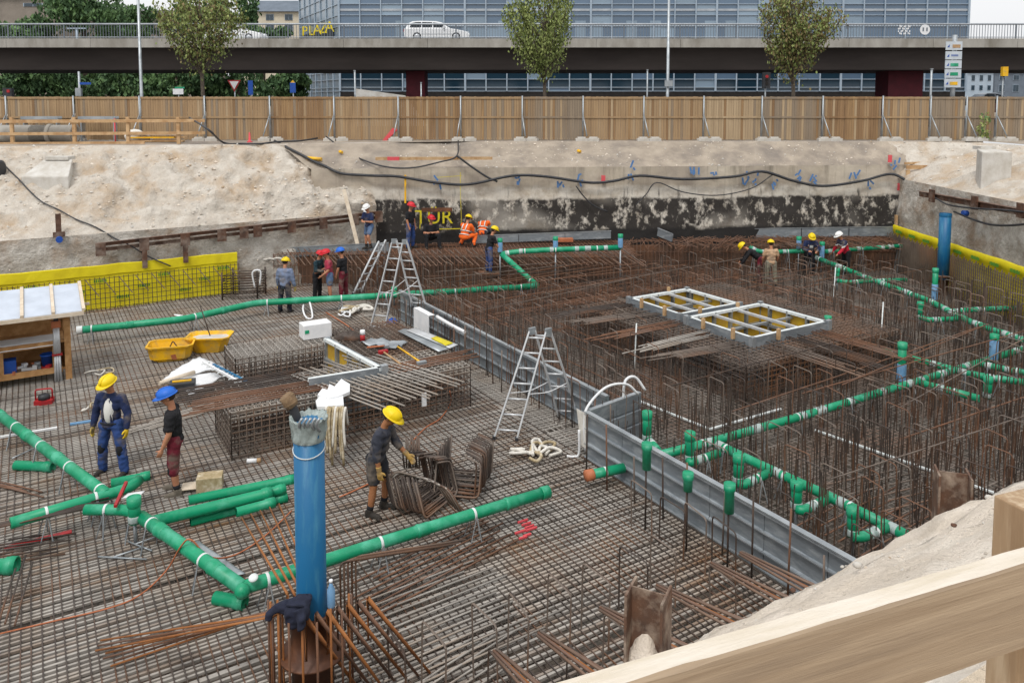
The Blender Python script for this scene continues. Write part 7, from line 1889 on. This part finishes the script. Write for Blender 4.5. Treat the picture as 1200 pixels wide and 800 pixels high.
    for i in range(2):
        _, _, _, hj, kn, an = J[i]; m = MB(); b_ = an
        fd = V((-.12, .12)[i], 1, 0).normalized(); rt = V(fd.y, -fd.x, 0)
        m.ball(b_ + fd * .06 + V(0, 0, -.035), (.046, .135, .045), 12, (rt, fd, Z)); m.ball(b_ - fd * .02 + V(0, 0, -.01), (.046, .06, .07), 10, (rt, fd, Z)); m.tube([b_ + V(0, 0, -.02), b_ + V(0, 0, .07)], [.05, .052], 10); m.box(b_ + fd * .05 + V(0, 0, -.068), (.085, .27, .02), ax=(rt, fd, Z))
        add('boot', remesh(m, .016, 1), boots)
        if legs != 'long':
            m = MB(); m.tube([b_ + V(0, 0, .05), lerp(b_, kn, .30)], [.046, .052], 12); o = m.build('sock', 'sock', None, origin=(0, 0, 0)); o.parent = t; o.location = off
        if gloves:
            m = MB(); hand(m, i, .006); sh, el, wr, *_ = J[i]; m.tube([wr - arms[i][1] * .07, wr], [.042, .036], 10); add('glove', remesh(m, .008, 1), gloves)
    # --- helmet: shell, peak, ridge
    hb = hc + hz2 * .055
    m = MB(); A = (hx, hf2, hz2); n = 20; rings = []
    for k in range(8):
        ph = k / 7 * math.pi / 2; rings.append([hb + hx * (.118 * math.cos(ph) * math.cos(2 * math.pi * j / n)) + hf2 * (.145 * math.cos(ph) * math.sin(2 * math.pi * j / n)) + hz2 * (.115 * math.sin(ph)) for j in range(n + 1)])
    m.sheet(rings); hel = m.build('helmet', helmet, None, origin=(0, 0, 0)); hel.parent = t; hel.location = off
    m = MB(); m.sheet([[hb + hx * (rx * math.cos(2 * math.pi * j / n)) + hf2 * (ry * math.sin(2 * math.pi * j / n) + (.055 * e if math.sin(2 * math.pi * j / n) > 0 else .0) * max(0, math.sin(2 * math.pi * j / n)) ** .7) + hz2 * dz for j in range(n + 1)] for rx, ry, dz, e in ((.117, .144, -.002, 0), (.133, .16, -.012, 1), (.131, .158, -.020, 1), (.115, .14, -.010, 0))])
    o = m.build('peak', helmet, None, origin=(0, 0, 0)); o.parent = hel
    m = MB(); m.tube([hb + hf2 * (.146 * math.cos(a)) + hz2 * (.117 * math.sin(a)) for a in [math.pi * k / 10 for k in range(1, 10)]], .012, 6); o = m.build('ridge', helmet, None, origin=(0, 0, 0)); o.parent = hel
    m = MB(); m.ball(hc - hf2 * .022 + hz2 * .012, (.082, .088, .085), 12, A); o = m.build('hair', 'hair', None, origin=(0, 0, 0)); o.parent = t; o.location = off
    if near:
        for sd in (-1, 1):
            o = MB().ball(hc + hx * (sd * .033) + hf2 * .086 + hz2 * .008, (.013, .008, .007), 8, A).build('eye', 'hair', None, origin=(0, 0, 0)); o.parent = t; o.location = off
    if vest:
        for q in (.06, .2):
            r = MB(); r.tube([pv + s * q + X * (.178 * math.cos(a)) + f * (.135 * math.sin(a)) for a in [2 * math.pi * k / 20 for k in range(20)]], .02, 6, closed=True); o = r.build('reflective_band', 'reflective', None, origin=(0, 0, 0)); o.parent = t; o.location = off
        for sd in (-.08, .08):
            r = MB(); r.tube([pv + s * .2 + X * sd - f * .142, pv + s * .36 + X * sd - f * .128, pv + s * .47 + X * sd - f * .08], .02, 6); o = r.build('reflective_strap', 'reflective', None, origin=(0, 0, 0)); o.parent = t; o.location = off
    if extra:
        for nm, mt, mb in extra(pv, s, f, X, J): o = mb.build(nm, mt, None, origin=(0, 0, 0)); o.parent = t; o.location = off
    t.location = P0; t.rotation_euler = (0, 0, R(face) - math.pi / 2); t.scale = (h * 1.1, h * 1.1, h)
    return t
def ex_navy(pv, s, f, X, J):
    r = MB(); r.ball(pv + s * .22 + f * .072 - X * .02, (.088, .085, .235), 16, (X, f, s)); out = [('tee_front', 'white_tee', r)]
    for i in range(2):
        kn, an, hj = J[i][4], J[i][5], J[i][3]; k = MB(); k.ball(lerp(kn, an, .05) + V(0, .03, 0), (.06, .06, .13), 10); out.append(('knee_pad', 'knee_pad', k))
    for sd in (-1, 1):
        k = MB(); k.beam(pv + s * .05 + X * (.075 * sd - .01) + f * .128, pv + s * .42 + X * (.05 * sd) + f * .105, .03, .012); out.append(('lapel', 'work_navy', k))
    k = MB(); k.tube([pv + X * (.165 * math.cos(a)) + f * (.122 * math.sin(a)) for a in [2 * math.pi * j / 18 for j in range(18)]], .018, 6, closed=True); out.append(('belt', 'knee_pad', k))
    return out
def ex_belt(pv, s, f, X, J):
    k = MB(); k.tube([pv - s * .03 + X * (.178 * math.cos(a)) + f * (.132 * math.sin(a)) for a in [2 * math.pi * j / 18 for j in range(18)]], .016, 6, closed=True); p = MB(); p.box(pv - s * .1 - X * .19, (.06, .12, .16)); return [('belt', 'knee_pad', k), ('tool_pouch', 'knee_pad', p)]
def ex_knee(pv, s, f, X, J):
    out = []
    for i in range(2): kn, an = J[i][4], J[i][5]; k = MB(); k.ball(lerp(kn, an, .1) + V(0, .03, 0), (.062, .06, .11), 10); out.append(('knee_pad', 'knee_pad', k))
    return out
def ex_print(pv, s, f, X, J):
    k = MB(); k.box(pv + s * .3 + f * .135, (.12, .01, .1), ax=(X, f, s)); return [('chest_print', 'reflective', k)]
person('man in navy work jacket, jeans, yellow helmet and yellow gloves', 133, 554, 0, -98, 'work_navy', 'denim', 'helmet_yellow', sleeve='long', h=1.045, lean=-2, arms=[(V(-.32, .0, -1), V(-.06, .25, -1)), (V(.30, .0, -1), V(.10, .2, -1))], legp=[(V(-.17, .06, -1), V(-.10, -.03, -1)), (V(.14, .04, -1), V(.06, -.04, -1))], head=(22, -8), gloves='glove_yellow', near=True, extra=ex_navy)
person('man in black T shirt and maroon knee shorts with blue helmet', 207, 577, 0, 196, 'shirt_black', 'maroon', 'helmet_blue', legs='knee', h=1.06, lean=3, arms=[(V(-.12, .10, -1), V(.05, .42, -1)), (V(.12, .02, -1), V(.0, .35, -1))], legp=[(V(-.06, .04, -1), V(-.02, -.10, -1)), (V(.05, .14, -1), V(.02, -.06, -1))], head=(18, 0), near=True, boots='boot_tan', extra=ex_knee)
person('man in dark grey shirt and shorts leaning over the bent bars, yellow helmet', 442, 601, 0, -14, 'shirt_grey', 'shorts_grey', 'helmet_yellow', sleeve='rolled', legs='short', h=1.05, lean=15, arms=[(V(-.1, .35, -.95), V(.05, .75, -.75)), (V(.12, -.05, -1), V(.0, .15, -1))], legp=[(V(-.08, .22, -1), V(-.03, -.10, -1)), (V(.07, .02, -1), V(.02, -.14, -1))], head=(28, 0), gloves='glove_tan', near=True, skin='skin_tan', extra=ex_belt)
person('man seen from behind in grey blue shirt with yellow helmet by the long green pipe', 334, 366, 0, 78, 'shirt_blue_grey', 'navy_pants', 'helmet_yellow', sleeve='long', h=1.0, lean=6, arms=[(V(-.2, .05, -1), V(-.05, .2, -1)), (V(.2, .05, -1), V(.1, .2, -1))], head=(12, 0), gloves='glove_yellow')
person('worker in dark teal top and black trousers, red helmet, left of the group of three', 372, 350, 0, -15, 'teal_dark', 'black_pants', 'helmet_red', sleeve='long', h=.95, arms=[(V(-.15, .1, -1), V(.2, .8, .1)), (V(.15, .1, -1), V(-.2, .8, .0))], head=(15, 10))
person('man in pink red shirt and denim shorts, red helmet, middle of the group of three', 387, 352, 0, 200, 'pink_shirt', 'denim_pale', 'helmet_red', legs='short', h=1.0, lean=6, arms=[(V(-.15, .1, -1), V(.1, .6, -.5)), (V(.15, .1, -1), V(-.1, .7, -.3))], head=(15, 0))
person('man in black T shirt and maroon trousers, blue helmet, right of the group of three', 403, 350, 0, 165, 'shirt_black', 'maroon', 'helmet_blue', h=1.0, lean=5, arms=[(V(-.14, .1, -1), V(.05, .3, -1)), (V(.18, .05, -1), V(.05, .25, -1))], head=(12, 0))
person('man in navy T shirt and denim shorts stepping down at the wall end, white helmet', 433, 291, 1.3, -125, 'work_navy', 'denim_pale', 'helmet_white', y=29.15, legs='short', h=.96, lean=6, arms=[(V(-.2, .2, -1), V(.9, .6, .1)), (V(.2, .2, -1), V(-.9, .6, .05))], legp=[(V(-.1, .45, -.9), V(-.03, -.25, -1)), (V(.1, .05, -1), V(.03, -.05, -1))], head=(22, 0))
person('slim man standing in black T shirt and jeans with red helmet on the back cage', 481, 287, 1.24, -25, 'shirt_black', 'denim', 'helmet_red', y=29.7, h=.98, lean=0, arms=[(V(-.12, .05, -1), V(.0, .2, -1)), (V(.12, .05, -1), V(.0, .3, -1))], head=(14, 0))
person('man sitting with crossed arms in black under the yellow letters, red helmet', 505, 284, 1.24, -75, 'shirt_black', 'black_pants', 'helmet_red', y=30.1, h=1.0, lean=4, pel=.34, arms=[(V(-.2, .3, -.9), V(.85, .5, .15)), (V(.2, .3, -.9), V(-.85, .5, .1))], legp=[(V(-.25, .85, .3), V(-.05, .15, -1)), (V(.25, .85, .3), V(.05, .15, -1))], head=(8, 20))
person('man in orange vest with dark stripes and yellow helmet crouching at the board end', 544, 285, 1.24, 60, 'orange_vest', 'orange_vest', 'helmet_yellow', y=30.0, vest=True, sleeve='short', h=1.0, lean=22, pel=.38, legp=[(V(-.25, .75, .1), V(-.05, -.35, -.6)), (V(.25, .75, .1), V(.05, -.35, -.6))], arms=[(V(-.2, .4, -1), V(.0, .8, -.4)), (V(.2, .4, -1), V(.0, .8, -.4))], head=(15, 0))
person('man in orange vest with white helmet bending behind the grey board', 565, 283, 1.24, 80, 'orange_vest', 'navy_pants', 'helmet_white', y=30.95, vest=True, h=1.0, lean=35, pel=.40, legp=[(V(-.2, .75, .1), V(-.05, -.35, -.6)), (V(.2, .75, .1), V(.05, -.35, -.6))], arms=[(V(-.2, .5, -1), V(.0, .8, -.4)), (V(.2, .5, -1), V(.0, .8, -.4))], head=(20, 0))
tp_ = U(573, 313, y=28.3); t = thing('rebar_trestle', 'low rusty bar trestle under the man at the back pipe corner', 'rebar', (tp_.x, 28.3, 0))
for k in range(8): MB().tube([V(tp_.x - .4, 28.05 + .07 * k, .6), V(tp_.x + .4, 28.05 + .07 * k, .6)], .016, 5).build('bar', 'rebar_rust', t)
for sx in (-.35, .35):
    for sy in (28.1, 28.5): MB().tube([V(tp_.x + sx, sy, 0), V(tp_.x + sx, sy, .6)], .016, 5).build('leg', 'rebar_rust', t)
person('man in black top and jeans with yellow helmet at the corner of the back pipe', 573, 313, .615, 25, 'shirt_black', 'denim', 'helmet_yellow', y=28.3, h=.95, lean=14, arms=[(V(-.12, .3, -1), V(.0, .8, -.6)), (V(.12, .3, -1), V(.0, .6, -.8))], head=(20, 0))
person('man bending far forward in black top at the back pipe, head down', 890, 331, 0, 165, 'shirt_black', 'maroon', 'helmet_yellow', sleeve='long', h=1.0, lean=52, arms=[(V(-.15, .5, -.9), V(.0, .5, -.9)), (V(.15, .5, -.9), V(.0, .6, -.8))], head=(30, 0), legp=[(V(-.1, .15, -1), V(-.04, -.12, -1)), (V(.1, .15, -1), V(.04, -.1, -1))]) 
person('man seen from behind in beige T shirt and khaki trousers, yellow helmet', 903, 335, 0, 88, 'beige', 'khaki', 'helmet_yellow', h=.96, lean=5, arms=[(V(-.25, .1, -1), V(.05, .5, -.8)), (V(.25, .1, -1), V(-.05, .5, -.8))], head=(14, 0))
person('man in navy top with pale chest print facing the camera, yellow helmet, at the back', 948, 322, 0, -95, 'work_navy', 'black_pants', 'helmet_yellow', sleeve='long', h=.97, lean=14, arms=[(V(-.3, .2, -.9), V(.5, .8, -.2)), (V(.3, .2, -.9), V(-.5, .8, -.1))], head=(30, 0), extra=ex_print)
person('man in red and navy jacket with white stripe leaning left, white helmet', 991, 322, 0, 190, ['red_jacket', 'work_navy', 'white_tee'], 'black_pants', 'helmet_white', sleeve='long', h=1.0, lean=24, arms=[(V(-.12, .4, -1), V(.0, .7, -.7)), (V(.12, .4, -1), V(.0, .6, -.8))], head=(18, 0))
# work jacket thrown over the cage at the blue pipe: remeshed cloth with folds
c = JK_C; jk = thing('jacket', 'dark navy work jacket thrown over the cage at the foot of the blue pipe', 'jacket', c)
m = MB()
for p, r in (((-.02, 0, .05), (.17, .11, .05)), ((.06, -.06, .0), (.09, .08, .10)), ((-.13, -.02, .02), (.10, .08, .07)), ((-.03, -.11, -.04), (.10, .04, .12)), ((.05, .03, .09), (.10, .07, .05))): m.ball(c + V(*p), r, 12)
m.tube([c + V(-.12, -.05, .06), c + V(-.22, -.06, .05), c + V(-.29, -.08, .0), c + V(-.31, -.09, -.07)], [.05, .045, .042, .04], 10).tube([c + V(.03, -.12, .06), c + V(.08, -.17, -.02), c + V(.07, -.19, -.13)], [.05, .045, .04], 10)
me = remesh(m, .012, 2, .022, 5); me.materials.clear(); me.materials.append(M['navy_cloth']); me.name = 'body'
for v in me.vertices: v.co -= c
o = bpy.data.objects.new('body', me); col.objects.link(o); o.parent = jk
m = MB(); m.tube([c + V(-.1, -.1, .10), c + V(0, -.12, .11), c + V(.08, -.1, .08)], .016, 6); m.build('collar', 'navy_cloth', jk)
